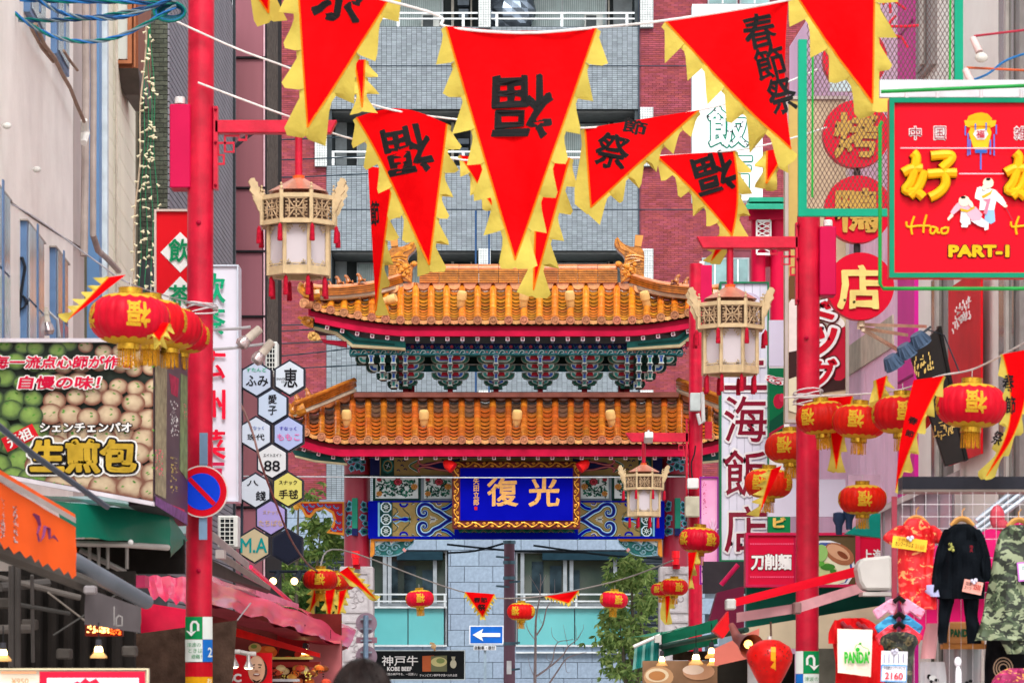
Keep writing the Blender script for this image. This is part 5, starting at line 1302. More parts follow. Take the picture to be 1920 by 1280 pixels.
# ================================================================ BUNTING FLAGS
redc = mat('#e80008', .7, 0, .1, 2.0, bump=.5, transl=.3, spec=.05); yelc = mat('#d8c458', .7, 0, .12, 3.0, bump=.5, transl=.35, spec=.15); orc = mat('#f07a08', .6, transl=.3); blk = mat('#0c0b0d', .7, 0, .1, 4, spec=.2)
FL = 'triangular bunting flags strung across the street'
nfl = [0]
def flag(TL, TR, TIP, D, label, tw=44, nL=6, nR=6, chars=(), bend=0, amp=.035, tilt=0.0, group=FL, sag=0.0):
    nfl[0] += 1; sd = nfl[0] * 3.7
    TL, TR, TIP = Vector(TL), Vector(TR), Vector(TIP); sc = S(1, D)
    L = max((TIP - TL).length, (TIP - TR).length)
    def wv(x, y):
        u = (x - TL.x) / 60; v = (y - TL.y) / L
        return (math.sin(u * 1.5 + v * 2.2 + sd) * .6 + math.sin(u * 3.1 - v * 5 + sd * 2) * .25 + .5 * noise.noise(Vector((u * .8, v * 3, sd))) + .3 * noise.noise(Vector((u * 2.5 + v * 4, v * 3, sd)))) * amp * 2.3 * (.25 + v) + tilt * (x - TL.x) * sc
    def bx(p):
        v = max(0, min(1, (p.y - min(TL.y, TR.y)) / L)); return Vector((p.x + bend * math.sin(math.pi * v), p.y + sag * math.sin(math.pi * max(0, min(1, (p.x - TL.x) / max(1, TR.x - TL.x)))) * (1 - v)))
    t = T('pennant_flag', label, 'flag', P(*((TL + TR) / 2), D), group)
    def Q(p, o=0.0): q = bx(p); v = P(q.x, q.y, D); v.y += wv(q.x, q.y) - o; return v
    n = 26; vs = []; idx = {}
    for i in range(n + 1):
        for j in range(n + 1 - i):
            a, b = i / n, j / n; idx[i, j] = len(vs); vs.append(Q(TL + (TIP - TL) * a + (TR - TL) * b))
    g = MB(); g.add(vs, [(idx[i, j], idx[i + 1, j], idx[i, j + 1]) for i in range(n) for j in range(n - i)] + [(idx[i + 1, j], idx[i + 1, j + 1], idx[i, j + 1]) for i in range(n) for j in range(n - i - 1)])
    g.build('cloth', redc, t, smooth=True)
    for (A, n_, sgn) in ((TL, nL, -1), (TR, nR, 1)):
        if not n_: continue
        e = TIP - A; ln = e.length; e = e / ln; nn = Vector((e.y, -e.x)); nn = nn if nn.dot((TL + TR) / 2 - A) < 0 or (TR - TL).length < 1 else -nn
        g = MB(); m = 6; b0 = 0
        for q in range(n_):
            s0, s1 = ln * q / n_, ln * (q + 1) / n_ + (tw * .3 if q == n_ - 1 else 0); f = .85 + .3 * rng.random(); pk = .72 + .2 * rng.random(); vs = []
            cur = (rng.random() - .3) * .05
            for r_ in range(m + 1):
                u = r_ / m; base = A + e * (s0 + (s1 - s0) * u)
                out = tw * f * (u / pk if u < pk else max(0.2, 1 - (u - pk) / (1 - pk) * .8)) * (1 if u < pk else 1)
                out = max(out, tw * .24)
                for w_ in range(3):
                    p = base + nn * out * w_ / 2 + e * (out * .25 * w_ / 2)
                    v = Q(p, .0 if w_ == 0 else 0); v.y += cur * (w_ / 2) ** 2 * (1 + math.sin(u * 5 + q)) + .012 * math.sin(q * 2.1 + u * 6) * w_ / 2; vs.append(v)
            g.add(vs, [(3 * r_ + w_, 3 * r_ + 3 + w_, 3 * r_ + 4 + w_, 3 * r_ + 1 + w_) for r_ in range(m) for w_ in range(2)])
        g.build('serrated_trim', yelc, t, smooth=True)
        g = MB(); k = 18; g.ribbon([Q(A + e * ln * q / k, .004) for q in range(k + 1)], S(3.0 if tw > 25 else 1.6, D), 0, 0, .003); g.build('orange_piping', orc, t)
    for (ch, cx, cy, w, h, rot) in chars:
        text(ch, cx, cy, w, h, D, blk, t, bold=.024, rot=rot, off=.003, warp=wv, rough=max(w, h) * .034, name='character')
    return t
flag((553, -120), (802, -120), (577, 240), 21.5, 'large flag hanging top left with half a black character cut by the frame', 46, 5, 5, [('祭', 640, -22, 100, 130, 12)])
flag((395, -130), (510, -130), (504, 26), 22, 'flag corner poking in at the very top left edge', 40, 3, 3)
flag((836, 50), (1118, 54), (966, 488), 21, 'biggest central flag with one bold upside down character', 42, 7, 7, [('福', 980, 201, 118, 122, 180)], sag=6)
flag((1252, 40), (1478, 0), (1490, 280), 22, 'large flag right of centre bearing three black characters', 50, 6, 0, [('春', 1424, 58, 62, 66, -12), ('節', 1444, 118, 58, 62, -14), ('祭', 1466, 178, 52, 70, -16)], bend=-12)
flag((1478, -30), (1641, -60), (1634, 197), 22.5, 'plain red flag at the top right before the green mesh', 48, 4, 4)
flag((668, 220), (838, 232), (805, 498), 25.5, 'flag left of the biggest one over the roof dragon with upside down character', 34, 6, 6, [('福', 765, 282, 92, 92, 168)], sag=-22)
flag((1097, 240), (1310, 207), (1108, 388), 26, 'windblown flag pointing down left beside the biggest flag', 34, 1, 6, [('祭', 1148, 283, 64, 66, 12), ('節', 1190, 238, 46, 28, 14)], amp=.05)
flag((1228, 293), (1376, 282), (1364, 442), 27, 'small windblown flag with upside down character near the right lantern', 32, 5, 4, [('福', 1340, 324, 78, 76, 162)], bend=14)
flag((1352, 438), (1388, 428), (1334, 488), 27.4, 'folded flag tail just above the right palace lantern', 16, 3, 1)
flag((690, 312), (738, 318), (704, 580), 26.5, 'narrow twisted flag hanging in front of the left roof end', 26, 0, 6, [('節', 703, 400, 16, 46, 0)])
flag((1008, 292), (1068, 296), (1000, 545), 26.2, 'red flag half hidden behind the right edge of the biggest flag', 36, 4, 5)
flag((862, 290), (930, 300), (922, 385), 26.4, 'small flag mostly hidden behind the left edge of the biggest flag', 24, 3, 2)
flag((1438, 283), (1477, 277), (1436, 346), 27.6, 'short flag under the three character flag by the pink shop', 26, 2, 2)
flag((664, 112), (684, 112), (680, 205), 25, 'thin edge-on flag beside the tip of the top left flag', 30, 3, 3)
flag((872, 1109), (927, 1113), (905, 1156), 53, 'little distant flag over the one way sign with three characters', 9, 7, 7, [('春節', 901, 1124, 26, 10, 0), ('祭', 903, 1138, 16, 12, 0)], amp=.05)
flag((1020, 1116), (1085, 1106), (1066, 1130), 53.2, 'little distant flag blown sideways before the right teal window', 8, 7, 4, amp=.05)
flag((1714, 712), (1770, 704), (1684, 915), 22.6, 'long twisted flag in front of the middle right lantern row', 20, 0, 6, [('春', 1712, 788, 18, 14, 20), ('節', 1706, 812, 16, 12, 20)], bend=-8)
flag((1876, 664), (1922, 656), (1842, 893), 21.8, 'curved flag hanging at the far right edge beside the big lantern', 18, 5, 6, [('春', 1890, 718, 22, 34, 0), ('節', 1894, 760, 20, 34, 0), ('祭', 1868, 822, 18, 26, 20)], bend=34)
flag((1552, 745), (1598, 742), (1566, 880), 26.4, 'red flag tail between the first two lanterns right of the post', 17, 3, 4, bend=0)
flag((1642, 712), (1662, 704), (1650, 760), 25.5, 'small flag scrap peeking above the right lantern row', 20, 1, 3)
flag((1446, 880), (1466, 872), (1424, 962), 29.3, 'short flag slanting over the lower lantern by the white sign', 22, 5, 0)
flag((1290, 1036), (1306, 1034), (1292, 1098), 37.5, 'flag tail hanging under the lantern beside the distant post', 12, 0, 3)
flag((636, 1072), (652, 1062), (704, 1122), 41.2, 'thin flag blown to the right from the mid left lanterns', 10, 2, 6)
flag((590, 1100), (606, 1104), (581, 1146), 41.8, 'leftmost flag tail below the mid left lanterns', 12, 3, 3)
flag((608, 1104), (628, 1104), (617, 1164), 42.2, 'middle flag tail below the mid left lanterns', 12, 3, 3)
flag((636, 1108), (650, 1104), (633, 1160), 42.4, 'right flag tail below the mid left lanterns', 14, 2, 4)
flag((205, 520), (236, 515), (135, 602), 19.6, 'rolled flag slanting across the front of the left lantern cluster', 22, 6, 0, bend=-4)
flag((268, 600), (318, 606), (300, 640), 19.9, 'yellow edged flag scrap between the left lanterns', 18, 3, 3)
flag((1246, 1090), (1262, 1086), (1250, 1166), 51, 'flag tail hanging under the lanterns at the right column', 12, 1, 3)
# ropes and wires
def rope(pts, r_, m, label, cat='rope', name='rope', group=None, n=6):
    g = MB(); g.tube([P(*p) for p in smooth_path(pts, n)], r_, 6); o = g.build(name, m, smooth=True); tag(o, label, cat, group); return o
wr = mat('#e0dad6', .8, bump=.3)
rope([(480, -60, 21.5), (802, 22, 21.2), (836, 50, 21), (980, 62, 21), (1118, 52, 21), (1252, 38, 21.6), (1478, 0, 22), (1700, -60, 22.4)], .009, wr, 'thick white rope carrying the biggest flags along the top')
rope([(325, 38, 24.8), (445, 92, 24.9), (555, 133, 25), (690, 194, 25.4), (838, 222, 25.6), (1097, 240, 26), (1310, 207, 26.2), (1430, 172, 26.4), (1534, 130, 26.6)], .008, wr, 'white rope from the cable bundle to the green frame behind the flags')
rope([(371, 155, 24.85), (450, 185, 24.9), (545, 220, 25), (665, 262, 25.6), (868, 300, 26.3), (1010, 298, 26.3), (1228, 293, 27), (1376, 282, 27), (1460, 266, 27), (1550, 239, 27)], .008, wr, 'lower white rope running from the left post past the small flags')
rope([(860, 1107, 53), (640, 1030, 50), (600, 1062, 44)][::-1] + [(985, 1120, 53), (1150, 1090, 53), (1262, 1050, 51)], .012, mat('#8a8480', .7), 'thin wire with distant lanterns across the end of the street', 'wire', 'wire')
rope([(1470, 745, 27), (1540, 742, 26.6), (1625, 738, 26), (1690, 730, 25.3), (1760, 705, 24.3), (1830, 690, 23.6), (1925, 640, 22)], .007, wr, 'tangled white cord holding the right lantern row')
rope([(0, 372, 24), (70, 410, 24), (180, 490, 23), (240, 530, 22), (330, 560, 24), (404, 577, 24.8)], .006, mat('#a09aa0', .7), 'thin grey cord holding the left lantern cluster')
rope([(404, 892, 40), (900, 895, 52), (1320, 893, 49)], .009, mat('#c8ccd0', .6), 'straight pale wire stretched in front of the name board', 'wire', 'wire')
for i, (y0, y1) in enumerate([(262, 255), (300, 293), (333, 326), (610, 606), (622, 612), (645, 637), (670, 650), (692, 684)]):
    rope([(498, y0, 60), (560, y0 - 1, 60), (690, y1, 60)] if i < 3 else [(498, y0, 60), (600, (y0 + y1) / 2, 60), (676, y1, 60)], .012, mat('#2c3a44', .6), ['uppermost', 'second', 'third', 'fourth', 'fifth', 'sixth', 'seventh', 'lowest'][i] + ' dark wire crossing the red tiled wall on the left', 'wire', 'wire', 'dark wires crossing before the apartment block', 3)
for i, (x0, y0, x1, y1) in enumerate([(838, 1020, 1100, 1035), (838, 1036, 945, 1018), (1000, 1022, 1290, 1050)]):
    rope([(x0, y0, 60.5), ((x0 + x1) / 2, (y0 + y1) / 2 + 5, 60.5), (x1, y1, 60.5)], .02, mat('#1c2830', .6), ['long', 'short slanting', 'right hand'][i] + ' black cable below the gate beam', 'cable', 'cable', None, 4)
for i, x in enumerate((892, 917)): 
    rope([(x, 395, 66), (x, 470, 66), (x, 735, 66)], .02, mat('#31527c', .6), ['left', 'right'][i] + ' blue vertical cable down the middle of the balconies', 'cable', 'cable')
rope([(395, 650, 32), (440, 735, 32), (470, 800, 32), (490, 870, 32), (520, 950, 33), (545, 1010, 36), (575, 1055, 40), (598, 1072, 41.5)], .012, mat('#8a6a64', .8, bump=.4), 'frayed brown string light cable sagging over the hexagon signs', 'cable', 'cable')
for x, y, D, n_, lab in ((378, 577, 25, 5, 'white cord wound round the left post at the lantern height'), (1515, 744, 27, 8, 'white cord knotted round the right post above the lanterns')):
    g = MB(); c = P(x, y, D); rr = random.Random(n_)
    for q in range(n_): g.tube([c + Vector((.125 * math.cos(a * .5), .125 * math.sin(a * .5), .012 * (q - n_ / 2) + .03 * math.sin(a * .5 + q * 1.3))) for a in range(14)], .006, 5)
    tag(g.build('wound_cord', mat('#cfc8ca', .8), smooth=True), lab, 'cord')
# blue and green cable bundle at the top left
t = T('cable_bundle', 'twisted blue and green cables gathered in a coil by the left post', 'cables', P(325, 20, 24.7))
cb_m = [mat('#2a6cae', .45), mat('#0d6f68', .45), mat('#23466e', .45), mat('#708088', .5)]
for bi, path in enumerate([[(-20, -4), (100, 2), (230, 4), (330, 8)], [(-20, 34), (60, 38), (150, 36), (240, 22), (330, 2)], [(65, -5), (110, 22), (170, 34), (240, 30), (330, -6)], [(-20, -30), (20, 18), (80, 60), (150, 78), (230, 66), (330, 12)]]):
    base = smooth_path([(x, y, 24.6 - .1 * bi) for x, y in path], 10)
    for q in range(3):
        g = MB(); pts = []
        for i, p in enumerate(base):
            a = i * .75 + q * 2.09 + bi; v = P(*p); pts.append(v + Vector((0, math.cos(a) * .011, math.sin(a) * .011)))
        g.tube(pts, .0085, 6); g.build('cable', cb_m[(q + bi) % 4], t, smooth=True)
for q in range(6):
    g = MB(); r0 = 22 - 2.2 * q
    g.tube([P(318 + (r0 + 8) * math.cos(a * .4) + q, 22 + r0 * .85 * math.sin(a * .4), 24.5 + .02 * q) for a in range(17)], .010, 6); g.build('coil', cb_m[[1, 0, 1, 2, 1, 0][q]], t, smooth=True)

# ================================================================ RED LANTERNS
lr = mat('#dc060a', .5, 0, .1, 2.5, transl=.22, spec=.2, rnd=.12); ly = mat('#e0b030', .5, 0, .12, 20, transl=.2); lg = mat('#c79a30', .25, .75, .2, 12); lf = mat('#d99a22', .7, 0, .3, 30, transl=.2)
def rl(z):   # body radius at height z in [-1, 1] of the half height
    return (1 - abs(z) ** 2.4) ** .5 * .74 + .26
def lantern_proto():
    t = T('red_lantern', 'x', 'lantern', (0, 0, 0), 'round red lanterns')
    H = .62
    g = MB(); n = 144; k = 15; vs = []
    for i in range(k + 1):
        z = -1 + 2 * i / k
        for j in range(n):
            a = 2 * math.pi * j / n; rr = rl(z) * (1 - .03 * (1 - abs(math.cos(a * 12)) ** .5)) * (1 + .012 * noise.noise(Vector((a * 3, z * 4, 0)))) ; vs.append(Vector((rr * math.cos(a), rr * math.sin(a), z * H)))
    g.add(vs, [(i * n + j, i * n + (j + 1) % n, (i + 1) * n + (j + 1) % n, (i + 1) * n + j) for i in range(k) for j in range(n)]); sh = g.build('shade', lr, t); sh.data.shade_smooth()
    for sg in (1, -1):
        g = MB(); n = 72; vs = []
        for i in range(4):
            for j in range(n):
                a = 2 * math.pi * j / n; lo = .86 - .11 * abs(math.sin(a * 8)) if sg > 0 else .90 - .08 * abs(math.sin(a * 8)); z = 1 + (lo - 1) * i / 3; rr = rl(z) + .008; vs.append(Vector((rr * math.cos(a), rr * math.sin(a), sg * z * H)))
        g.add(vs, [((i * n + j, (i + 1) * n + j, (i + 1) * n + (j + 1) % n, i * n + (j + 1) % n) if sg > 0 else (i * n + j, i * n + (j + 1) % n, (i + 1) * n + (j + 1) % n, (i + 1) * n + j)) for i in range(3) for j in range(n)]); g.build('printed_border', ly, sh, smooth=True)
        g = MB()
        for j in range(16):
            a = (j + .5) * math.pi / 8; z = .9; rr = rl(z) + .012; c_ = Vector((math.cos(a), math.sin(a), 0))
            g.tube([Vector((rr * math.cos(a + d), rr * math.sin(a + d), sg * (z + e) * H)) for d, e in ((-.08, .02), (-.05, -.05), (0, -.08), (.05, -.05), (.08, .02))], .005, 4)
        g.build('border_line', mat('#c8921c', .5), sh)
        g = MB(); zz = H * sg; g.lathe([(.27, zz * .97), (.3, zz), (.3, zz + sg * .15), (.31, zz + sg * .155), (.27, zz + sg * .16)][::sg], (0, 0, 0), 24); g.build('gold_cap', lg, t, smooth=True)
    vs, fs = glyphs('福', .03); x0 = min(v.x for v in vs); x1 = max(v.x for v in vs); y0 = min(v.y for v in vs); y1 = max(v.y for v in vs)
    for q in range(4):
        g = MB(); out = []
        for v in vs:
            a = -(v.x - (x0 + x1) / 2) / (x1 - x0) * .62; b = -(v.y - (y0 + y1) / 2) / (y1 - y0) * .66 + .02
            a += .02 * noise.noise(Vector((a * 9, b * 9, 1))); b += .03 * noise.noise(Vector((a * 9, b * 9, 5)))
            th = -math.pi / 2 + a + q * math.pi / 2 + .25; rr = rl(b / H) + .012 + v.z * 3; out.append(Vector((rr * math.cos(th), rr * math.sin(th), b)))
        g.add(out, fs); g.build('character', ly, sh)
    g = MB()
    for j in range(44):
        a = 2 * math.pi * j / 44; rr = .25 + .02 * (j % 2); L = .42 + .05 * rng.random(); w_ = .014; o = Vector((rr * math.cos(a), rr * math.sin(a), -H - .14)); tn = Vector((-math.sin(a), math.cos(a), 0))
        e = o + Vector((math.cos(a) * .03 * rng.random(), math.sin(a) * .03, -L)) + tn * (rng.random() - .5) * .05
        g.add([o - tn * w_, o + tn * w_, e + tn * w_, e - tn * w_], [(0, 1, 2, 3)]); 
    g.build('fringe', lf, t)
    g = MB(); g.tube([(0, 0, H), (0, 0, H + .42)], .012, 5); g.lathe([(.0, .02), (.3, .0)], (0, 0, H + .1), 12); g.build('hanger', mat('#b9b2ac', .6), t)
    return t
lp_ = lantern_proto(); first = True
LN = [(243, 598, 150, 20, 20, 'nearest lantern of the left cluster, largest and foremost', 'a'), (282, 603, 136, 21.2, 0, 'second lantern of the left cluster behind the foremost', 'a'), (318, 616, 122, 22.6, 15, 'third lantern of the left cluster', 'a'), (341, 629, 104, 24, -5, 'hindmost lantern of the left cluster against the post', 'a'),
      (1541, 783, 98, 26.3, 50, 'red lantern in front of the right post, first of the upper row', 'b'), (1612, 790, 102, 25.8, -15, 'second lantern of the upper right row, tassel glowing orange', 'b'), (1692, 777, 114, 25, 0, 'third lantern of the upper right row crossed by a long flag', 'b'), (1821, 760, 132, 23.2, 0, 'largest lantern at the right below the restaurant banner', 'b'),
      (1482, 838, 96, 28.6, -20, 'red lantern half behind the right post', 'b'), (1441, 906, 90, 30, -30, 'red lantern in front of the white vertical sign', 'b'), (1617, 936, 90, 29, 0, 'red lantern low on the right above the noodle signs', 'b'), (1311, 1012, 77, 38, 35, 'red lantern beside the distant lamp post', 'c'),
      (601, 1086, 66, 41.5, 0, 'foremost red lantern left of the gate column above the pink awning', 'c'), (628, 1091, 56, 43, 10, 'second red lantern left of the gate column', 'c'), (644, 1092, 46, 44.5, 40, 'hindmost red lantern left of the gate column', 'c'), (787, 1122, 53, 53, 5, 'small distant lantern before the left granite window', 'd'),
      (977, 1146, 53, 53, -25, 'small distant lantern beside the brown utility pole', 'd'), (1151, 1124, 53, 53, 20, 'small distant lantern before the right leafy tree', 'd'), (1264, 1100, 53, 50, 20, 'small lantern at the foot of the right gate column', 'd'), (1240, 1105, 40, 51, 60, 'smallest red lantern peeping out left of the column foot', 'd')]
for (cx, cy, w, D, rz, lab, gr_) in LN:
    o = lp_ if first else copy_tree(lp_); first = False
    s_ = S(w, D) / 2; o.location = P(cx, cy, D); o.scale = (s_, s_, s_); o.rotation_euler = (R(rng.uniform(-3, 3)), R(rng.uniform(-4, 4)), R(rz - 14))
    o['label'] = lab
# ================================================================ SIGNS
def board(name, label, cat, x0, y0, x1, y1, D, dep, col, frame=None, fw=0, group=None):
    t = T(name, label, cat, P((x0 + x1) / 2, y1, D), group)
    m = mat(col, .4, 0, .05, 2) if isinstance(col, str) else col
    g = MB(); g.pbox(x0, y0, x1, y1, D, dep); g.build('panel', m, t)
    if frame:
        fm = mat(frame, .45, 0, .08, 4) if isinstance(frame, str) else frame
        for (a, b, c, d) in ((x0, y0, x1, y0 + fw), (x0, y1 - fw, x1, y1), (x0, y0 + fw, x0 + fw, y1 - fw), (x1 - fw, y0 + fw, x1, y1 - fw)):
            k = MB(); k.pbox(a, b, c, d, D - .025, .026); k.build('frame', fm, t)
    return t
yl = mat('#ecaa14', .35, 0, .08, 8); bk = mat('#15100e', .5); wt = mat('#e8e6e4', .45, 0, .04, 4); rd = mat('#d4001c', .35, 0, .05, 2); gn = mat('#0a8a54', .4, 0, .06, 4)
D = 20.5
t = board('shop_sign', 'big red shop sign with green border, yellow characters and two playing children', 'sign', 1668, 183, 1985, 520, D, .12, rd, '#0f8060', 9)
for ch, x in (('中', 1716), ('国', 1762), ('雑', 1912)): outlined(ch, x, 250, 21, 24, D, [(wt, .055), (mat('#a01030', .4), .0)], t, name='character')
g = MB()
for (x, y, L) in ((1728, 278, 260), (1798, 326, 84)): g.tube([P(x - 40 if y < 300 else x, y, D - .03), P(x + L, y, D - .03)], .004, 6)
g.build('neon_wire', mat('#f2b8c4', .4), t)
def tubes(paths, r_, D, m, parent, name, n=5, off=.03):
    g = MB()
    for p in paths: g.tube([P(*q[:2], D) + Vector((0, -off, 0)) for q in smooth_path(p, n)], S(r_, D), 8)
    return g.build(name, m, parent, smooth=True)
hs_ = [[(1710, 288), (1717, 300), (1708, 340), (1697, 358), (1718, 362), (1730, 372)], [(1692, 326), (1708, 318), (1728, 318)], [(1733, 322), (1722, 350), (1704, 370)],
       [(1744, 294), (1778, 292), (1782, 300), (1764, 318)], [(1738, 328), (1765, 326), (1792, 326)], [(1768, 320), (1772, 345), (1760, 362), (1742, 372)]]
for dx in (0, 192):
    pp = [[(x + dx, y) for x, y in p] for p in hs_]
    o = tubes(pp, 10.4, D, bk, t, 'character_shadow', off=.004); tubes(pp, 9.2, D, yl, t, 'character', off=.03)
for dx in (0, 196):
    tubes([[(1699 + dx, 416), (1700 + dx, 424), (1706 + dx, 426), (1720 + dx, 424), (1744 + dx, 424)], [(1714 + dx, 406), (1708 + dx, 425), (1710 + dx, 440)], [(1737 + dx, 403), (1732 + dx, 422), (1731 + dx, 437)],
           [(1756 + dx, 428), (1746 + dx, 426), (1744 + dx, 436), (1750 + dx, 438), (1757 + dx, 428), (1757 + dx, 436), (1762 + dx, 437)], [(1772 + dx, 428), (1765 + dx, 430), (1766 + dx, 438), (1775 + dx, 437), (1777 + dx, 429), (1770 + dx, 427), (1779 + dx, 428)]], 2.1, D, yl, t, 'script_lettering', off=.008)
outlined('PART-1', 1835, 471, 114, 23, D, [(mat('#5a0c18', .4), .11), (yl, .05)], t)
def polys(items, D, parent, name='picture', lv=.0015):
    for i, (c, pts) in enumerate(items):
        g = MB(); g.pprism([p[:2] for p in pts], D - .004 - lv * (i + 1), .001); g.build(name, mat(c, .5, 0, .04, 10) if isinstance(c, str) else c, parent)
def el(cx, cy, a, b, n=18, rot=0): 
    return [(cx + a * math.cos(u) * math.cos(rot) - b * math.sin(u) * math.sin(rot), cy + a * math.cos(u) * math.sin(rot) + b * math.sin(u) * math.cos(rot)) for u in [2 * math.pi * i / n for i in range(n)]]
pic = [('#e8a010', [(1812, 228), (1816, 218), (1828, 213), (1840, 211), (1852, 214), (1860, 222), (1859, 230), (1852, 232), (1820, 232)]), ('#f0b020', [(1808, 226), (1868, 226), (1866, 236), (1856, 240), (1859, 248), (1852, 280), (1826, 280), (1816, 248), (1820, 240), (1810, 236)]),
       ('#c87808', [(1818, 236), (1858, 236), (1856, 239), (1820, 239)]), (wt, [(1828, 244), (1848, 242), (1853, 252), (1846, 262), (1832, 262), (1825, 252)]), ('#3c6ac0', [(1828, 280), (1851, 280), (1851, 287), (1828, 287)]), ('#3c6ac0', [(1837.5, 287), (1840.5, 287), (1840.5, 318), (1837.5, 318)])]
for x, a, b in ((1810, 236, 254), (1815, 250, 292), (1819, 262, 290), (1857, 262, 290), (1864, 252, 292), (1868, 234, 252), (1829, 232, 244), (1849, 230, 244)): pic.append(('#3c6ac0', [(x - 1.3, a), (x + 1.3, a), (x + 1.3, b), (x - 1.3, b)]))
polys(pic, D, t, 'painted_lantern')
text('福', 1838, 252, 16, 15, D - .018, mat('#c01030', .4), t, bold=.02)
skn, pnk, lbl, gry = '#ecd0b8', '#e8a0b0', '#8ab0d8', '#c8c8cc'
kid = [(lbl, [(1848, 390), (1864, 388), (1866, 415), (1858, 420), (1846, 414)]), (wt, [(1829, 362), (1836, 350), (1852, 352), (1866, 356), (1880, 370), (1887, 382), (1880, 386), (1868, 376), (1864, 394), (1836, 394), (1838, 376), (1828, 372)]), (wt, [(1828, 368), (1832, 352), (1840, 350), (1840, 366)]),
       ('#e0a020', [(1840, 368), (1856, 360), (1862, 354), (1858, 364), (1844, 372)]), ('#d87890', [(1842, 374), (1858, 372), (1850, 402), (1844, 400), (1850, 378)]), (skn, el(1853, 343, 10, 10)), (bk, el(1853, 336, 4.5, 2.8)), (skn, el(1845, 352, 4, 5)), (skn, el(1885, 386, 4, 3)), ('#8a3040', [(1886, 388), (1899, 412), (1898, 413), (1885, 389)]),
       (gry, [(1802, 396), (1818, 396), (1820, 420), (1806, 424), (1800, 415)]), (gry, [(1820, 414), (1838, 406), (1854, 418), (1850, 428), (1836, 424)]), (pnk, [(1798, 378), (1816, 384), (1830, 388), (1842, 402), (1838, 412), (1822, 414), (1812, 398), (1800, 392), (1786, 404), (1782, 398), (1790, 386)]),
       ('#e0a020', [(1800, 390), (1814, 394), (1826, 386), (1828, 390), (1814, 398), (1802, 396)]), (skn, el(1808, 377, 10.5, 10)), (bk, el(1806, 370, 4.8, 2.8)), (skn, el(1820, 382, 4, 8, 12, -.5)), (skn, [(1784, 400), (1788, 405), (1778, 414), (1776, 410)]), (wt, [(1802, 422), (1816, 420), (1814, 426), (1803, 426)]), (wt, [(1846, 428), (1854, 416), (1853, 430), (1846, 432)])]
polys(kid, D, t, 'painted_children')
g = MB(); g.tube([P(*q, D - .35) for q in [(1654, 228), (1650, 236), (1650, 532), (1656, 541), (1960, 541)]], .012, 8); g.tube([P(1652, 172, D - .2), P(1990, 158, D - .2)], .012, 8); o = g.build('green_pipe', mat('#1c8a3c', .4), t, smooth=True)
g = MB()
for x in (1700, 1758, 1840, 1915): g.tube([P(x, 168, D + .05), P(x, 185, D + .05)], .012, 6)
g.pbox(1650, 150, 1990, 182, D + .3, .05); g.build('support', mat('#c9cdd0', .4, .1), t)
# green framed wire mesh
D = 24.2
t = T('mesh_screen', 'green steel frame filled with diamond wire mesh at the upper right', 'screen', P(1650, 405, D))
gf = mat('#159a78', .4, 0, .08, 3)
for (a, b, c, d) in ((1497, 74, 1513, 405), (1790, -80, 1806, 166), (1513, 391, 1668, 405), (1513, -80, 1790, -70)):
    g = MB(); g.pbox(a, b, c, d, D, .06); g.build('frame_bar', gf, t)
g = MB(); x0, x1, y0, y1 = 1513, 1790, -70, 391; sp = 8.2
for sg in (1, -1):
    k = -60
    while k < 140:
        c = x0 + k * sp; pts = []
        # line x = c + sg * (y - y0) * .55
        for y in (y0, y1): pts.append((c + sg * (y - y0) * .55, y))
        (xa, ya), (xb, yb) = pts; lo, hi = 0, 1
        def xt(u): return xa + (xb - xa) * u
        us = sorted([(x0 - xa) / (xb - xa), (x1 - xa) / (xb - xa)]); lo = max(0, us[0]); hi = min(1, us[1])
        if hi > lo: g.tube([P(xt(lo), ya + (yb - ya) * lo, D + .03), P(xt(hi), ya + (yb - ya) * hi, D + .03)], .0032, 3, caps=False)
        k += 1
g.build('wire_mesh', mat('#5a4440', .5, .3), t, kind='stuff')
g = MB()
for pts in ([(1524, 60), (1523, 370)], [(1782, -60), (1781, 158)]): g.tube([P(x, y, D - .06) for x, y in pts], .008, 6)
g.build('green_rod', mat('#20a03c', .4), t)
g = MB(); g.pbox(1556, 149, 1800, 172, D + .4, .01); g.build('clear_canopy', mat('#c8dce2', .2, 0, .05, 3, spec=.8), t)
# red branches/neon behind the mesh
g = MB()
for p in ([(1640, 60), (1665, 50), (1700, 50), (1722, 48)], [(1655, 70), (1670, 40), (1680, 30)], [(1660, 62), (1690, 70), (1702, 90)], [(1668, 0), (1670, 25)], [(1655, 8), (1672, -2), (1698, 18)]): g.tube([P(x, y, 27.6) for x, y in p], .012, 6)
tag(g.build('neon_tubes', mat('#e01838', .4)), 'red branching neon tubes behind the wire mesh', 'neon sign')
# round signs with the restaurant name
t = T('round_sign_column', 'column of red round signs with pale yellow characters beside the pink wall', 'sign', P(1608, 602, 28))
cr_m = mat('#d0062c', .4, 0, .05, 2); cy_m = mat('#e6cf7c', .45)
for ch, cx, cy, r_ in (('老', 1602, 112, 60), ('烤', 1605, 253, 63), ('鴨', 1608, 394, 63), ('店', 1612, 538, 63)):
    g = MB(); c = P(cx, cy, 28); R_ = S(r_, 28); g.lathe([(0, -.06), (R_, -.06), (R_, .06), (0, .06)], c, 48, M=Matrix.Rotation(R(90), 3, 'X')); dd = g.build('disc', cr_m, t)
    if ch != '老': text(ch, cx, cy, 84, 84, 27.93, cy_m if ch == '店' else mat('#c09848', .5), dd, bold=.03, rough=2.5, name='character')
for y in (182, 324, 466):
    g = MB(); g.tube([P(1607, y - 8, 28), P(1607, y + 8, 28)], .03, 8); g.build('link', mat('#3a3436', .5, .3), t)
g = MB(); g.tube([P(1615, 602, 28), P(1615, 612, 28)], .03, 6)
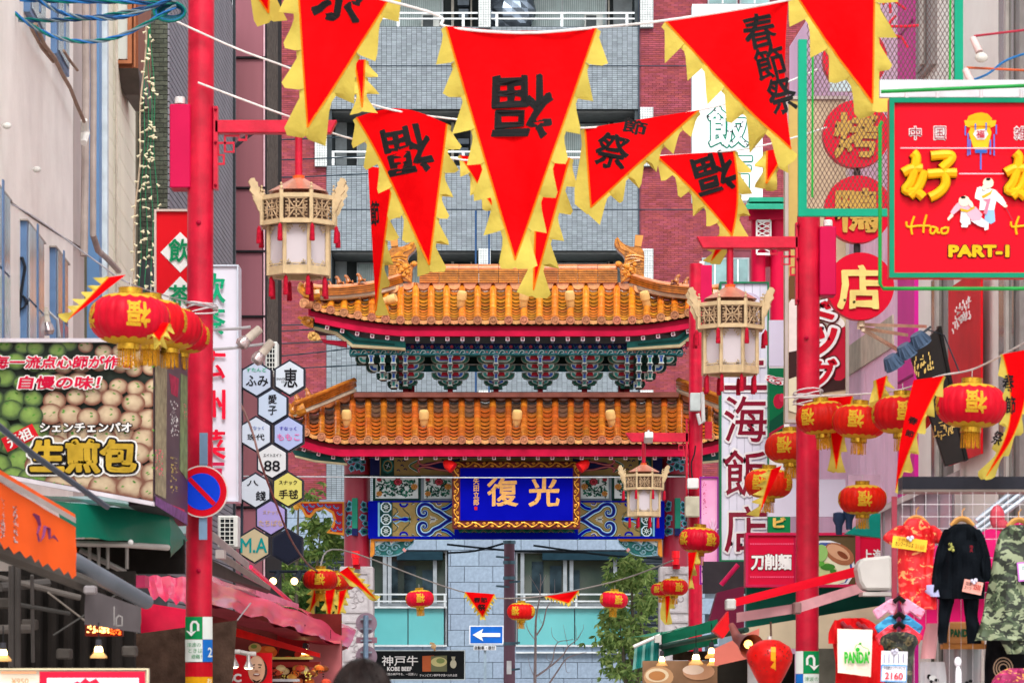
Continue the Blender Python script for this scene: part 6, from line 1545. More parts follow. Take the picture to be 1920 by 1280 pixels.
for a, b in (((1610, 608, 28), (1735, 612, 30)), ((1610, 614, 28), (1700, 628, 30)), ((1618, 618, 28), (1705, 668, 30))): g.tube([P(*a), P(*b)], .02, 4)
g.build('bracket', mat('#e8d6b8', .5), t)
# neon restaurant sign
D = 42
t = board('vertical_sign', 'tall white boarded sign with maroon neon characters in a green frame', 'sign', 1352, 530, 1440, 1050, D, .25, '#b9b8c4')
for i in range(6):
    g = MB(); g.pbox(1353 + i * 14.5, 531, 1353 + i * 14.5 + 13.7, 1049, D - .02, .03); g.build('board', mat('#dcdde8', .5, 0, .06, 3, rnd=.03), t)
for (a, b, c, d) in ((1350, 528, 1353, 1052), (1439, 528, 1442, 1052), (1353, 528, 1439, 531), (1353, 1049, 1439, 1053)):
    g = MB(); g.pbox(a, b, c, d, D - .05, .3); g.build('green_frame', mat('#1d7a50', .45), t)
disc(1400, 582, 34, D - .03, .01, mat('#c8bcd0', .5), 'emblem', t); disc(1400, 582, 30, D - .045, .01, mat('#e0e0ea', .5), 'emblem', t)
for ch, y in (('上', 688), ('海', 785), ('飯', 886), ('店', 992)):
    outlined(ch, 1398, y, 80, 86, D - .03, [(wt, .05), (mat('#84102c', .35, coat=.4), .008)], t, name='character', rough=1.2)
# white sign with green characters
D = 49
t = board('white_sign', 'white vertical sign with green edged character for meal behind the flags', 'sign', 1298, 8, 1430, 376, D, .3, '#dfe9ee')
for ch, y, x in (('飯', 238, 1365), ('店', 322, 1372)): outlined(ch, x, y, 76, 76, D, [(mat('#0c7a60', .4), .05), (mat('#e4eef2', .4), .02)], t, name='character')
# left banner and sign
D = 26.5
t = board('banner_sign', 'red banner sign with white diamonds and green characters behind the left post', 'sign', 289, 392, 380, 700, D, .06, '#d8101e', '#cdb8ae', 4)
for y in (473, 556):
    g = MB(); g.pprism([(301, y), (338, y - 38), (375, y), (338, y + 38)], D - .006, .004); g.build('diamond', wt, t)
text('飲', 337, 470, 42, 44, D - .012, mat('#0c8a58', .45), t, bold=.02, rough=1, name='character'); text('茶', 337, 555, 42, 42, D - .012, mat('#0c8a58', .45), t, bold=.02, rough=1, name='character')
t = board('lightbox_sign', 'white illuminated box sign with red and green characters right of the left post', 'sign', 340, 496, 447, 940, 31, .35, '#d6d4e0', '#c2cad6', 3)
for ch, y, c in (('飲', 540, '#10a070'), ('茶', 602, '#10a070'), ('広', 682, '#e01034'), ('州', 758, '#e01034'), ('菜', 833, '#e01034'), ('点', 888, '#c01848')): text(ch, 396, y, 54, 56, 30.97, mat(c, .45), t, bold=.02, rough=1, name='character')
# hexagon signs
D = 40
hexes = [(481, 710, '#b8c4d8', [('すたんど', 481, 693, 38, 8, '#48b890'), ('ふみ', 482, 714, 42, 20, '#16161c')], 'green and black lettering, upper left cell'), (543, 708, '#ccd6e0', [('恵', 545, 708, 26, 36, '#16161c'), ('SNACK', 527, 710, 17, 4, '#16161c'), ('けい', 533, 716, 10, 4, '#16161c')], 'one large brushed character, topmost cell'),
         (511, 761, '#b9c8dc', [('愛', 511, 748, 16, 17, '#16161c'), ('子', 511, 769, 16, 17, '#16161c')], 'two stacked black characters'), (480, 813, '#c6d0de', [('すなっく', 481, 802, 28, 7, '#6a84c0'), ('珠代', 480, 819, 32, 12, '#16161c')], 'blue kana over two black characters'),
         (541, 813, '#a8b4dc', [('すなっく', 540, 803, 32, 7, '#5040b8'), ('ももこ', 541, 819, 42, 13, '#e870b0')], 'pink kana on lilac'), (510, 864, '#d4d6d8', [('エイトエイト', 511, 853, 34, 6, '#16161c'), ('88', 510, 873, 30, 20, '#16161c')], 'the number 88'),
         (479, 919, '#c4ccd6', [('八', 474, 905, 22, 10, '#16161c'), ('錢', 489, 929, 19, 18, '#16161c')], 'black characters on pale grey below the number cell'), (540, 917, '#cfc66a', [('スナック', 540, 904, 34, 8, '#16161c'), ('手毬', 541, 926, 36, 17, '#16161c')], 'black lettering on yellow'),
         (508, 970, '#a294cc', [('スナック', 508, 960, 30, 8, '#c8a888'), ('たちばな', 508, 980, 46, 12, '#c8a888')], 'faded beige lettering on purple'), (477, 1022, '#bcae8c', [('M.A', 476, 1022, 50, 28, '#108a88')], 'large teal letters on tan'), (539, 1024, '#1c2030', [], 'an unlit black face')]
for (cx, cy, c, tx, ds) in hexes:
    t = T('hexagon_sign', 'hexagonal bar sign with ' + ds, 'sign', P(cx, cy + 33, D), 'honeycomb of hexagonal bar signs')
    hx = lambda r_: [(cx + r_ * math.sin(a * math.pi / 3) * .96, cy - r_ * math.cos(a * math.pi / 3)) for a in range(6)]
    g = MB(); g.pprism(hx(34.5), D, .18); g.build('case', mat('#2a2c38', .45), t)
    g = MB(); g.pprism(hx(31), D - .012, .012); g.build('face', mat(c, .35, 0, .04, 2), t)
    for (s_, x, y, w, h, cc) in tx: text(s_, x, y, w, h, D - .012, mat(cc, .5), t, bold=.015, rough=.4)
g = MB(); g.pbox(451, 690, 455, 1090, D + .1, .1); tag(g.build('sign_post', mat('#2c3440', .5)), 'slim dark post carrying the hexagonal bar signs', 'post')
# food billboard
D = 22.4
t = T('food_billboard', 'billboard photographing green and pink steamed buns with gold characters', 'billboard', P(140, 940, D))
yb = lambda x: 887 + (x) * .186
g = MB(); g.pprism([(-60, 640), (288, 640), (288, 940), (-60, 876)], D, .3); g.build('panel', mat('#242c26', .4, 0, .3, 10), t)
def rmat(c0, c1):
    key = ('bun', c0, c1)
    if key in MATS: return MATS[key]
    m = bpy.data.materials.new('printed_bun'); m.use_nodes = True; n, l = m.node_tree.nodes, m.node_tree.links; b = n['Principled BSDF']; b.inputs['Roughness'].default_value = .35
    at = n.new('ShaderNodeAttribute'); at.attribute_name = 'rad'; cr = n.new('ShaderNodeValToRGB'); cr.color_ramp.elements[0].color = C(c1); cr.color_ramp.elements[1].color = C(c0); cr.color_ramp.elements[0].position = .25
    ns = n.new('ShaderNodeTexNoise'); ns.inputs['Scale'].default_value = 22; tc = n.new('ShaderNodeTexCoord'); l.new(tc.outputs['Object'], ns.inputs[0]); ad = n.new('ShaderNodeMath'); ad.operation = 'MULTIPLY_ADD'; ad.inputs[1].default_value = .5; l.new(ns.outputs[0], ad.inputs[0])
    l.new(at.outputs['Fac'], ad.inputs[2]); sb = n.new('ShaderNodeMath'); sb.operation = 'SUBTRACT'; sb.inputs[1].default_value = .25; l.new(ad.outputs[0], sb.inputs[0]); l.new(sb.outputs[0], cr.inputs[0]); l.new(cr.outputs[0], b.inputs['Base Color'])
    MATS[key] = m; return m
rb = random.Random(11); layers = []
for r_ in range(9):
    y = 652 + r_ * 32
    for c_ in range(10):
        x = -22 + c_ * (31 + r_ * 1.6) + (16 if r_ % 2 else 0) + rb.uniform(-6, 6); yy = y + rb.uniform(-7, 7) + (x - 140) * .05
        rr = 15.5 + r_ * 1.5 + rb.uniform(-2.5, 2)
        if x + rr < -50 or x - rr > 284: continue
        layers.append((yy, x, rr, rb.random()))
layers.sort(); 
for i, (y, x, rr, q) in enumerate(layers):
    n = 22; vs = []; rad = []
    cl = lambda a, b: (max(-58, min(287, a)), max(642, min(yb(a) - 1 if a < 288 else 938, b)))
    ring = [cl(x + rr * 1.08 * math.cos(2 * math.pi * j / n), y + rr * .9 * math.sin(2 * math.pi * j / n)) for j in range(n)]
    if max(p[1] for p in ring) - min(p[1] for p in ring) < 3 or max(p[0] for p in ring) - min(p[0] for p in ring) < 3: continue
    cc = cl(x - rr * .15, y - rr * .25); Dd = D - .002 - .0006 * i
    me = bpy.data.meshes.new('printed_bun'); org = ORG[t.name]
    mid = [(cc[0] + (p[0] - cc[0]) * .6, cc[1] + (p[1] - cc[1]) * .6) for p in ring]
    vs = [P(*cc, Dd) - org] + [P(*p, Dd) - org for p in mid] + [P(*p, Dd) - org for p in ring]
    fs = [(0, 1 + (j + 1) % n, 1 + j) for j in range(n)] + [(1 + j, 1 + (j + 1) % n, 1 + n + (j + 1) % n, 1 + n + j) for j in range(n)]
    me.from_pydata([tuple(v) for v in vs], [], fs); a = me.attributes.new('rad', 'FLOAT', 'POINT'); a.data.foreach_set('value', [1.0] + [.75] * n + [.1] * n)
    gr_ = x < 90 + (940 - y) * .0 + rb.uniform(-12, 12) + (720 - y) * .25 + 20
    me.materials.append(rmat('#7fa048', '#26401a') if gr_ else rmat('#c4b090', '#70402c')); link('printed_bun', me, t)
    g = MB()
    for k in range(3):
        a = rb.random() * 6.28; p0 = cl(cc[0] + rr * .45 * math.cos(a), cc[1] + rr * .4 * math.sin(a)); g.pprism([(p0[0] + 3.2 * math.cos(a + u), p0[1] + 2 * math.sin(u)) for u in (0, 1.2, 2.4, 3.6, 4.9)], Dd - .0004, .0002)
    g.build('printed_chives', mat('#4c8a34', .5), t)
Dt = D - .002 - .0006 * len(layers)
mg = mat('#c8103c', .4); gd = mat('#b8962c', .35, 0, .2, 8)
outlined('毎一流点心師が作る', 120, 679, 262, 24, Dt, [(wt, .10), (mg, .03)], t, shear=.2, rough=.6)
outlined('自慢の味！', 112, 717, 152, 25, Dt, [(wt, .10), (mg, .03)], t, shear=.2, rough=.6)
outlined('シェンチェンパオ', 161, 801, 172, 18, Dt, [(bk, .12), (wt, .03)], t, rough=.4)
outlined('生煎包', 156, 855, 200, 64, Dt, [(wt, .16), (bk, .11), (gd, .045)], t, rough=1.5)
g = MB(); g.pprism([(2, 822), (60, 794), (73, 818), (14, 847)], Dt - .004, .004); g.build('red_tag', mat('#c81424', .45), t); text('元祖', 37, 820, 50, 22, Dt - .008, wt, t, rot=-26, bold=.02)
fr_ = mat('#cfc8d0', .4, .2)
g = MB(); g.pprism([(-60, 634), (289, 634), (289, 641), (-60, 641)], D - .06, .08); g.build('top_edge', fr_, t)
g = MB(); g.pprism([(-60, 876), (288, 940), (288, 948), (-60, 884)], D - .06, .08); g.build('bottom_edge', fr_, t)
# its side face turns the corner and runs back
def SF(x, y): return P(x, y, D + (x - 288) * .03)
g = MB(); a = [SF(288, 640), SF(352, 700), SF(352, 985), SF(288, 945)]; a[0] = SF(288, 640); a[1] = SF(352, 668)
g.prism([SF(288, 640), SF(352, 668), SF(352, 985), SF(288, 945)], (-.2, .2, 0)); g.build('side_panel', mat('#4a3844', .4, 0, .2, 3), t)
def sp(pts, c, o=.004):
    g = MB(); g.prism([SF(*p) + Vector((.006, -o - .006, 0)) for p in pts], (-.002, .002, 0)); g.build('printed_picture', mat(c, .5, 0, .3, 14), t)
sp([(290, 660), (312, 672), (310, 935), (290, 925)], '#a09878'); sp([(338, 700), (350, 706), (350, 900), (336, 880)], '#7a9060'); sp([(290, 930), (350, 962), (350, 984), (290, 946)], '#7a4c8a', .006); sp([(318, 945), (345, 955), (345, 972), (318, 960)], '#d02050', .008); sp([(316, 700), (334, 710), (332, 745), (320, 738)], '#b01848', .006)
for x, y, w_, h_, n_, c, sd_ in ((323, 785, 15, 66, 60, wt, 1), (294, 868, 14, 50, 40, mat('#e8607a', .5), 2), (322, 890, 13, 66, 50, mat('#d8c070', .5), 3), (343, 770, 6, 30, 14, mat('#e8607a', .5), 4)):
    marks(lambda a, b: SF(a, b) + Vector((.02, -.025, 0)), x, y, w_, h_, n_, S(1.5, D), c, t, sd_)
# corn-dog poster board on the right
D = 36
t = board('snack_sign', 'tall snack poster board with white edged red kana in a beige frame', 'sign', 1472, 180, 1592, 792, D, .2, mat('#c8b494', .5, 0, .25, 2), '#b8aca4', 6)
pit = [('#c2a860', [(1479, 190), (1497, 190), (1497, 520), (1479, 520)]), ('#6a4c2c', el(1500, 540, 40, 26)), ('#e0d4cc', el(1490, 620, 34, 60)), ('#3c2422', [(1479, 660), (1585, 640), (1585, 730), (1479, 745)]), ('#b81c34', el(1572, 660, 26, 54)), ('#d8d0b0', el(1498, 740, 44, 34)), ('#eae4dc', el(1560, 600, 26, 12, 18, .4)), ('#e8e0c8', el(1575, 755, 20, 16)), ('#4a1420', el(1545, 700, 22, 16))]
polys([(c, [(max(1479, min(1585, x)), max(187, min(785, y))) for x, y in p]) for c, p in pit], D, t, 'printed_food')
for ch, y in (('ド', 590), ('ッ', 640), ('グ', 700)): outlined(ch, 1540, y, 60, 56, D - .02, [(mat('#5a1c1c', .5), .14), (wt, .10), (mat('#c81028', .4), .03)], t, name='character')
# noodle sign
D = 33
t = board('noodle_sign', 'red noodle shop sign with white characters and a printed noodle bowl', 'sign', 1398, 998, 1660, 1100, D, .25, '#cc0e38', '#c0204c', 5)
nb = [('#a80c38', [(1488, 1004), (1494, 1004), (1494, 1095), (1488, 1095)]), ('#5a4a30', [(1494, 1004), (1604, 1004), (1604, 1095), (1494, 1095)]), ('#d8dce0', el(1548, 1062, 55, 50)), ('#40589c', el(1548, 1062, 50, 46)), ('#d9d6b8', el(1548, 1064, 46, 42)), ('#b8c088', el(1535, 1075, 36, 24)), ('#9a6244', el(1574, 1038, 30, 18, 18, .5)), ('#c89a78', el(1572, 1035, 24, 12, 18, .5)), ('#7a4028', el(1580, 1040, 12, 5, 12, .6)), ('#3c7c2c', el(1552, 1062, 14, 6)), ('#5aa03c', el(1538, 1056, 8, 5)), ('#3c7c2c', el(1562, 1070, 6, 4)), ('#8cb868', el(1540, 1036, 12, 16)), ('#c0204c', [(1604, 1004), (1613, 1004), (1613, 1095), (1604, 1095)])]
polys([(c, [(max(1488, min(1655, x)), max(1004, min(1095, y))) for x, y in p]) for c, p in nb], D, t, 'printed_bowl')
outlined('刀削麺', 1446, 1053, 76, 30, D, [(mat('#701028', .4), .08), (wt, .04)], t); text('上海', 1636, 1040, 40, 22, D - .006, wt, t, bold=.03)
for y in (1019, 1081):
    g = MB()
    for i in range(19): g.pprism(el(1408 + i * 4.4, y, 1.7, 1.9, 6), D - .004, .002)
    g.build('dotted_border', mat('#e8567c', .5), t)
# pink poster by the far post, green sign scraps, red banner, dark sign
t = board('pink_poster', 'pink vertical poster with purple border behind the distant lamp post', 'sign', 1312, 893, 1348, 1095, 46, .08, mat('#e080b4', .4, 0, .25, 1.5, col2='#f0b8d4'), '#8a2088', 3)
text('IEN', 1334, 1087, 20, 7, 45.97, mat('#4a5a7a', .5), t); text('水', 1326, 1065, 22, 20, 45.97, mat('#203850', .5), t, bold=.03)
g = MB()
for i in range(14):
    a = math.pi * i / 14 + .1; g.tube([P(1336, 1000, 45.96), P(1336 + 24 * math.cos(a) * (.5 + .5 * (i % 2)) * .5, 1000 - 30 * math.sin(a), 45.96)], .006, 4)
g.build('firework_print', mat('#f0c8e0', .5), t); marks(lambda a, b: P(a, b, 45.97), 1321, 932, 8, 66, 30, .01, mat('#c0205c', .5), t, 7)
t = board('green_sign', 'green sign with red and yellow kana peeping out left of the right post', 'sign', 1440, 968, 1482, 1000, 35, .1, '#0f7a44'); text('ビ', 1461, 979, 24, 20, 34.99, mat('#e8c060', .4), t, bold=.06)
t = board('green_poster', 'green poster with white rimmed letters and red flowers beside the white sign', 'poster', 1442, 690, 1470, 830, 40, .08, '#0c6a40'); outlined('GR', 1452, 712, 14, 30, 40, [(wt, .1), (mat('#c02038', .4), .0)], t, vertical=False, rot=-75)
polys([('#b01838', el(1460, 752, 10, 14)), ('#c83050', el(1466, 745, 5, 8)), ('#0a4c34', [(1442, 790), (1470, 770), (1470, 830), (1442, 830)]), ('#a01838', [(1442, 812), (1470, 795), (1470, 800), (1442, 818)])], 40, t)
t = board('blank_sign', 'blank pale panel between the white sign and the snack poster', 'panel', 1442, 600, 1470, 686, 40.5, .08, '#d2cede')
t = board('blank_sign', 'large blank pale lilac panel behind the right post above the noodle sign', 'panel', 1440, 898, 1585, 968, 36.5, .1, '#d0ccda')
# red banner on the cream wall
t = T('red_banner', 'red restaurant banner with white vertical characters on the cream wall', 'banner', RP(1830, 850)); 
g = MB(); wallrect(g, 1860, 1798, 500, 850, 5.4, .1, .02); g.build('cloth', mat('#e01422', .5, 0, .15, 1.5), t)
def BP(x, y): return RP(x, y, 5.4, -.125)
marks(BP, 1828, 590, 34, 44, 60, .012, wt, t, 5, -.7, tall=.7)
D = 24.6
t = T('tilted_black_sign', 'dark glossy sign with gold lettering hanging askew behind the lanterns', 'sign', P(1760, 900, D))
g = MB(); g.pprism([(1702, 665), (1762, 611), (1800, 830), (1830, 1000), (1740, 1000)] and [(1706, 663), (1762, 612), (1812, 862), (1772, 874)], D, .06); g.build('panel', mat('#241f1e', .35, 0, .2, 2), t, bevel=.006)
for x, y, h_, sd_ in ((1732, 683, 34, 1), (1770, 800, 36, 2)): marks(lambda a, b: P(a, b, D - .008), x, y, 36, h_, 30, S(2, D), mat('#c8a860', .2, .7), t, sd_, -.35, 'gold_lettering', .8)
g = MB(); g.pprism([(1759, 611), (1765, 611), (1816, 862), (1810, 864)], D - .02, .1); g.build('edge', mat('#151312', .3), t)
for i, (x, y) in enumerate([(1722, 634), (1697, 655), (1672, 676)]):
    g = MB(); c = P(x, y, D - .3)
    M = Matrix.Rotation(R(-32), 3, 'Y') @ Matrix.Rotation(R(15), 3, 'X')
    g.lathe([(0, .04), (.05, .04), (.075, -.05), (.08, -.06), (0, -.06)], c, 18, M=M)
    for j in range(12): a = j * math.pi / 6; g.tube([c + M @ Vector((.052 * math.cos(a), .052 * math.sin(a), .03)), c + M @ Vector((.082 * math.cos(a), .082 * math.sin(a), -.045))], .006, 4)
    o = g.build('floodlight', mat('#44566e', .4, .2)); tag(o, ['top', 'middle', 'lowest'][i] + ' finned blue grey floodlight beside the tilted black sign', 'lamp', 'finned floodlights by the black sign')
g = MB(); g.tube([P(1726, 628, D - .3), P(1740, 618, D - .2), P(1770, 628, D), P(1800, 700, D)], .006, 5); g.tube([P(1660, 680, D - .3), P(1745, 612, D - .2)], .01, 5); tag(g.build('lamp_rail', mat('#30343c', .5)), 'thin rail and cable behind the finned floodlights', 'rail')
for i, (x, y, x2, y2, c) in enumerate([(1826, 68, 1960, 52, '#a03040'), (1812, 127, 1960, 134, '#c05a38')]):
    t = T('arm_lamp', ['upper', 'lower'][i] + ' bulb lamp on a thin red arm against the cream wall', 'lamp', P(x, y, 22), 'bulb lamps on arms at the top right')
    g = MB(); g.tube([P(x, y, 22), P(x2, y2, 22)], .008, 6); g.build('arm', mat(c, .5), t)
    g = MB(); dx = 10; g.tube([P(x - 2, y + 4, 22), P(x + dx, y + 30, 21.95)], [.022, .026], 12); g.build('socket', mat('#d4b4b0', .4), t, smooth=True)
    g = MB(); g.ball(P(x + dx + 4, y + 40, 21.93), (.045, .04, .036), 12, 0, 8); g.build('bulb', mat('#e8e4dc', .1, 0, .1, 8, transl=.3, coat=.5), t, smooth=True)
rope([(1806, 156, 22), (1850, 140, 22), (1890, 112, 22), (1960, 90, 22)], .008, mat('#2a6aa4', .5), 'blue cable running down behind the bulb lamps', 'cable', 'cable')
# spot lamps left: two right of the left post and one above the billboard
def spot(x, y, ang, D, label, arm, group='outdoor spot lamps with mirror bulbs'):
    t = T('spot_lamp', label, 'lamp', P(x, y, D), group); u = Vector((math.cos(R(ang)), 0, -math.sin(R(ang)))); c = P(x, y, D)
    g = MB(); g.tube([c - u * .1, c - u * .09, c + u * .03], [.02, .034, .036], 14); g.tube([c - u * .035, c - u * .03], .04, 14); g.build('housing', mat('#cfc6b8', .45), t, smooth=True)
    g = MB(); g.tube([c + u * .03, c + u * .06, c + u * .1, c + u * .13], [.036, .05, .056, .035], 14); g.build('mirror_bulb', mat('#c8b8b8', .12, .6, .3, 20), t, smooth=True)
    g = MB(); g.tube([P(*q, D) for q in arm], .012, 6); g.build('arm', mat('#b8b8bc', .4, .2), t)
spot(471, 630, 140, 25.5, 'upper white spot lamp beside the left post', [(400, 618), (440, 616), (470, 613)])
spot(496, 657, 130, 25.5, 'lower white spot lamp over the hexagon signs', [(400, 655), (440, 652), (494, 645)])
spot(86, 598, 80, 26, 'white spot lamp above the food billboard', [(92, 585), (108, 600), (112, 632)])
# loose black cable hanging on the stucco wall
g = MB()
for q in range(5): g.tube([P(37 + (12 + q) * math.cos(a * .7 + q) , 566 + (14 - q) * math.sin(a * .7 + q), 24.6 + .02 * q) for a in range(10)], .007, 5)
g.tube([P(24, 484, 24.7), P(42, 484, 24.6), P(47, 500, 24.6), P(40, 545, 24.6), P(34, 600, 24.6), P(30, 640, 24.6)], .012, 6)
tag(g.build('coiled_cable', mat('#22262e', .5)), 'coil of black cable hanging on the white stucco wall', 'cable')
# fairy lights hanging down the brick pier
t = T('fairy_lights', 'strings of small unlit fairy lights hanging before the dark brick', 'fairy lights', P(268, 540, 34))
rf = random.Random(5)
for q in range(5):
    x = 274 + q * 2.5; pts = []
    for i in range(20): pts.append((x + math.sin(i * .8 + q) * 2.5 + (q - 2.6) * i * .55, 40 + i * 27))
    g = MB(); g.tube([P(a, b, 33.5) for a, b in pts], .006 if q else .012, 4); g.build('string', mat('#2c7a54' if q else '#b8a48e', .6), t)
    g = MB()
    for i in range(26):
        u = rf.random() ** .7 * 18.9; a = pts[int(u)]; b = pts[int(u) + 1]; f = u % 1; c = P(a[0] + (b[0] - a[0]) * f, a[1] + (b[1] - a[1]) * f, 33.45)
        d = Vector((rf.uniform(-1, 1), 0, rf.uniform(-.6, .4))).normalized() * .04; g.tube([c, c + d], [.006, .014], 5)
    g.build('bulbs', mat('#e0d8b8', .4), t, kind='stuff')
# traffic signs near the gate
t = T('one_way_sign', 'blue rectangular one way sign with white arrow pointing left', 'road sign', P(912, 1207, 55))
g = MB(); g.pbox(880, 1172, 944, 1207, 55, .03); g.build('plate', mat('#e0e4ea', .4), t); g = MB(); g.pbox(882, 1174, 942, 1205, 54.995, .006); g.build('blue_face', mat('#1660c0', .35), t)
g = MB(); g.pprism([(886, 1189.5), (906, 1178), (903, 1186), (938, 1186), (938, 1193), (903, 1193), (906, 1201)], 54.985, .006); g.build('arrow', wt, t)
g = MB(); g.pbox(888, 1209, 930, 1218, 55, .02); g.build('caption_plate', mat('#c8ccd0', .4), t); text('自動車・原付', 909, 1213.5, 38, 7, 54.99, bk, t, bold=.02)
g = MB(); g.pbox(907, 1150, 912, 1290, 55.05, .06); g.build('post', mat('#8ca0ae', .4, .3), t)
t = T('traffic_sign_back', 'back of round traffic signs on a blue grey pole below the carved plinth', 'road sign', P(687, 1280, 43))
for cy, r_ in ((1168, 20), (1230, 20)): disc(687, cy, r_, 43.1, .02, mat('#8e7a88', .4, .3, .1, 4), 'round_plate', t)
g = MB(); g.pbox(668, 1194, 707, 1205, 43.1, .02); g.build('flat_plate', mat('#8e6a78', .4, .3), t)
g = MB(); c = P(686, 1153, 43); g.tube([c, Vector((c.x, 43, 0))], .035, 12); g.build('pole', mat('#7a94ac', .35, .4), t, smooth=True)
for y in (1160, 1178, 1200, 1222): g = MB(); g.pbox(676, y - 1.5, 697, y + 1.5, 43.05, .03); g.build('clamp', mat('#8c98a4', .4, .4), t)
t = T('utility_pole', 'purplish brown utility pole with steel bands below the gate beam', 'utility pole', P(955, HOR + CAMZ * F / 60, 60))
g = MB(); c = P(955, 1011, 60); g.tube([(c.x, 60, c.z - .02), (c.x, 60, 0)], [S(10, 60), S(11.5, 60)], 20); g.build('shaft', mat('#7a5c6c', .6, 0, .15, 3, streak=True), t, smooth=True)
for y in (1016, 1054, 1083, 1206): g = MB(); g.lathe([(S(11.2, 60), .03), (S(11.8, 60), .03), (S(11.8, 60), -.03), (S(11.2, 60), -.03)], P(955, y, 60), 20); g.build('band', mat('#5c7888', .4, .4), t)
g = MB()
for y, x in ((1045, 930), (1091, 975), (1206, 975), (1255, 975), (1100, 930)): g.tube([P(955, y, 59.9), P(x, y - 2, 59.9)], .02, 5)
g.build('step_bolts', mat('#5c7888', .4, .4), t); g = MB(); g.pbox(950, 1238, 959, 1263, 59.86, .02); g.build('label_plate', mat('#dfe3e6', .4), t)
t = board('beef_sign', 'black shop sign with white characters, English words and dish pictures', 'sign', 690, 1218, 872, 1274, 58.6, .3, '#14181a', '#c8d4d4', 1.6)
text('神戸牛', 750, 1238, 68, 19, 58.57, wt, t, bold=.01); text('KOBE BEEF', 749, 1253, 46, 8, 58.57, wt, t, bold=.03); text('話題の神戸牛を、一回買い」', 752, 1263, 60, 5, 58.57, wt, t); text('チャンピオン神戸牛が食べられる店', 822, 1265, 70, 5, 58.57, wt, t)
polys([('#b05a34', [(792, 1229), (814, 1228), (814, 1258), (792, 1258)]), ('#6a6c50', [(808, 1229), (838, 1228), (838, 1258), (808, 1258)]), ('#c0b880', el(823, 1240, 15, 9)), ('#7a8a54', el(826, 1238, 8, 5)), ('#b8b49c', el(850, 1244, 6, 8)), ('#a8a48c', [(846, 1230), (854, 1230), (852, 1238), (848, 1238)])], 58.57, t, 'dish_picture')
g = MB(); g.tube([P(815, 1218, 58.5), P(813, 1206, 58.3), P(806, 1205, 58.3)], .02, 6); g.ball(P(813, 1211, 58.25), .05); tag(g.build('sign_lamp', mat('#d8b080', .4)), 'small lamp on top of the black beef sign', 'lamp')
for i, x in enumerate((516, 556)):
    t = T('black_spotlight', ['left', 'right'][i] + ' lit black spotlight before the trees above the pink awning', 'lamp', P(x, 1086, 43), 'lit black spotlights on a rail')
    g = MB(); g.tube([P(x + 6, 1074, 43), P(x + 2, 1082, 42.95), P(x - 3, 1088, 42.9)], [.04, .05, .065], 12); g.build('housing', mat('#1c242c', .4), t, smooth=True)
    g = MB(); g.ball(P(x - 4, 1089, 42.86), (.05, .03, .05), 10); g.build('bulb', mat('#ffd890', .4, emit=2.5), t)
rope([(505, 1071, 43), (610, 1071, 43)], .02, mat('#1c242c', .5), 'black lamp rail crossing in front of the trees', 'rail', 'lamp_rail')
# ================================================================ TREES
def leafmat(c, n): return mat(c, .55, 0, .25, 6, isl=.2, transl=.35)
def leafy(name, label, base, D, blobs, n, leaf, cols, sd, trunk):
    rr = random.Random(sd); t = T(name, label, 'tree', (P(base, 0, D).x, D, 0), 'leafy street trees behind the gate')
    g = MB(); b = Vector((P(base, 0, D).x, D, 0))
    for tx, ty in trunk: g.tube([b, b + (P(tx, ty, D) - b) * .6 + Vector((rr.uniform(-.1, .1), 0, 0)), P(tx, ty, D)], [.07, .045, .012], 7)
    g.build('trunk', mat('#6a6458', .8, bump=.4), t, smooth=True)
    gs = [MB() for _ in cols]
    for i in range(n):
        x, y, a, b_ = blobs[rr.randrange(len(blobs))]; u = rr.gauss(0, .5); v = rr.gauss(0, .5); w = rr.gauss(0, .5)
        c = P(x + u * a, y + v * b_, D) + Vector((0, w * S(a, D) * .8, 0)); an = rr.uniform(0, 6.28)
        for k in range(4):
            aa = an + k * .7 + rr.uniform(-.3, .3); d = Vector((math.cos(aa), rr.uniform(-.6, .6), -abs(math.sin(aa)) * .8 - .1)).normalized(); L = leaf * rr.uniform(.7, 1.3); s_ = d.cross(Vector((rr.uniform(-1, 1), 1, rr.uniform(-.5, .5)))).normalized() * L * .17
            gs[rr.randrange(len(cols))].add([c, c + d * L * .45 + s_, c + d * L, c + d * L * .45 - s_], [(0, 1, 2, 3)])
    for q, cc in zip(gs, cols): q.build('crown', leafmat(cc, 0), t, kind='stuff')
leafy('leafy_tree', 'bamboo like tree with loose pale leaves left of the gate column', 560, 60, [(555, 925, 45, 26), (600, 985, 40, 26), (575, 1030, 50, 26), (530, 1060, 40, 30), (625, 1020, 22, 30), (540, 1110, 30, 26)], 520, .13, ['#6d8a44', '#8ca458', '#557238'], 3, [(560, 930), (600, 1000), (530, 1050)])
leafy('leafy_tree', 'darker dense tree behind the mid left lanterns and pink awning', 600, 61, [(560, 1110, 50, 34), (600, 1140, 40, 40), (530, 1150, 40, 40), (590, 1180, 60, 30), (510, 1110, 24, 30)], 1500, .14, ['#42682c', '#587e3c', '#2e4c24'], 4, [(590, 1100), (560, 1130)])
leafy('leafy_tree', 'leafy tree overlapping the right granite window', 1180, 60, [(1180, 1060, 32, 22), (1205, 1085, 30, 26), (1165, 1085, 26, 14), (1215, 1130, 26, 34), (1150, 1150, 28, 20), (1180, 1170, 40, 30), (1150, 1200, 36, 24), (1195, 1215, 34, 28), (1170, 1250, 44, 22), (1210, 1260, 36, 26)], 880, .13, ['#8fac60', '#b0c878', '#6c8c4c'], 5, [(1185, 1060), (1160, 1150), (1205, 1100)])
t = T('bare_tree', 'small bare tree with grey branches before the teal window panel', 'tree', (P(1003, 0, 60).x, 60, 0))
g = MB(); b = P(1003, 1270, 60)
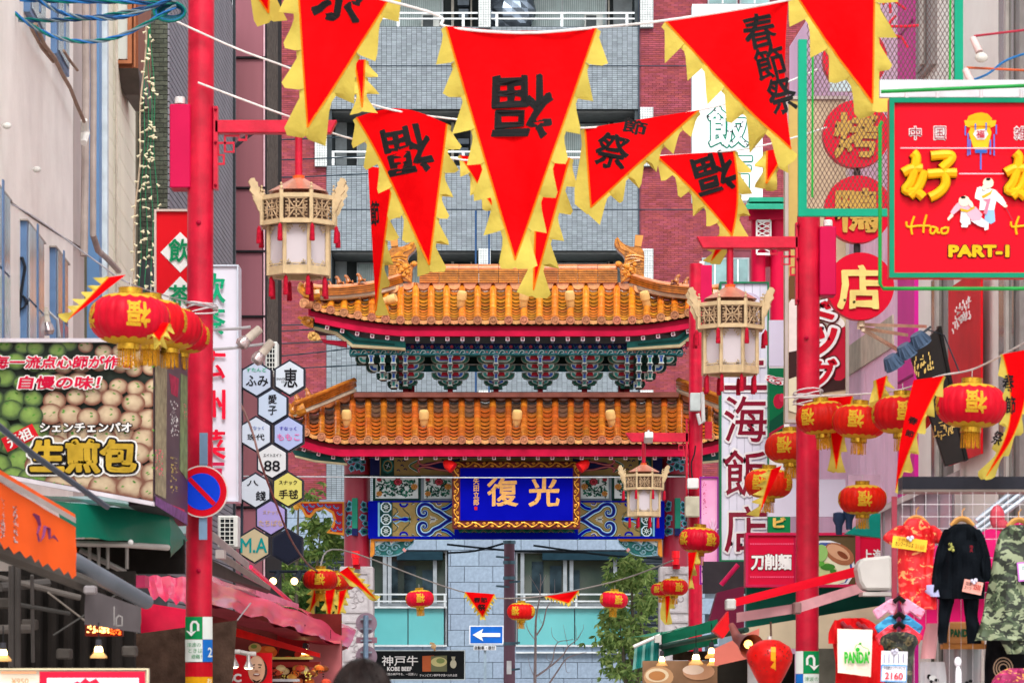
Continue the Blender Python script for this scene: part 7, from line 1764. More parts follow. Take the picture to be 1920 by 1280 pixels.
br = [([(1003, 1400), (1003, 1275), (1004, 1215), (1005, 1160), (1012, 1120)], 4.6, 1.6), ([(1006, 1190), (1018, 1170), (1025, 1140), (1035, 1125), (1038, 1112)], 2.2, .6), ([(1012, 1120), (1014, 1085), (1012, 1075)], 1.4, .5), ([(1004, 1268), (1030, 1250), (1055, 1228), (1065, 1212), (1082, 1198), (1090, 1185)], 2.6, .6), ([(1020, 1258), (1035, 1240), (1040, 1215), (1047, 1203), (1062, 1200), (1075, 1198)], 1.8, .5),
      ([(1030, 1280), (1045, 1258), (1060, 1236), (1075, 1228), (1100, 1222)], 2.4, .5), ([(1004, 1200), (990, 1180), (985, 1160)], 1.2, .4), ([(1047, 1203), (1036, 1192), (1034, 1175)], .9, .3), ([(1065, 1212), (1060, 1190), (1056, 1170)], .8, .3), ([(1080, 1200), (1080, 1180), (1077, 1166)], .8, .3), ([(1082, 1198), (1093, 1180), (1094, 1170)], .8, .3),
      ([(1018, 1170), (1012, 1160), (1010, 1150)], .8, .3), ([(1012, 1110), (1000, 1090), (992, 1078)], .8, .3), ([(1013, 1100), (1020, 1085), (1024, 1076)], .8, .3), ([(1003, 1270), (994, 1250), (990, 1230)], 1.0, .3), ([(1060, 1236), (1062, 1258), (1070, 1260)], .8, .3), ([(1035, 1240), (1026, 1236), (1024, 1225)], .7, .3), ([(1040, 1125), (1040, 1100), (1040, 1085)], .7, .3)]
for i, (pts, r0, r1) in enumerate(br):
    q = smooth_path([(x, min(y, 1360), 60 + .1 * math.sin(i * 2) * j) for j, (x, y) in enumerate(pts)], 4); n = len(q); g.tube([P(*p) for p in q], [S(r0 + (r1 - r0) * j / (n - 1), 60) * .8 for j in range(n)], 6)
g.build('branches', mat('#9a8c8c', .8, 0, .15, 10, bump=.3), t, smooth=True)

# ================================================================ STALLS AND AWNINGS
def cloth(corners, m, parent, name='cloth', n=14, k=8, amp=.02, sag=0.0, fr=3.0, sd=0, bot=None):
    """bilinear cloth between four (px, py, D) corners: top-left, top-right, bottom-right, bottom-left"""
    a, b, c, d = [P(*q) for q in corners]; vs = []
    nrm = (b - a).cross(d - a).normalized()
    for j in range(k + 1):
        v = j / k
        for i in range(n + 1):
            u = i / n; p = (a * (1 - u) + b * u) * (1 - v) + (d * (1 - u) + c * u) * v
            p = p + nrm * (math.sin(u * fr * 6.28 + sd + v) * .6 + noise.noise(Vector((u * 5, v * 3, sd))) * .8) * amp * (.3 + v * .7) - Vector((0, 0, sag * math.sin(math.pi * v) * 1))
            if bot and j == k: p.z -= bot * abs(math.sin(u * math.pi * n / 2))
            vs.append(p)
    g = MB(); g.add(vs, [(j * (n + 1) + i, j * (n + 1) + i + 1, (j + 1) * (n + 1) + i + 1, (j + 1) * (n + 1) + i) for j in range(k) for i in range(n)])
    return g.build(name, m, parent, smooth=True)
def bar(pts, r_, m, parent, name='tube', n=8):
    g = MB(); g.tube([P(*q) for q in pts], r_, n); return g.build(name, m, parent, smooth=True)
alu = mat('#a8a8ac', .35, .4); dkc = mat('#1a1614', .8); drk = mat('#2c2422', .8, 0, .2, 4)
# near orange awning
t = T('orange_awning', 'orange awning valance with scalloped edge and purple dragon mark at the left edge', 'awning', P(70, 1080, 17))
cloth([(-60, 868, 16.2), (142, 988, 17.4), (145, 1078, 17.4), (-60, 990, 16.2)], mat('#e85a20', .55, 0, .06, 3, transl=.2), t, 'valance', 22, 8, .012, bot=.03)
cloth([(-60, 845, 16.2), (141, 964, 17.4), (142, 978, 17.4), (-60, 860, 16.2)], mat('#e85a20', .55), t, 'top_fold', 10, 2, .004)
g = MB(); g.prism([P(-60, 855, 16.15), P(141, 970, 17.35), P(141, 980, 17.35), P(-60, 866, 16.15)], (0, .03, 0)); g.build('rail', mat('#a89c98', .4, .2), t)
def OA(x, y, o=.02): return P(x, y, 16.2 + (x + 60) / 202 * 1.2) - Vector((0, o, 0))
for pts, w in (([(60, 968), (66, 972), (72, 985), (68, 1000), (74, 1018), (80, 1005), (84, 985), (92, 992), (94, 1010), (102, 1005), (110, 1015)], [16, 22, 14, 11, 13, 10, 12, 10, 7, 6, 3]),):
    g = MB(); g.ribbon([OA(*p, .03) for p in pts], [S(a, 17) for a in w], 0, 0, .002); g.build('dragon_mark', mat('#7a3a6a', .6), t)
for x in (7, 31):
    for k_, c_ in enumerate(('#b8a8a8', '#4c4448')): marks(lambda a, b: OA(a, b, .03 + .004 * k_), x, 970 + (x - 7) * .45, 8 - 2 * k_, 74, 44, S(3 - k_, 17), mat(c_, .6), t, 3 + k_ + x)
t = T('green_awning', 'dark green awning with pale steel tube frame below the food billboard', 'awning', P(230, 1040, 23))
gm_ = mat('#0a6a54', .5, 0, .1, 2, coat=.2)
cloth([(100, 938, 22), (318, 962, 23.5), (322, 1022, 23.4), (130, 1005, 22)], gm_, t, 'valance', 16, 6, .02)
cloth([(318, 962, 23.5), (352, 1012, 24.4), (320, 1045, 23.6), (320, 1022, 23.4)], gm_, t, 'side_flap', 5, 4, .01)
cloth([(60, 925, 24.5), (318, 952, 25), (318, 962, 23.5), (100, 938, 22)], gm_, t, 'top', 8, 3, .02)
bar([(130, 1018, 22.6), (230, 1020, 22.8), (315, 1026, 23.3)], .022, mat('#b0aca8', .4, .3), t); bar([(150, 1030, 23), (235, 1072, 23)], .02, mat('#98908c', .4, .3), t)
for x in (168, 185, 202, 238): bar([(x, 1020, 22.9), (x, 1066, 22.9)], .013, mat('#8a8480', .4, .3), t)
g = MB(); g.ball(P(245, 1016, 22.6), .02, 10); g.build('eyelet', wt, t)
o = bar([(-30, 775, 17), (60, 850, 18), (201, 950, 20)], .018, mat('#3c5468', .35, .4), None, 'support_rod'); tag(o, 'long dark steel rod slanting across the billboard', 'rod')
g = MB(); g.pbox(130, 930, 352, 1000, 25.6, .1); tag(g.build('glass_canopy', mat('#a8c4c8', .25, 0, .1, 3, spec=.8)), 'pale glazed strip under the food billboard', 'canopy')
# dark stall interior behind
t = T('left_stall', 'dark stall interior with black curtain under the grey awning', 'stall', P(120, HOR + CAMZ * F / 21, 21))
g = MB(); g.pbox(-80, 1010, 345, 1075, 24.2, .1); g.build('back_header', dkc, t); g = MB(); g.pbox(-80, 1070, 252, 1660, 22.0, .1); g.build('black_curtain', dkc, t)
for i in range(9): bar([(-20 + i * 30, 1080, 21.9), (-22 + i * 30, 1290, 21.9)], .04, mat('#1d1917', .9), t, 'curtain_fold')
for x in (22, 33): bar([(x, 1060, 19), (x, 1250, 19)], .02, mat('#3a3634', .5), t, 'stand')
cloth([(238, 1190, 25.8), (445, 1162, 26.2), (432, 1330, 26.2), (240, 1340, 25.8)], mat('#4c3a30', .9, 0, .25, 9, bump=.5), t, 'brown_tarp', 12, 8, .03)
bar([(445, 1162, 26.2), (470, 1130, 27)], .006, alu, t, 'tie')
for i, (a, b, c, d, w_) in enumerate([(-20, 1078, 150, 1120, .02), (20, 1130, 130, 1150, .015), (60, 1078, 62, 1240, .012), (90, 1110, 175, 1175, .006), (-30, 1180, 60, 1178, .03), (100, 1190, 240, 1100, .006), (0, 1100, 90, 1092, .03)]): bar([(a, b, 20.5), (c, d, 20.8)], w_, mat(['#5a5450', '#3c3a38', '#4a4644', '#807870'][i % 4], .5), t, 'awning_strut' if w_ > .01 else 'cable')
for x, y in ((-5, 1120), (40, 1160), (105, 1215), (228, 1210)): g = MB(); g.pbox(x, y, x + 26, y + 20, 20.9, .15); g.build('hanging_box', mat('#45403c', .6, 0, .3, 6), t, bevel=.01)
t = T('grey_awning', 'rolled grey awning with hanging grey flap in front of the dark stall', 'awning', P(200, 1140, 18.5))
g = MB(); g.tube([P(*q) for q in [(-60, 985, 17.3), (140, 1055, 18.5), (275, 1128, 19.6)]], [.055, .06, .045], 12); g.build('roller', mat('#66707a', .4, .2, .1, 4), t, smooth=True)
g = MB(); g.tube([P(-60, 1010, 17.4), P(150, 1090, 18.5), P(170, 1100, 18.6)], .05, 10); g.build('arm', mat('#4c4844', .5), t)
cloth([(160, 1102, 18.6), (265, 1138, 19.3), (265, 1186, 19.3), (160, 1170, 18.6)], mat('#5c5658', .7, 0, .1, 4), t, 'flap', 10, 5, .012)
g = MB(); g.pbox(156, 1097, 178, 1113, 18.4, .12); g.build('end_cap', mat('#8a8486', .4), t, bevel=.01)
g = MB(); q_ = lambda *p: [P(a, b, 18.7) for a, b in p]; g.ribbon(q_((214, 1136), (214, 1172)), .006); g.ribbon(q_((218, 1172), (218, 1158), (223, 1153), (229, 1156), (229, 1172), (217, 1172)), .008); g.build('faded_mark', mat('#8a8684', .6), t)
def sheetq(pts, m, name, label, cat, dep=.05):
    g = MB(); g.prism([P(*q) for q in pts], (0, dep, 0)); o = g.build(name, m); tag(o, label, cat); return o
t = T('lit_sign', 'small glowing red and orange lettered sign under the grey flap', 'sign', P(195, 1190, 19.5))
marks(lambda a, b: P(a, b, 19.4), 184, 1179, 40, 13, 46, S(3.4, 19), mat('#ffb868', .4, emit=2.2), t, 5); marks(lambda a, b: P(a, b, 19.4), 217, 1183, 20, 12, 16, S(3, 19), mat('#ff6020', .4, emit=1.6), t, 6); g = MB(); g.pbox(160, 1169, 230, 1192, 19.42, .05); g.build('panel', mat('#5a1408', .4), t)
# pink and magenta awnings left of and beyond the post
mgc = mat('#f02868', .5, 0, .1, 1.5, coat=.6, bump=.1); pkc = mat('#ff4a76', .4, 0, .14, 1.6, coat=.9, bump=.2)
g = MB(); g.pbox(196, 1078, 272, 1100, 26, .3); o = g.build('pink_box_sign', mat('#e04878', .45, 0, .1, 3)); tag(o, 'pink box sign with brown edge under the green awning', 'sign')
t = T('pink_awning_near', 'crumpled pink awning left of the lamp post above the brown tarp', 'awning', P(300, 1180, 27))
cloth([(270, 1078, 28), (350, 1082, 28), (350, 1130, 27), (285, 1120, 27)], mgc, t, 'cloth', 10, 5, .04); cloth([(262, 1128, 26.6), (352, 1142, 26.8), (352, 1190, 26.6), (265, 1186, 26.6)], mat('#d0103c', .5), t, 'lower_cloth', 6, 4, .02)
t = T('pink_awning', 'long shiny pink awning sloping down to the right beyond the left post', 'awning', P(560, 1210, 30))
cloth([(396, 1088, 29), (667, 1184, 36), (654, 1213, 33), (396, 1132, 26.5)], pkc, t, 'cloth', 26, 10, .05, .02, 5)
cloth([(396, 1078, 31), (668, 1180, 38), (667, 1184, 36), (396, 1088, 29)], pkc, t, 'crest', 14, 3, .04)
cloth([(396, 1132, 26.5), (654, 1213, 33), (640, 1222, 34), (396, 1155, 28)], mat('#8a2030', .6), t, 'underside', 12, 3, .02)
cloth([(480, 1102, 31), (560, 1132, 33), (560, 1142, 33), (484, 1118, 31)], mat('#d87a98', .5), t, 'patch', 6, 2, .02)
bar([(470, 1062, 30.6), (545, 1128, 33)], .02, mgc, t, 'red_pole')
t = T('retracted_awning', 'retracted steel awning arm above the pink awning', 'awning', P(450, 1090, 29))
g = MB(); g.prism([P(398, 996, 28), P(464, 1052, 30), P(464, 1066, 30), P(398, 1012, 28)], (0, .2, 0)); g.build('casing', mat('#a89c98', .4, .2), t)
g = MB(); g.prism([P(415, 1034, 27), P(506, 1098, 30), P(504, 1106, 30), P(412, 1048, 27)], (0, .15, 0)); g.build('arm', mat('#8c8078', .4, .2), t)
g = MB(); g.prism([P(398, 1050, 27.2), P(506, 1106, 30), P(500, 1112, 30), P(398, 1078, 27.2)], (0, .15, 0)); g.build('dark_box', mat('#4a4440', .6), t); g = MB(); g.pbox(404, 1030, 420, 1046, 26.9, .2); g.build('motor', mat('#c0b8b4', .4), t)
# red stall beyond the left post
t = T('red_stall', 'crowded red food stall under the pink awning', 'stall', P(520, HOR + CAMZ * F / 31, 31))
g = MB(); g.pbox(396, 1150, 640, 1800, 34, .1); g.build('back_wall', mat('#5c1c18', .7, 0, .3, 3), t)
g = MB(); g.prism([P(440, 1176, 30), P(600, 1224, 31.5), P(600, 1232, 31.5), P(440, 1192, 30)], (0, .06, 0)); g.build('red_rail', mat('#e0140c', .4), t)
g = MB(); g.pbox(580, 1200, 640, 1800, 32.5, .2); g.build('side_board', mat('#b06468', .6, 0, .15, 4), t)
g = MB(); g.pbox(500, 1231, 585, 1235, 31, .2); g.build('yellow_trim', mat('#d8c868', .5), t)
g = MB(); g.pbox(500, 1240, 600, 1250, 31.6, .2); g.build('red_beam', mat('#a83a34', .5), t)
g = MB(); g.pbox(500, 1272, 560, 1277, 30.6, .2); g.build('white_ledge', mat('#c8c8cc', .5), t)
g = MB(); g.pbox(520, 1190, 600, 1224, 33, .1); o = g.build('menu_panel', mat('#a01820', .5), t); text('油', 586, 1212, 9, 12, 32.98, wt, t, bold=.04); text('2', 578, 1212, 5, 12, 32.98, wt, t)
pl_ = [('#e06a2c', el(500, 1222, 20, 12)), ('#d8b878', el(478, 1214, 12, 9)), ('#7a9a48', el(476, 1211, 6, 4)), ('#3a2218', el(540, 1222, 18, 12)), ('#c83428', el(562, 1226, 10, 8)), ('#e88a3a', el(506, 1216, 10, 5)), ('#b02818', el(540, 1232, 8, 3))]
polys(pl_, 32.6, t, 'printed_dish')
rz = random.Random(9)
for i in range(26):
    x, y = rz.uniform(505, 612), rz.uniform(1252, 1278); c = ['#e0702c', '#e8a84c', '#c8321c', '#7a3c1c', '#e8d49c', '#d85038'][i % 6]; g = MB(); g.ball(P(x, y, 31 + rz.random() * .4), (.05, .05, .035), 8, 0, 5); g.build('food_item', mat(c, .45), t, smooth=True)
for i in range(5): marks(lambda a, b: P(a, b, 30.8), 512 + i * 22, 1262 + 5 * (i % 2), 15, 15, 9, S(2, 31), mat(['#1a100c', '#e0d060'][i % 2], .5), t, i)
t = T('portrait_poster', 'red poster with a smiling bald cartoon face on the stall', 'poster', P(470, 1290, 29))
g = MB(); g.pbox(430, 1223, 510, 1310, 29, .03); g.build('sheet', mat('#d0101c', .4), t)
polys([('#3c2a24', el(484, 1256, 17.5, 24)), ('#d8a888', el(481, 1254, 16, 26)), ('#e4bc9c', el(480, 1244, 12, 14)), ('#2a1c18', [(471, 1246), (478, 1244), (478, 1246), (471, 1248)]), ('#2a1c18', [(484, 1244), (491, 1245), (491, 1247), (484, 1246)]), ('#20140f', el(475, 1251, 2.6, 1)), ('#20140f', el(487, 1250.5, 2.6, 1)), ('#b88468', el(481, 1257, 3.4, 2)), ('#7a3c34', el(481, 1264, 6.5, 2.6)), ('#f0e8e0', el(481, 1263, 5, 1.2)), ('#2a1c18', [(472, 1272), (481, 1276), (490, 1272), (484, 1279), (477, 1279)])], 29, t, 'printed_face')
text('SC', 440, 1270, 26, 16, 28.99, wt, t, bold=.05)
def bulb_lamp(x, y, D, label, sc=1.0, e=6.0):
    t = T('hanging_bulb', label, 'lamp', P(x, y, D), 'lit bulbs over the stalls'); k = S(1, D) * sc
    g = MB(); g.lathe([(0, 14 * k), (5 * k, 14 * k), (6 * k, 4 * k), (5.5 * k, 0)], P(x, y - 14, D), 14); g.build('socket', mat('#3a3a40', .4), t, smooth=True)
    g = MB(); g.lathe([(4 * k, 16 * k), (7 * k, 10 * k), (8 * k, 4 * k), (5 * k, -3 * k), (0, -5 * k)], P(x, y - 2, D), 16); g.build('bulb', mat('#ffdf98', .3, emit=e), t, smooth=True)
    g = MB(); g.lathe([(5 * k, 8 * k), (16 * k, -4 * k), (15.5 * k, -7 * k), (4 * k, 6 * k)], P(x, y, D), 18); g.build('glass_shade', mat('#e8c890', .15, 0, .1, 6, transl=.5), t, smooth=True)
    g = MB(); g.tube([P(x, y - 14, D), P(x, y - 60, D)], .004, 5); g.build('cord', mat('#1c1c1e', .6), t); return t
bulb_lamp(185, 1226, 18, 'bright bulb above the red bordered menu board', 1.0); bulb_lamp(6, 1232, 17.5, 'bright bulb at the left edge of the frame', 1.0)
for x, y, l, c in ((436, 1243, 'silver spotlight left of the portrait poster', 1.2), (466, 1247, 'silver spotlight right in front of the portrait poster', .9)):
    t = T('silver_spotlight', l, 'lamp', P(x, y, 27.5), 'silver spotlights by the portrait poster'); k = S(1, 27.5) * c
    g = MB(); g.lathe([(0, 22 * k), (4 * k, 22 * k), (4 * k, 10 * k), (10 * k, -2 * k), (10.5 * k, -5 * k)], P(x, y, 27.5), 16); g.build('reflector', mat('#c8c4c0', .2, .7), t, smooth=True)
    g = MB(); g.ball(P(x, y + 5 * c, 27.5), (9 * k, 9 * k, 3 * k), 12); g.build('bulb', mat('#fff0c0', .3, emit=4), t); bar([(x - 20, y - 26, 27.6), (x, y - 22, 27.5), (x + 14, y - 22, 27.5)], .02, mat('#c8c4c0', .4), t, 'bracket')
bulb_lamp(572, 1230, 32, 'warm bulb at the end of the red stall rail', .8, 5); bulb_lamp(620, 1240, 33, 'small bulb deep inside the red stall', .6, 5)
# menu boards at the bottom left
t = board('menu_board', 'cream and red bordered menu board at the bottom left edge', 'sign', -40, 1252, 278, 1420, 17, .06, '#e8e0cc', '#d8caa8', 3)
g = MB(); g.pprism([(74, 1258), (272, 1258), (272, 1400), (74, 1400)], 16.97, .004); g.build('red_border', mat('#c81838', .4), t); g = MB(); g.pprism([(88, 1270), (260, 1270), (260, 1400), (88, 1400)], 16.965, .004); g.build('white_sheet', mat('#e0dce8', .4), t)
g = MB(); g.pprism([(135, 1281), (145, 1276), (150, 1279), (160, 1270), (168, 1277), (180, 1271), (186, 1279), (195, 1281)], 16.96, .003); g.build('burst', mat('#d81838', .4), t)
text('¥950', 38, 1276, 32, 11, 16.97, mat('#c89a70', .5), t, bold=.02); g = MB(); g.pprism([(2, 1258), (68, 1258), (68, 1262), (2, 1262)], 16.97, .003); g.build('stripe', mat('#d8926a', .5), t)
# ---- right side: green awning with striped curtain
t = T('green_stall_awning', 'green awning with fringed striped end curtain by the distant post', 'awning', P(1270, 1230, 36))
cloth([(1235, 1190, 34), (1345, 1160, 33), (1345, 1182, 33), (1240, 1207, 34)], mat('#158060', .5, 0, .1, 3), t, 'valance', 10, 4, .02)
cloth([(1180, 1194, 37), (1330, 1170, 37), (1345, 1160, 33), (1235, 1190, 34)], mat('#158060', .5, 0, .1, 3), t, 'top', 8, 3, .02)
for i in range(9):
    a = 1190 + i * 5.2; cloth([(a, 1214 - i * 2.2, 34.3), (a + 5, 1212 - i * 2.2, 34.3), (a + 3, 1252 - i * 1.5, 34.3), (a - 4, 1256 - i * 1.5, 34.3)], mat('#1c7a74' if i % 3 else '#7ab4ac', .6), t, 'curtain_strip', 2, 6, .012, sd=i)
bar([(1188, 1212, 34.2), (1238, 1190, 34.2)], .02, wt, t); g = MB(); g.pbox(1228, 1190, 1240, 1204, 33.8, .15); g.build('end_cap', mat('#c8c8c4', .4), t)
cloth([(1240, 1215, 34), (1345, 1195, 33), (1345, 1206, 33), (1240, 1232, 34)], mat('#106048', .5), t, 'lower_band', 8, 3, .01)
bar([(1240, 1212, 34), (1400, 1180, 32)], .03, mat('#2c4c44', .5), t)
t = T('right_stall', 'stall below the green awning with printed food panels', 'stall', P(1320, HOR + CAMZ * F / 34, 34))
g = MB(); g.pbox(1205, 1238, 1345, 1700, 33.5, .1); g.build('food_panel', mat('#8a6a50', .5, 0, .25, 2), t)
polys([('#b8906a', el(1235, 1268, 28, 20)), ('#d8c8a8', el(1232, 1265, 22, 13)), ('#b07a4a', el(1232, 1266, 16, 9)), ('#c89a7a', el(1310, 1258, 30, 16)), ('#e4d0c0', el(1300, 1255, 20, 9))], 33.5, t, 'printed_food')
g = MB(); g.pbox(1345, 1225, 1490, 1700, 34, .1); g.build('dark_front', mat('#2a2620', .5, 0, .4, 2), t)
g = MB(); g.pbox(1262, 1220, 1350, 1237, 35, .1); g.build('lit_recess', mat('#6a5a48', .5, 0, .5, 4), t)
g = MB(); g.pbox(1402, 1240, 1450, 1700, 33, .05); g.build('pale_counter', mat('#a8a4a4', .6), t)
for x, y, s_ in ((1241, 1243, .7), (1305, 1240, .9), (1334, 1228, .8), (1336, 1243, .7)): bulb_lamp(x, y, 33, 'lit bulb under the green awning, %s' % {1241: 'leftmost', 1305: 'second from left', 1334: 'upper right', 1336: 'lower right'}[x], s_, 5)
sheetq([(1340, 1215, 29), (1424, 1177, 29), (1420, 1230, 29), (1340, 1248, 29)], mat('#e88070', .55, 0, .06, 3), 'salmon_board', 'salmon coloured board hanging behind the red lamp shade', 'sign')
t = T('clip_lamp', 'lit brown clip lamp with flared shade beside the red heart lantern', 'lamp', P(1400, 1200, 25)); g = MB(); g.tube([P(1372, 1172, 25.3), P(1382, 1195, 25.1), P(1394, 1202, 25), P(1410, 1212, 24.8)], [.025, .04, .055, .1], 18, caps=False); g.build('shade', mat('#8a4a44', .4, .1), t, smooth=True)
g = MB(); g.ball(P(1403, 1207, 24.85), .034, 12); g.build('bulb', mat('#ffc060', .3, emit=2.5), t)
for i, (x, y) in enumerate([(1356, 1192), (1378, 1196)][:1]):
    g = MB(); g.prism([P(1338, 1182, 26), P(1366, 1145, 26), P(1368, 1180, 26), P(1356, 1196, 26)], (0, .3, 0)); tag(g.build('red_flap', mat('#d8141c', .5)), 'red cloth flap at the tip of the folding awning arm', 'awning flap')
t = T('folding_awning', 'white and red folding awning arm crossing the right lamp post', 'awning', P(1500, 1140, 25))
g = MB(); g.prism([P(1376, 1122, 24.5), P(1604, 1062, 25.5), P(1606, 1080, 25.5), P(1380, 1136, 24.5)], (0, .12, 0)); g.build('red_valance', mat('#d80c24', .5, 0, .06, 3), t)
ar = mat('#d09aa0', .4, .1)
g = MB(); g.prism([P(1382, 1148, 24.8), P(1497, 1130, 25.1), P(1497, 1148, 25.1), P(1382, 1166, 24.8)], (0, .08, 0)); g.build('arm', ar, t)
g = MB(); g.prism([P(1490, 1130, 25), P(1620, 1090, 25.6), P(1625, 1108, 25.6), P(1492, 1150, 25)], (0, .08, 0)); g.build('arm', ar, t)
g = MB(); g.pbox(1489, 1128, 1503, 1150, 24.9, .2); g.build('elbow', mat('#8a6a68', .4, .3), t, bevel=.01); g = MB(); g.pbox(1362, 1122, 1380, 1142, 24.4, .2); g.build('end_cap', mat('#c4c4c0', .4), t, bevel=.01)
g = MB(); g.pprism([(1607, 1062), (1616, 1046), (1672, 1040), (1673, 1106), (1622, 1106), (1612, 1090)], 24.9, .3); g.build('white_casing', mat('#c4c0bc', .4, 0, .08, 3), t, bevel=.02)
g = MB(); g.pbox(1618, 1109, 1680, 1116, 24.9, .3); g.build('rail', mat('#b8b0ac', .4, .2), t)
bar([(1445, 1165, 24.9), (1446, 1200, 24.9)], .008, mat('#5a4038', .5), t, 'hook_wire')
# heart shaped red lantern
t = T('heart_lantern', 'glossy red heart shaped lantern with gold stripe hanging at the bottom right', 'lantern', P(1443, 1198, 24)); k = S(1, 24)
g = MB(); g.lathe([(3 * k, 0), (18 * k, -2 * k), (38 * k, -14 * k), (44 * k, -28 * k), (42 * k, -42 * k), (30 * k, -66 * k), (14 * k, -96 * k), (2 * k, -112 * k)], P(1443, 1198, 24), 28); g.build('shade', mat('#e0100c', .3, 0, .15, 14, transl=.25, coat=.4), t, smooth=True)
g = MB(); g.ribbon([P(1450, y, 24 - k * r_) for y, r_ in ((1212, 40), (1222, 44.5), (1236, 43), (1250, 37), (1262, 29), (1274, 21))], k * 9, 0, 0, .004); g.build('gold_stripe', mat('#f0a020', .4), t); g = MB(); g.lathe([(4 * k, 6 * k), (5 * k, 0)], P(1443, 1198, 24), 12); g.build('cap', mat('#c8c4bc', .3, .4), t)
for i in range(26):
    a = -math.pi / 2 + rz.uniform(-1.2, 1.2); yy = rz.uniform(10, 60); rr = (38 + 6 * math.sin(yy / 20)) if yy < 42 else 42 - (yy - 42) * .55
    if i == 0: g = MB()
    c = P(1443, 1198 + yy, 24); g.ball(c + Vector((math.cos(a) * rr * k, math.sin(a) * rr * k, 0)), .006, 6, 0, 4)
g.build('studs', mat('#9a1c10', .3), t, kind='stuff')
# ---- background of the right lower corner: teal roof, sloping magenta canopy, glazed balustrade
sheetq([(1585, 1000, 31.5), (1655, 950, 31.5), (1680, 960, 31.5), (1680, 1010, 31.5)], mat('#0f8a7c', .5), 'teal_roof', 'teal sloping canopy above the noodle sign', 'canopy', .2)
sheetq([(1400, 1100, 33.4), (1500, 1100, 33.4), (1660, 1100, 33.4), (1660, 1180, 33.4), (1400, 1180, 33.4)], mat('#0d6a58', .5, 0, .2, 2), 'green_canopy', 'dark green canopy below the noodle sign', 'canopy', .2)
sheetq([(1390, 1178, 33), (1680, 1130, 33), (1680, 1215, 33), (1390, 1215, 33)], mat('#c8b89c', .6, 0, .12, 2), 'cream_soffit', 'cream awning underside behind the right post', 'awning', .15)
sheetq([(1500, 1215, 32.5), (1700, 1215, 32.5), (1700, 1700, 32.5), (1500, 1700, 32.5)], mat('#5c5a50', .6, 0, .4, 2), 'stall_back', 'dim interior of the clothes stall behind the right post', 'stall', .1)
t = T('stair_balustrade', 'rising glazed balustrade with metal rails behind the clothes rack', 'balustrade', P(1720, 1000, 29.8))
g = MB(); g.prism([P(1652, 958, 29.8), P(1790, 895, 29.8), P(1790, 1110, 29.8), P(1652, 1110, 29.8)], (0, .05, 0)); g.build('glazing', mat('#9a94a4', .25, 0, .25, 3, col2='#b8808c', spec=.7), t)
for i in range(6):
    x = 1656 + i * 26; g = MB(); g.pbox(x, 960 - i * 11, x + 3, 1110, 29.75, .05); g.build('post', mat('#8a8288', .4, .3), t)
g = MB(); g.prism([P(1648, 950, 29.7), P(1800, 880, 29.7), P(1800, 892, 29.7), P(1648, 962, 29.7)], (0, .1, 0)); g.build('handrail', mat('#a89c9c', .4, .3), t)
t = T('magenta_awning', 'bright magenta awning behind the hanging clothes', 'awning', P(1800, 1150, 28))
cloth([(1700, 1040, 26.4), (1960, 960, 26.4), (1960, 1090, 25.2), (1700, 1100, 25.2)], mat('#d80c6c', .5, 0, .08, 2), t, 'cloth', 12, 6, .03)
for i in range(3): bar([(1830, 1000 - i * 12, 25), (1925, 930 - i * 14, 25)], .022, mat('#b8c4d0', .25, .6), t, 'chrome_tube')
g = MB(); g.ball(P(1870, 970, 24.8), (.06, .05, .1), 10); g.ball(P(1880, 985, 24.75), (.05, .04, .05), 10); g.build('red_reflector', mat('#c04858', .3), t)
sheetq([(1700, 1098, 25.4), (1960, 1060, 25.4), (1960, 1190, 25.4), (1700, 1200, 25.4)], mat('#c80c60', .5, 0, .06, 2), 'magenta_counter', 'magenta shop front panel between the hanging trousers', 'panel', .1)
sheetq([(1590, 890, 33.2), (1650, 890, 33.2), (1650, 1000, 33.2), (1590, 1000, 33.2)], mat('#b89cac', .5), 'shop_window_panel', 'mauve window panel behind the low right lantern', 'panel')
for i, (x, y) in enumerate([(1573, 975), (1592, 965)]):
    g = MB(); g.lathe([(.02, .08), (.055, .07), (.06, .0), (.035, -.05), (.03, -.14)], P(x, y, 31), 14); tag(g.build('blue_uplight', mat('#2c3c58', .4), smooth=True), ['front', 'rear'][i] + ' dark blue cup lamp left of the low right lantern', 'lamp', 'dark blue cup lamps')
sheetq([(1345, 1110, 37), (1395, 1098, 37), (1395, 1180, 37), (1325, 1180, 37)], mat('#6a1c38', .5, 0, .1, 3), 'maroon_awning', 'dark maroon awning left of the noodle sign', 'awning', .3)
sheetq([(1318, 1052, 40), (1400, 1052, 40), (1400, 1112, 40), (1318, 1112, 40)], mat('#383438', .6), 'dark_window', 'dark opening under the white vertical sign', 'window', .1)
o = bar([(1352, 1096, 38), (1384, 1058, 38)], .03, mat('#c01c50', .4), None, 'red_strut'); tag(o, 'slanting crimson strut under the white vertical sign', 'strut')
# ---- clothes rack
t = T('clothes_rack', 'black topped wire grid rack from which the clothes hang', 'clothes rack', P(1800, HOR + CAMZ * F / 22, 22))
g = MB(); g.pbox(1692, 893, 1990, 917, 22, .25); g.build('top_beam', mat('#2c2c34', .4), t); g = MB(); g.pbox(1692, 917, 1990, 922, 21.98, .25); g.build('beam_edge', mat('#8a7c74', .4), t)
for i in range(13):
    x = 1692 + i * 22; g = MB(); g.tube([P(x, 922, 21.8), P(x, 1300, 21.8)], .0018, 4); g.build('grid_wire', mat('#d8d0d4', .3, .4), t)
for y in (945, 968, 990, 1010, 1045, 1080, 1110): g = MB(); g.tube([P(1690, y, 21.8), P(1990, y, 21.8)], .0028, 4); g.build('grid_wire', mat('#e4dce0', .3, .3), t)
g = MB(); g.pbox(1673, 930, 1682, 1700, 22.1, .05); g.build('post', mat('#b04858', .5), t)
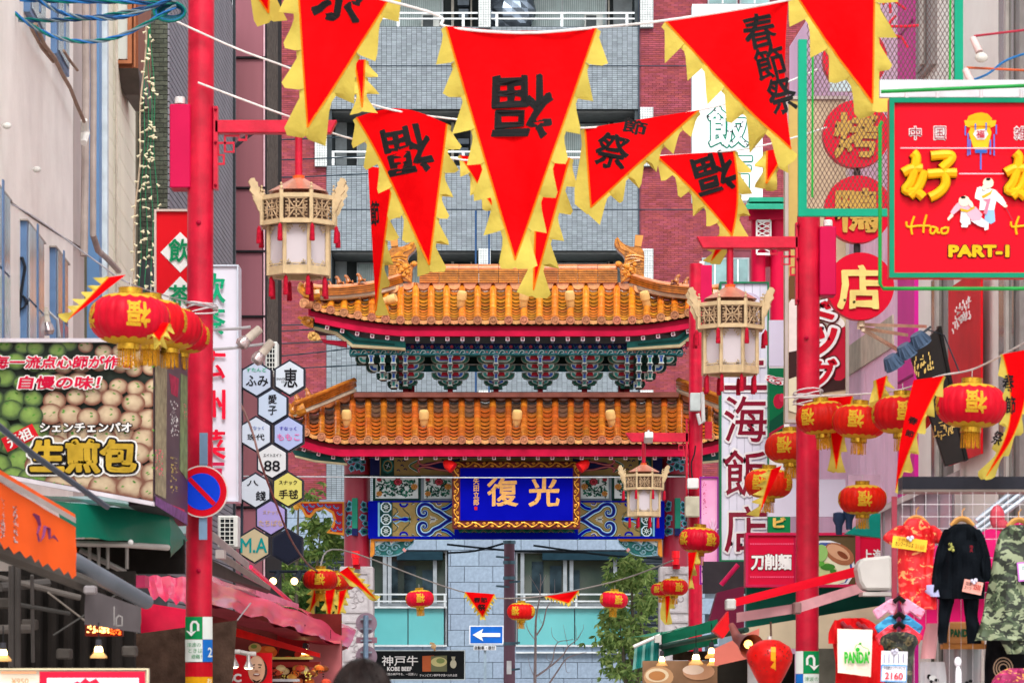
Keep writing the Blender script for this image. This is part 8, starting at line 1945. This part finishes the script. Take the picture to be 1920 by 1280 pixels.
def pat(base, spots, scale, th, det=3.0):
    key = ('pat', base, tuple(spots), scale, th)
    if key in MATS: return MATS[key]
    m = bpy.data.materials.new('printed_cloth'); m.use_nodes = True; n, l = m.node_tree.nodes, m.node_tree.links; b = n['Principled BSDF']; b.inputs['Roughness'].default_value = .65
    tc = n.new('ShaderNodeTexCoord'); prev = C(base); cur = None
    for i, s_ in enumerate(spots):
        mp = n.new('ShaderNodeMapping'); mp.inputs['Location'].default_value = (i * 3.1, 0, i * 1.7); mp.inputs['Scale'].default_value = (1, 1, 1.7); l.new(tc.outputs['Object'], mp.inputs[0])
        ns = n.new('ShaderNodeTexNoise'); ns.inputs['Scale'].default_value = scale; ns.inputs['Detail'].default_value = det; ns.inputs['Distortion'].default_value = .8; l.new(mp.outputs[0], ns.inputs[0])
        cr = n.new('ShaderNodeMath'); cr.operation = 'GREATER_THAN'; cr.inputs[1].default_value = th + .015 * i; l.new(ns.outputs[0], cr.inputs[0]); mx = n.new('ShaderNodeMix'); mx.data_type = 'RGBA'; mx.inputs[7].default_value = C(s_)
        if cur: l.new(cur, mx.inputs[6])
        else: mx.inputs[6].default_value = prev
        l.new(cr.outputs[0], mx.inputs[0]); cur = mx.outputs[2]
    l.new(cur, b.inputs['Base Color']); MATS[key] = m; return m
def loft(rows, D, dep, m, parent, name, sd=1, fold=.022, n=28):
    """rounded cloth volume through rows (y, left, right)"""
    rr = smooth_path([(a, b, c) for a, b, c in rows], 4); vs = []
    for j, (y, xl, xr) in enumerate(rr):
        cx, hw = (xl + xr) / 2, (xr - xl) / 2; dd = min(dep, S(hw, D) * .8)
        for i in range(n):
            a = 2 * math.pi * i / n; x = cx + hw * math.cos(a); f = fold * noise.noise(Vector((x * .07, y * .035, sd))) * 2 + fold * .6 * math.sin(x * .35 + sd + y * .03)
            v = P(x, y, D); v.y += math.sin(a) * dd + f; vs.append(v)
    k = len(rr); g = MB(); g.add(vs, [(j * n + i, j * n + (i + 1) % n, (j + 1) * n + (i + 1) % n, (j + 1) * n + i) for j in range(k - 1) for i in range(n)] + [tuple(range(n - 1, -1, -1)), tuple(range((k - 1) * n, k * n))])
    return g.build(name, m, parent, smooth=True)
def hanger(x, y, D, parent):
    g = MB(); g.tube([P(*q, D) for q in smooth_path([(x - 20, y + 14), (x - 10, y + 3), (x, y), (x + 10, y + 3), (x + 20, y + 14)], 3)], S(6.5, D), 8, flat=.6); g.tube([P(x, y, D), P(x, y - 14, D), P(x + 5, y - 20, D)], .004, 5); g.build('hanger', mat('#c08a4c', .4, 0, .12, 10), parent, smooth=True)
def price(x0, y0, x1, y1, D, rot, c, lines, parent, fr=None):
    cx, cy = (x0 + x1) / 2, (y0 + y1) / 2; ca, sa = math.cos(R(rot)), math.sin(R(rot)); q = lambda x, y: (cx + (x - cx) * ca - (y - cy) * sa, cy + (x - cx) * sa + (y - cy) * ca)
    g = MB(); g.pprism([q(x0, y0), q(x1, y0), q(x1, y1), q(x0, y1)], D, .006); o = g.build('price_tag', mat(c, .5), parent)
    if fr: 
        g = MB(); g.pprism([q(x0 + 3, y0 + 3), q(x1 - 3, y0 + 3), q(x1 - 3, y1 - 3), q(x0 + 3, y1 - 3)], D - .002, .002); g.build('tag_field', mat(fr, .5), o)
    for (s_, fx, fy, w, h, cc) in lines:
        X, Y = q(x0 + (x1 - x0) * fx, y0 + (y1 - y0) * fy); text(s_, X, Y, w, h, D - .004, mat(cc, .5), o, rot=rot, bold=.02)
    g = MB()
    for dx, dy, r_, in ((-4, 0, 3.5), (3, -1, 4), (0, 4, 3)): a = q(cx, y0); g.ball(P(a[0] + dx, a[1] + dy, D - .01), (S(r_, D), .01, S(r_, D)), 8, 0, 5)
    g.build('clip', mat('#d0cce0', .4, 0, .4, 60), o)
D = 21.4
t = T('red_brocade_dress', 'red brocade short sleeved dress on a wooden hanger, leftmost on the rack', 'dress', P(1715, 1145, D), 'clothes hanging on the rack')
bro = pat('#d0101a', ['#e8604c', '#f0a060'], 14, .6)
loft([(972, 1703, 1728), (982, 1694, 1742), (995, 1688, 1752), (1020, 1684, 1752), (1050, 1683, 1750), (1090, 1684, 1748), (1125, 1686, 1756), (1142, 1692, 1756)], D, .05, bro, t, 'body', 2); loft([(985, 1684, 1704), (1000, 1660, 1696), (1012, 1657, 1690), (1022, 1672, 1690)], D, .04, bro, t, 'sleeve', 3); loft([(985, 1735, 1752), (995, 1738, 1766), (1010, 1742, 1768), (1018, 1746, 1760)], D, .04, bro, t, 'sleeve', 4)
hanger(1718, 970, D, t); price(1673, 1008, 1738, 1030, D - .08, 8, '#e8b838', [('子供用', .3, .22, 22, 6, '#a06a20'), ('カンフードレス', .35, .62, 34, 8, '#1c1812'), ('2160', .8, .62, 18, 8, '#d89028')], t)
t = T('black_jacket_suit', 'black long sleeved kung fu jacket and trousers hanging in the middle of the rack', 'suit', P(1800, 1205, D), 'clothes hanging on the rack')
bjk = mat('#0a0f15', .85, 0, .15, 5, spec=.05)
loft([(982, 1790, 1818), (990, 1778, 1830), (1005, 1768, 1838), (1040, 1762, 1842), (1080, 1760, 1846), (1122, 1758, 1846)], D, .06, bjk, t, 'jacket', 5); loft([(992, 1770, 1788), (1020, 1758, 1778), (1060, 1750, 1768), (1095, 1742, 1762), (1110, 1740, 1762)], D - .01, .04, bjk, t, 'sleeve', 6)
loft([(1096, 1733, 1757), (1108, 1733, 1760), (1118, 1740, 1762)], D - .02, .035, mat('#b0b0d8', .6), t, 'turned_cuff', 1, .002); loft([(992, 1822, 1838), (1020, 1832, 1852), (1060, 1838, 1858), (1090, 1842, 1856)], D - .01, .04, bjk, t, 'sleeve', 7)
loft([(1115, 1760, 1792), (1150, 1759, 1784), (1185, 1758, 1778), (1205, 1760, 1776)], D + .05, .04, bjk, t, 'trouser_leg', 8); loft([(1115, 1806, 1838), (1150, 1808, 1834), (1180, 1812, 1838), (1206, 1814, 1840)], D + .05, .04, bjk, t, 'trouser_leg', 9)
hanger(1804, 972, D, t); price(1806, 1088, 1842, 1112, D - .09, 12, '#e09c90', [('功夫', .25, .3, 12, 7, '#241812'), ('スーツ', .25, .65, 14, 6, '#241812'), ('2500', .72, .45, 14, 10, '#b02818')], t)
g = MB()
for dx, dy, r_ in ((0, 0, 4), (3, 6, 4), (-1, 9, 3), (5, 11, 3)): g.ball(P(1782 + dx, 1020 + dy, D - .07), (S(r_, D), .008, S(r_, D)), 6, 0, 4)
g.build('dragon_embroidery', mat('#a8a858', .6, 0, .6, 60), t); text('功夫', 1821, 1028, 6, 13, D - .075, mat('#a01828', .6), t, vertical=True)
t = T('camouflage_coat', 'green camouflage long coat on the rightmost hanger cut by the frame', 'coat', P(1885, 1220, D), 'clothes hanging on the rack')
cam_m = pat('#20261c', ['#46543c', '#8a9474'], 12, .53)
loft([(984, 1892, 1930), (996, 1876, 1950), (1020, 1868, 1960), (1070, 1858, 1965), (1120, 1848, 1970), (1170, 1838, 1975), (1200, 1828, 1978)], D - .02, .08, cam_m, t, 'coat_body', 10, .02); loft([(1190, 1870, 1975), (1225, 1888, 1975)], D, .05, cam_m, t, 'lower_hem', 3)
hanger(1910, 974, D, t); price(1908, 1052, 1950, 1088, D - .12, -5, '#c070c0', [('カンフー', .5, .3, 26, 8, '#2a9060')], t, '#e4e0ec')
t = T('small_shirts', 'small pink, blue, red and camouflage children tops hung in a row', 'shirts', P(1690, 1200, 20.8))
for i, (y, c, dx, w) in enumerate([(1122, pat('#d88ca8', ['#e8a8bc', '#c85a70'], 14, .58), -2, 92), (1152, pat('#1878a8', ['#3ca0c8', '#105078'], 16, .56), -2, 84), (1170, pat('#e01830', ['#f05060', '#b81020'], 16, .57), -2, 82)]):
    x = 1688 + dx
    for s_ in (-1, 1): g = MB(); p = [(x + s_ * 6, y), (x + s_ * 16, y), (x + s_ * (w / 2 + 4), y + 22), (x + s_ * (w / 2 - 6), y + 40), (x + s_ * 20, y + 24), (x + s_ * 12, y + 34), (x + s_ * 4, y + 14)]; g.pprism(p, 20.8 - .06 * i, .04); g.build('sleeve', c, t, bevel=.008)
    g = MB(); g.tube([P(x - 10, y + 6, 20.78 - .06 * i), P(x, y - 2, 20.78 - .06 * i), P(x + 10, y + 6, 20.78 - .06 * i)], .018, 6); g.build('hanger', bk, t)
loft([(1184, 1672, 1700), (1192, 1654, 1718), (1205, 1650, 1722), (1215, 1656, 1716), (1250, 1658, 1712), (1300, 1660, 1710)], 20.5, .05, pat('#1c1c18', ['#3c4030', '#6a5c40'], 16, .55), t, 'camouflage_top', 4)
price(1652, 1220, 1701, 1278, 20.4, 2, '#e8e4ec', [('子供用カンフードレス', .5, .55, 40, 6, '#20303c'), ('2160', .5, .8, 34, 13, '#d82038')], t)
g = MB(); g.ribbon([P(x, y, 20.39) for x, y in ((1653, 1246), (1700, 1247), (1699, 1277), (1652, 1276), (1653, 1246))], S(2.2, 20.4), 0, 0, .002); g.build('blue_border', mat('#2c90d0', .5), t)
for i in range(5): g = MB(); g.pbox(1657 + i * 9, 1225, 1659 + i * 9, 1242, 20.39, .003); g.build('calendar_line', mat('#8a8a9a', .6), t)
t = T('red_tshirt', 'red T-shirt hanging behind the printed tote bag', 't-shirt', P(1610, 1290, 21.4))
loft([(1158, 1580, 1620), (1168, 1562, 1640), (1190, 1560, 1650), (1240, 1566, 1662), (1300, 1566, 1662)], 21.5, .05, mat('#c81014', .6, 0, .08, 4), t, 'body', 3); loft([(1162, 1564, 1582), (1185, 1554, 1578), (1206, 1553, 1572)], 21.45, .04, mat('#c81014', .6), t, 'sleeve', 6)
g = MB()
for i in range(14): x = 1580 + (i * 13) % 62; g.ball(P(x, 1168 + (i * 7) % 16, 21.42), .016, 8, 0, 5)
g.build('hanger_clips', mat('#8a3038', .3, .2), t)
t = T('tote_bag', 'cream tote bag printed with green letters and a little panda', 'bag', P(1605, 1268, 21.2)); g = MB()
cloth([(1570, 1178, 21.25), (1636, 1180, 21.25), (1633, 1268, 21.2), (1571, 1260, 21.2)], mat('#e4d4c4', .7, 0, .05, 4), t, 'bag', 8, 8, .012); cloth([(1572, 1180, 21.29), (1634, 1182, 21.29), (1631, 1266, 21.25), (1573, 1258, 21.25)], mat('#d8c8b8', .7), t, 'back_panel', 4, 4, .01)
lg_ = mat('#30b030', .5); text('PANDA', 1606, 1232, 46, 22, 21.2, lg_, t, bold=.05, shear=-.05); text("’", 1629, 1224, 5, 8, 21.2, lg_, t, bold=.08); marks(lambda a, b: P(a, b, 21.19), 1606, 1253, 42, 3, 26, S(1, 21), lg_, t, 3)
g = MB(); g.ribbon([P(x, y, 21.19) for x, y in ((1602, 1216), (1606, 1208), (1614, 1207), (1618, 1212), (1628, 1216), (1630, 1222))], .004, 0, 0, .002); g.pprism(el(1608, 1217, 4, 4), 21.19, .002); g.pprism(el(1613, 1206, 2.5, 2.5), 21.19, .002); g.build('panda_print', lg_, t)
# caps, bottles and goods below
t = T('tan_bag', 'tan paper bag with green letters between the trouser legs', 'bag', P(1800, 1215, 21.9)); g = MB(); g.pprism([(1782, 1165), (1808, 1165), (1835, 1165), (1848, 1208), (1770, 1208)], 21.9, .08); g.build('body', mat('#c88c54', .6, 0, .08, 4), t, bevel=.01); g = MB(); g.pbox(1768, 1207, 1852, 1216, 21.86, .14); g.build('base_band', mat('#b87a40', .6), t); text('PANDA', 1802, 1186, 40, 15, 21.9, mat('#0c5a3c', .5), t, bold=.05)
t = T('silver_display', 'silvery iridescent display column under the tan bag', 'display', P(1805, 1290, 22)); g = MB(); g.lathe([(S(36, 22), 0), (S(34, 22), -.3), (S(34, 22), -1.5)], P(1805, 1216, 22.1), 28, caps=True); g.build('drum', mat('#8aa4a8', .2, .3, .2, 2, col2='#b0989c'), t, smooth=True)
polys([('#16181a', el(1820, 1276, 4, 3)), ('#16181a', el(1813, 1280, 4, 4))], 21.93, t, 'panda_print')
t = T('tube_hat', 'pale pink tubular hat hanging left of the silver column', 'hat', P(1742, 1240, 21.7)); loft([(1168, 1738, 1758), (1190, 1732, 1758), (1215, 1728, 1756), (1234, 1726, 1754)], 21.7, .06, mat('#e0a0a4', .6, 0, .08, 4), t, 'body', 2, .004)
t = T('white_tshirt', 'white panda T-shirt at the bottom of the stall', 't-shirt', P(1750, 1300, 21.8)); loft([(1240, 1724, 1772), (1260, 1722, 1774), (1310, 1722, 1774)], 21.9, .05, mat('#d8d4d8', .6, 0, .06, 4), t, 'body', 4); polys([('#16181a', el(1742, 1268, 4, 5)), ('#e8e8e8', el(1749, 1270, 7, 5)), ('#16181a', el(1756, 1274, 4, 3)), ('#16181a', el(1746, 1277, 3, 3))], 21.83, t, 'panda_print')
t = T('black_tshirt', 'black T-shirt with a round beige print at the lower right', 't-shirt', P(1880, 1290, 21.6)); loft([(1195, 1850, 1925), (1230, 1846, 1960), (1300, 1846, 1965)], 21.7, .05, mat('#100e12', .7), t, 'body', 6)
g = MB()
for q in range(3): g.ribbon([P(1881 + (18 - 5 * q) * math.cos(a * .4), 1252 + (20 - 6 * q) * math.sin(a * .4), 21.6) for a in range(17)], .008, 0, 0, .002)
g.build('round_print', mat('#b09078', .6), t); text('CHINATOWN', 1880, 1228, 34, 5, 21.6, mat('#b09078', .6), t, bold=.02) if False else None
g = MB(); g.tube([P(1797, 1300, 19), P(1797, 1258, 19), P(1796, 1248, 19)], [.02, .018, .008], 10); g.ball(P(1796, 1240, 19), (.022, .02, .03), 10); tag(g.build('white_figurine', mat('#e8e4ec', .3), smooth=True), 'small white figurine at the bottom edge before the silver column', 'figurine')
t = T('red_purse', 'red and purple brocade pouch at the bottom right corner', 'pouch', P(1900, 1300, 20.5)); loft([(1252, 1890, 1925), (1266, 1866, 1960), (1300, 1850, 1975)], 20.5, .08, pat('#8a1048', ['#b02060', '#d89848'], 18, .57), t, 'body', 2)
# ---- the passer-by whose head shows at the bottom edge
D = 10.0
t = T('person', 'person with short dark hair seen from behind at the bottom edge', 'person', (P(679, 0, D).x, D, 0)); hx_ = P(679, 0, D).x
V = lambda x, y, z: Vector((hx_ + x, D + y, z))
skin('body', [V(0, 0, .9), V(0, 0, 1.1), V(0, 0, 1.32), V(0, 0, 1.42), V(0, -.01, 1.5), V(0, -.01, 1.58), V(.18, 0, 1.36), V(.24, 0, 1.08), V(.22, -.06, .84), V(-.18, 0, 1.36), V(-.24, 0, 1.08), V(-.22, -.06, .84), V(.1, 0, .86), V(.11, 0, .48), V(.11, .03, .08), V(.11, -.1, .04), V(-.1, 0, .86), V(-.11, 0, .48), V(-.11, .03, .08), V(-.11, -.1, .04)],
     [(0, 1), (1, 2), (2, 3), (3, 4), (4, 5), (2, 6), (6, 7), (7, 8), (2, 9), (9, 10), (10, 11), (0, 12), (12, 13), (13, 14), (14, 15), (0, 16), (16, 17), (17, 18), (18, 19)], [.15, .14, .15, .06, .07, .075, .06, .045, .035, .06, .045, .035, .09, .065, .045, .04, .09, .065, .045, .04], mat('#c09a84', .6), t, 2)
loft([(0, 0, 0)] * 0 or [(HOR + (CAMZ - 1.45) * 600, 660, 698), (HOR + (CAMZ - 1.38) * 600, 580, 778), (HOR + (CAMZ - 1.1) * 600, 565, 793), (HOR + (CAMZ - .75) * 600, 575, 783)], D, .17, mat('#20242c', .8), t, 'coat', 3, .01)
g = MB(); vs = []; n, k = 72, 24
for j in range(k + 1):
    ph = math.pi * j / k * .78
    for i in range(n):
        a = 2 * math.pi * i / n; q = 1 + .035 * noise.noise(Vector((i * .33, j * .12, 3))) + .012 * math.sin(i * 2.9) ; c = Vector((.096 * math.sin(ph) * math.cos(a) * q, .108 * math.sin(ph) * math.sin(a) * q, .125 * math.cos(ph) * q + (.004 if abs(math.cos(a)) > .3 else -.004) * (j < 5)))
        vs.append(V(0, 0, 1.532) + c)
g.add(vs, [(j * n + i, (j + 1) * n + i, (j + 1) * n + (i + 1) % n, j * n + (i + 1) % n) for j in range(k) for i in range(n)]); g.build('hair', mat('#1a1414', .5, 0, .5, 30, spec=.5, bump=.6), t, smooth=True)
g = MB(); rh = random.Random(8)
for i in range(420):
    a = rh.uniform(0, 6.28); p0 = rh.uniform(.02, .9); pts = []
    for q in range(5):
        ph = p0 + q * .22; pts.append(V(0, 0, 1.532) + Vector((.1 * math.sin(ph) * math.cos(a + q * .05), .112 * math.sin(ph) * math.sin(a + q * .05), .129 * math.cos(ph))) * 1.0)
    g.tube(pts, [.0012, .0012, .0012, .001, .0004], 3, caps=False)
g.build('hair_strands', mat('#241a18', .45, 0, .3, 30), t, kind='stuff')
for s_ in (-1, 1): g = MB(); g.ball(V(s_ * .083, 0, 1.5), (.012, .02, .032), 10); g.build('ear', mat('#c09a84', .6), t, smooth=True)
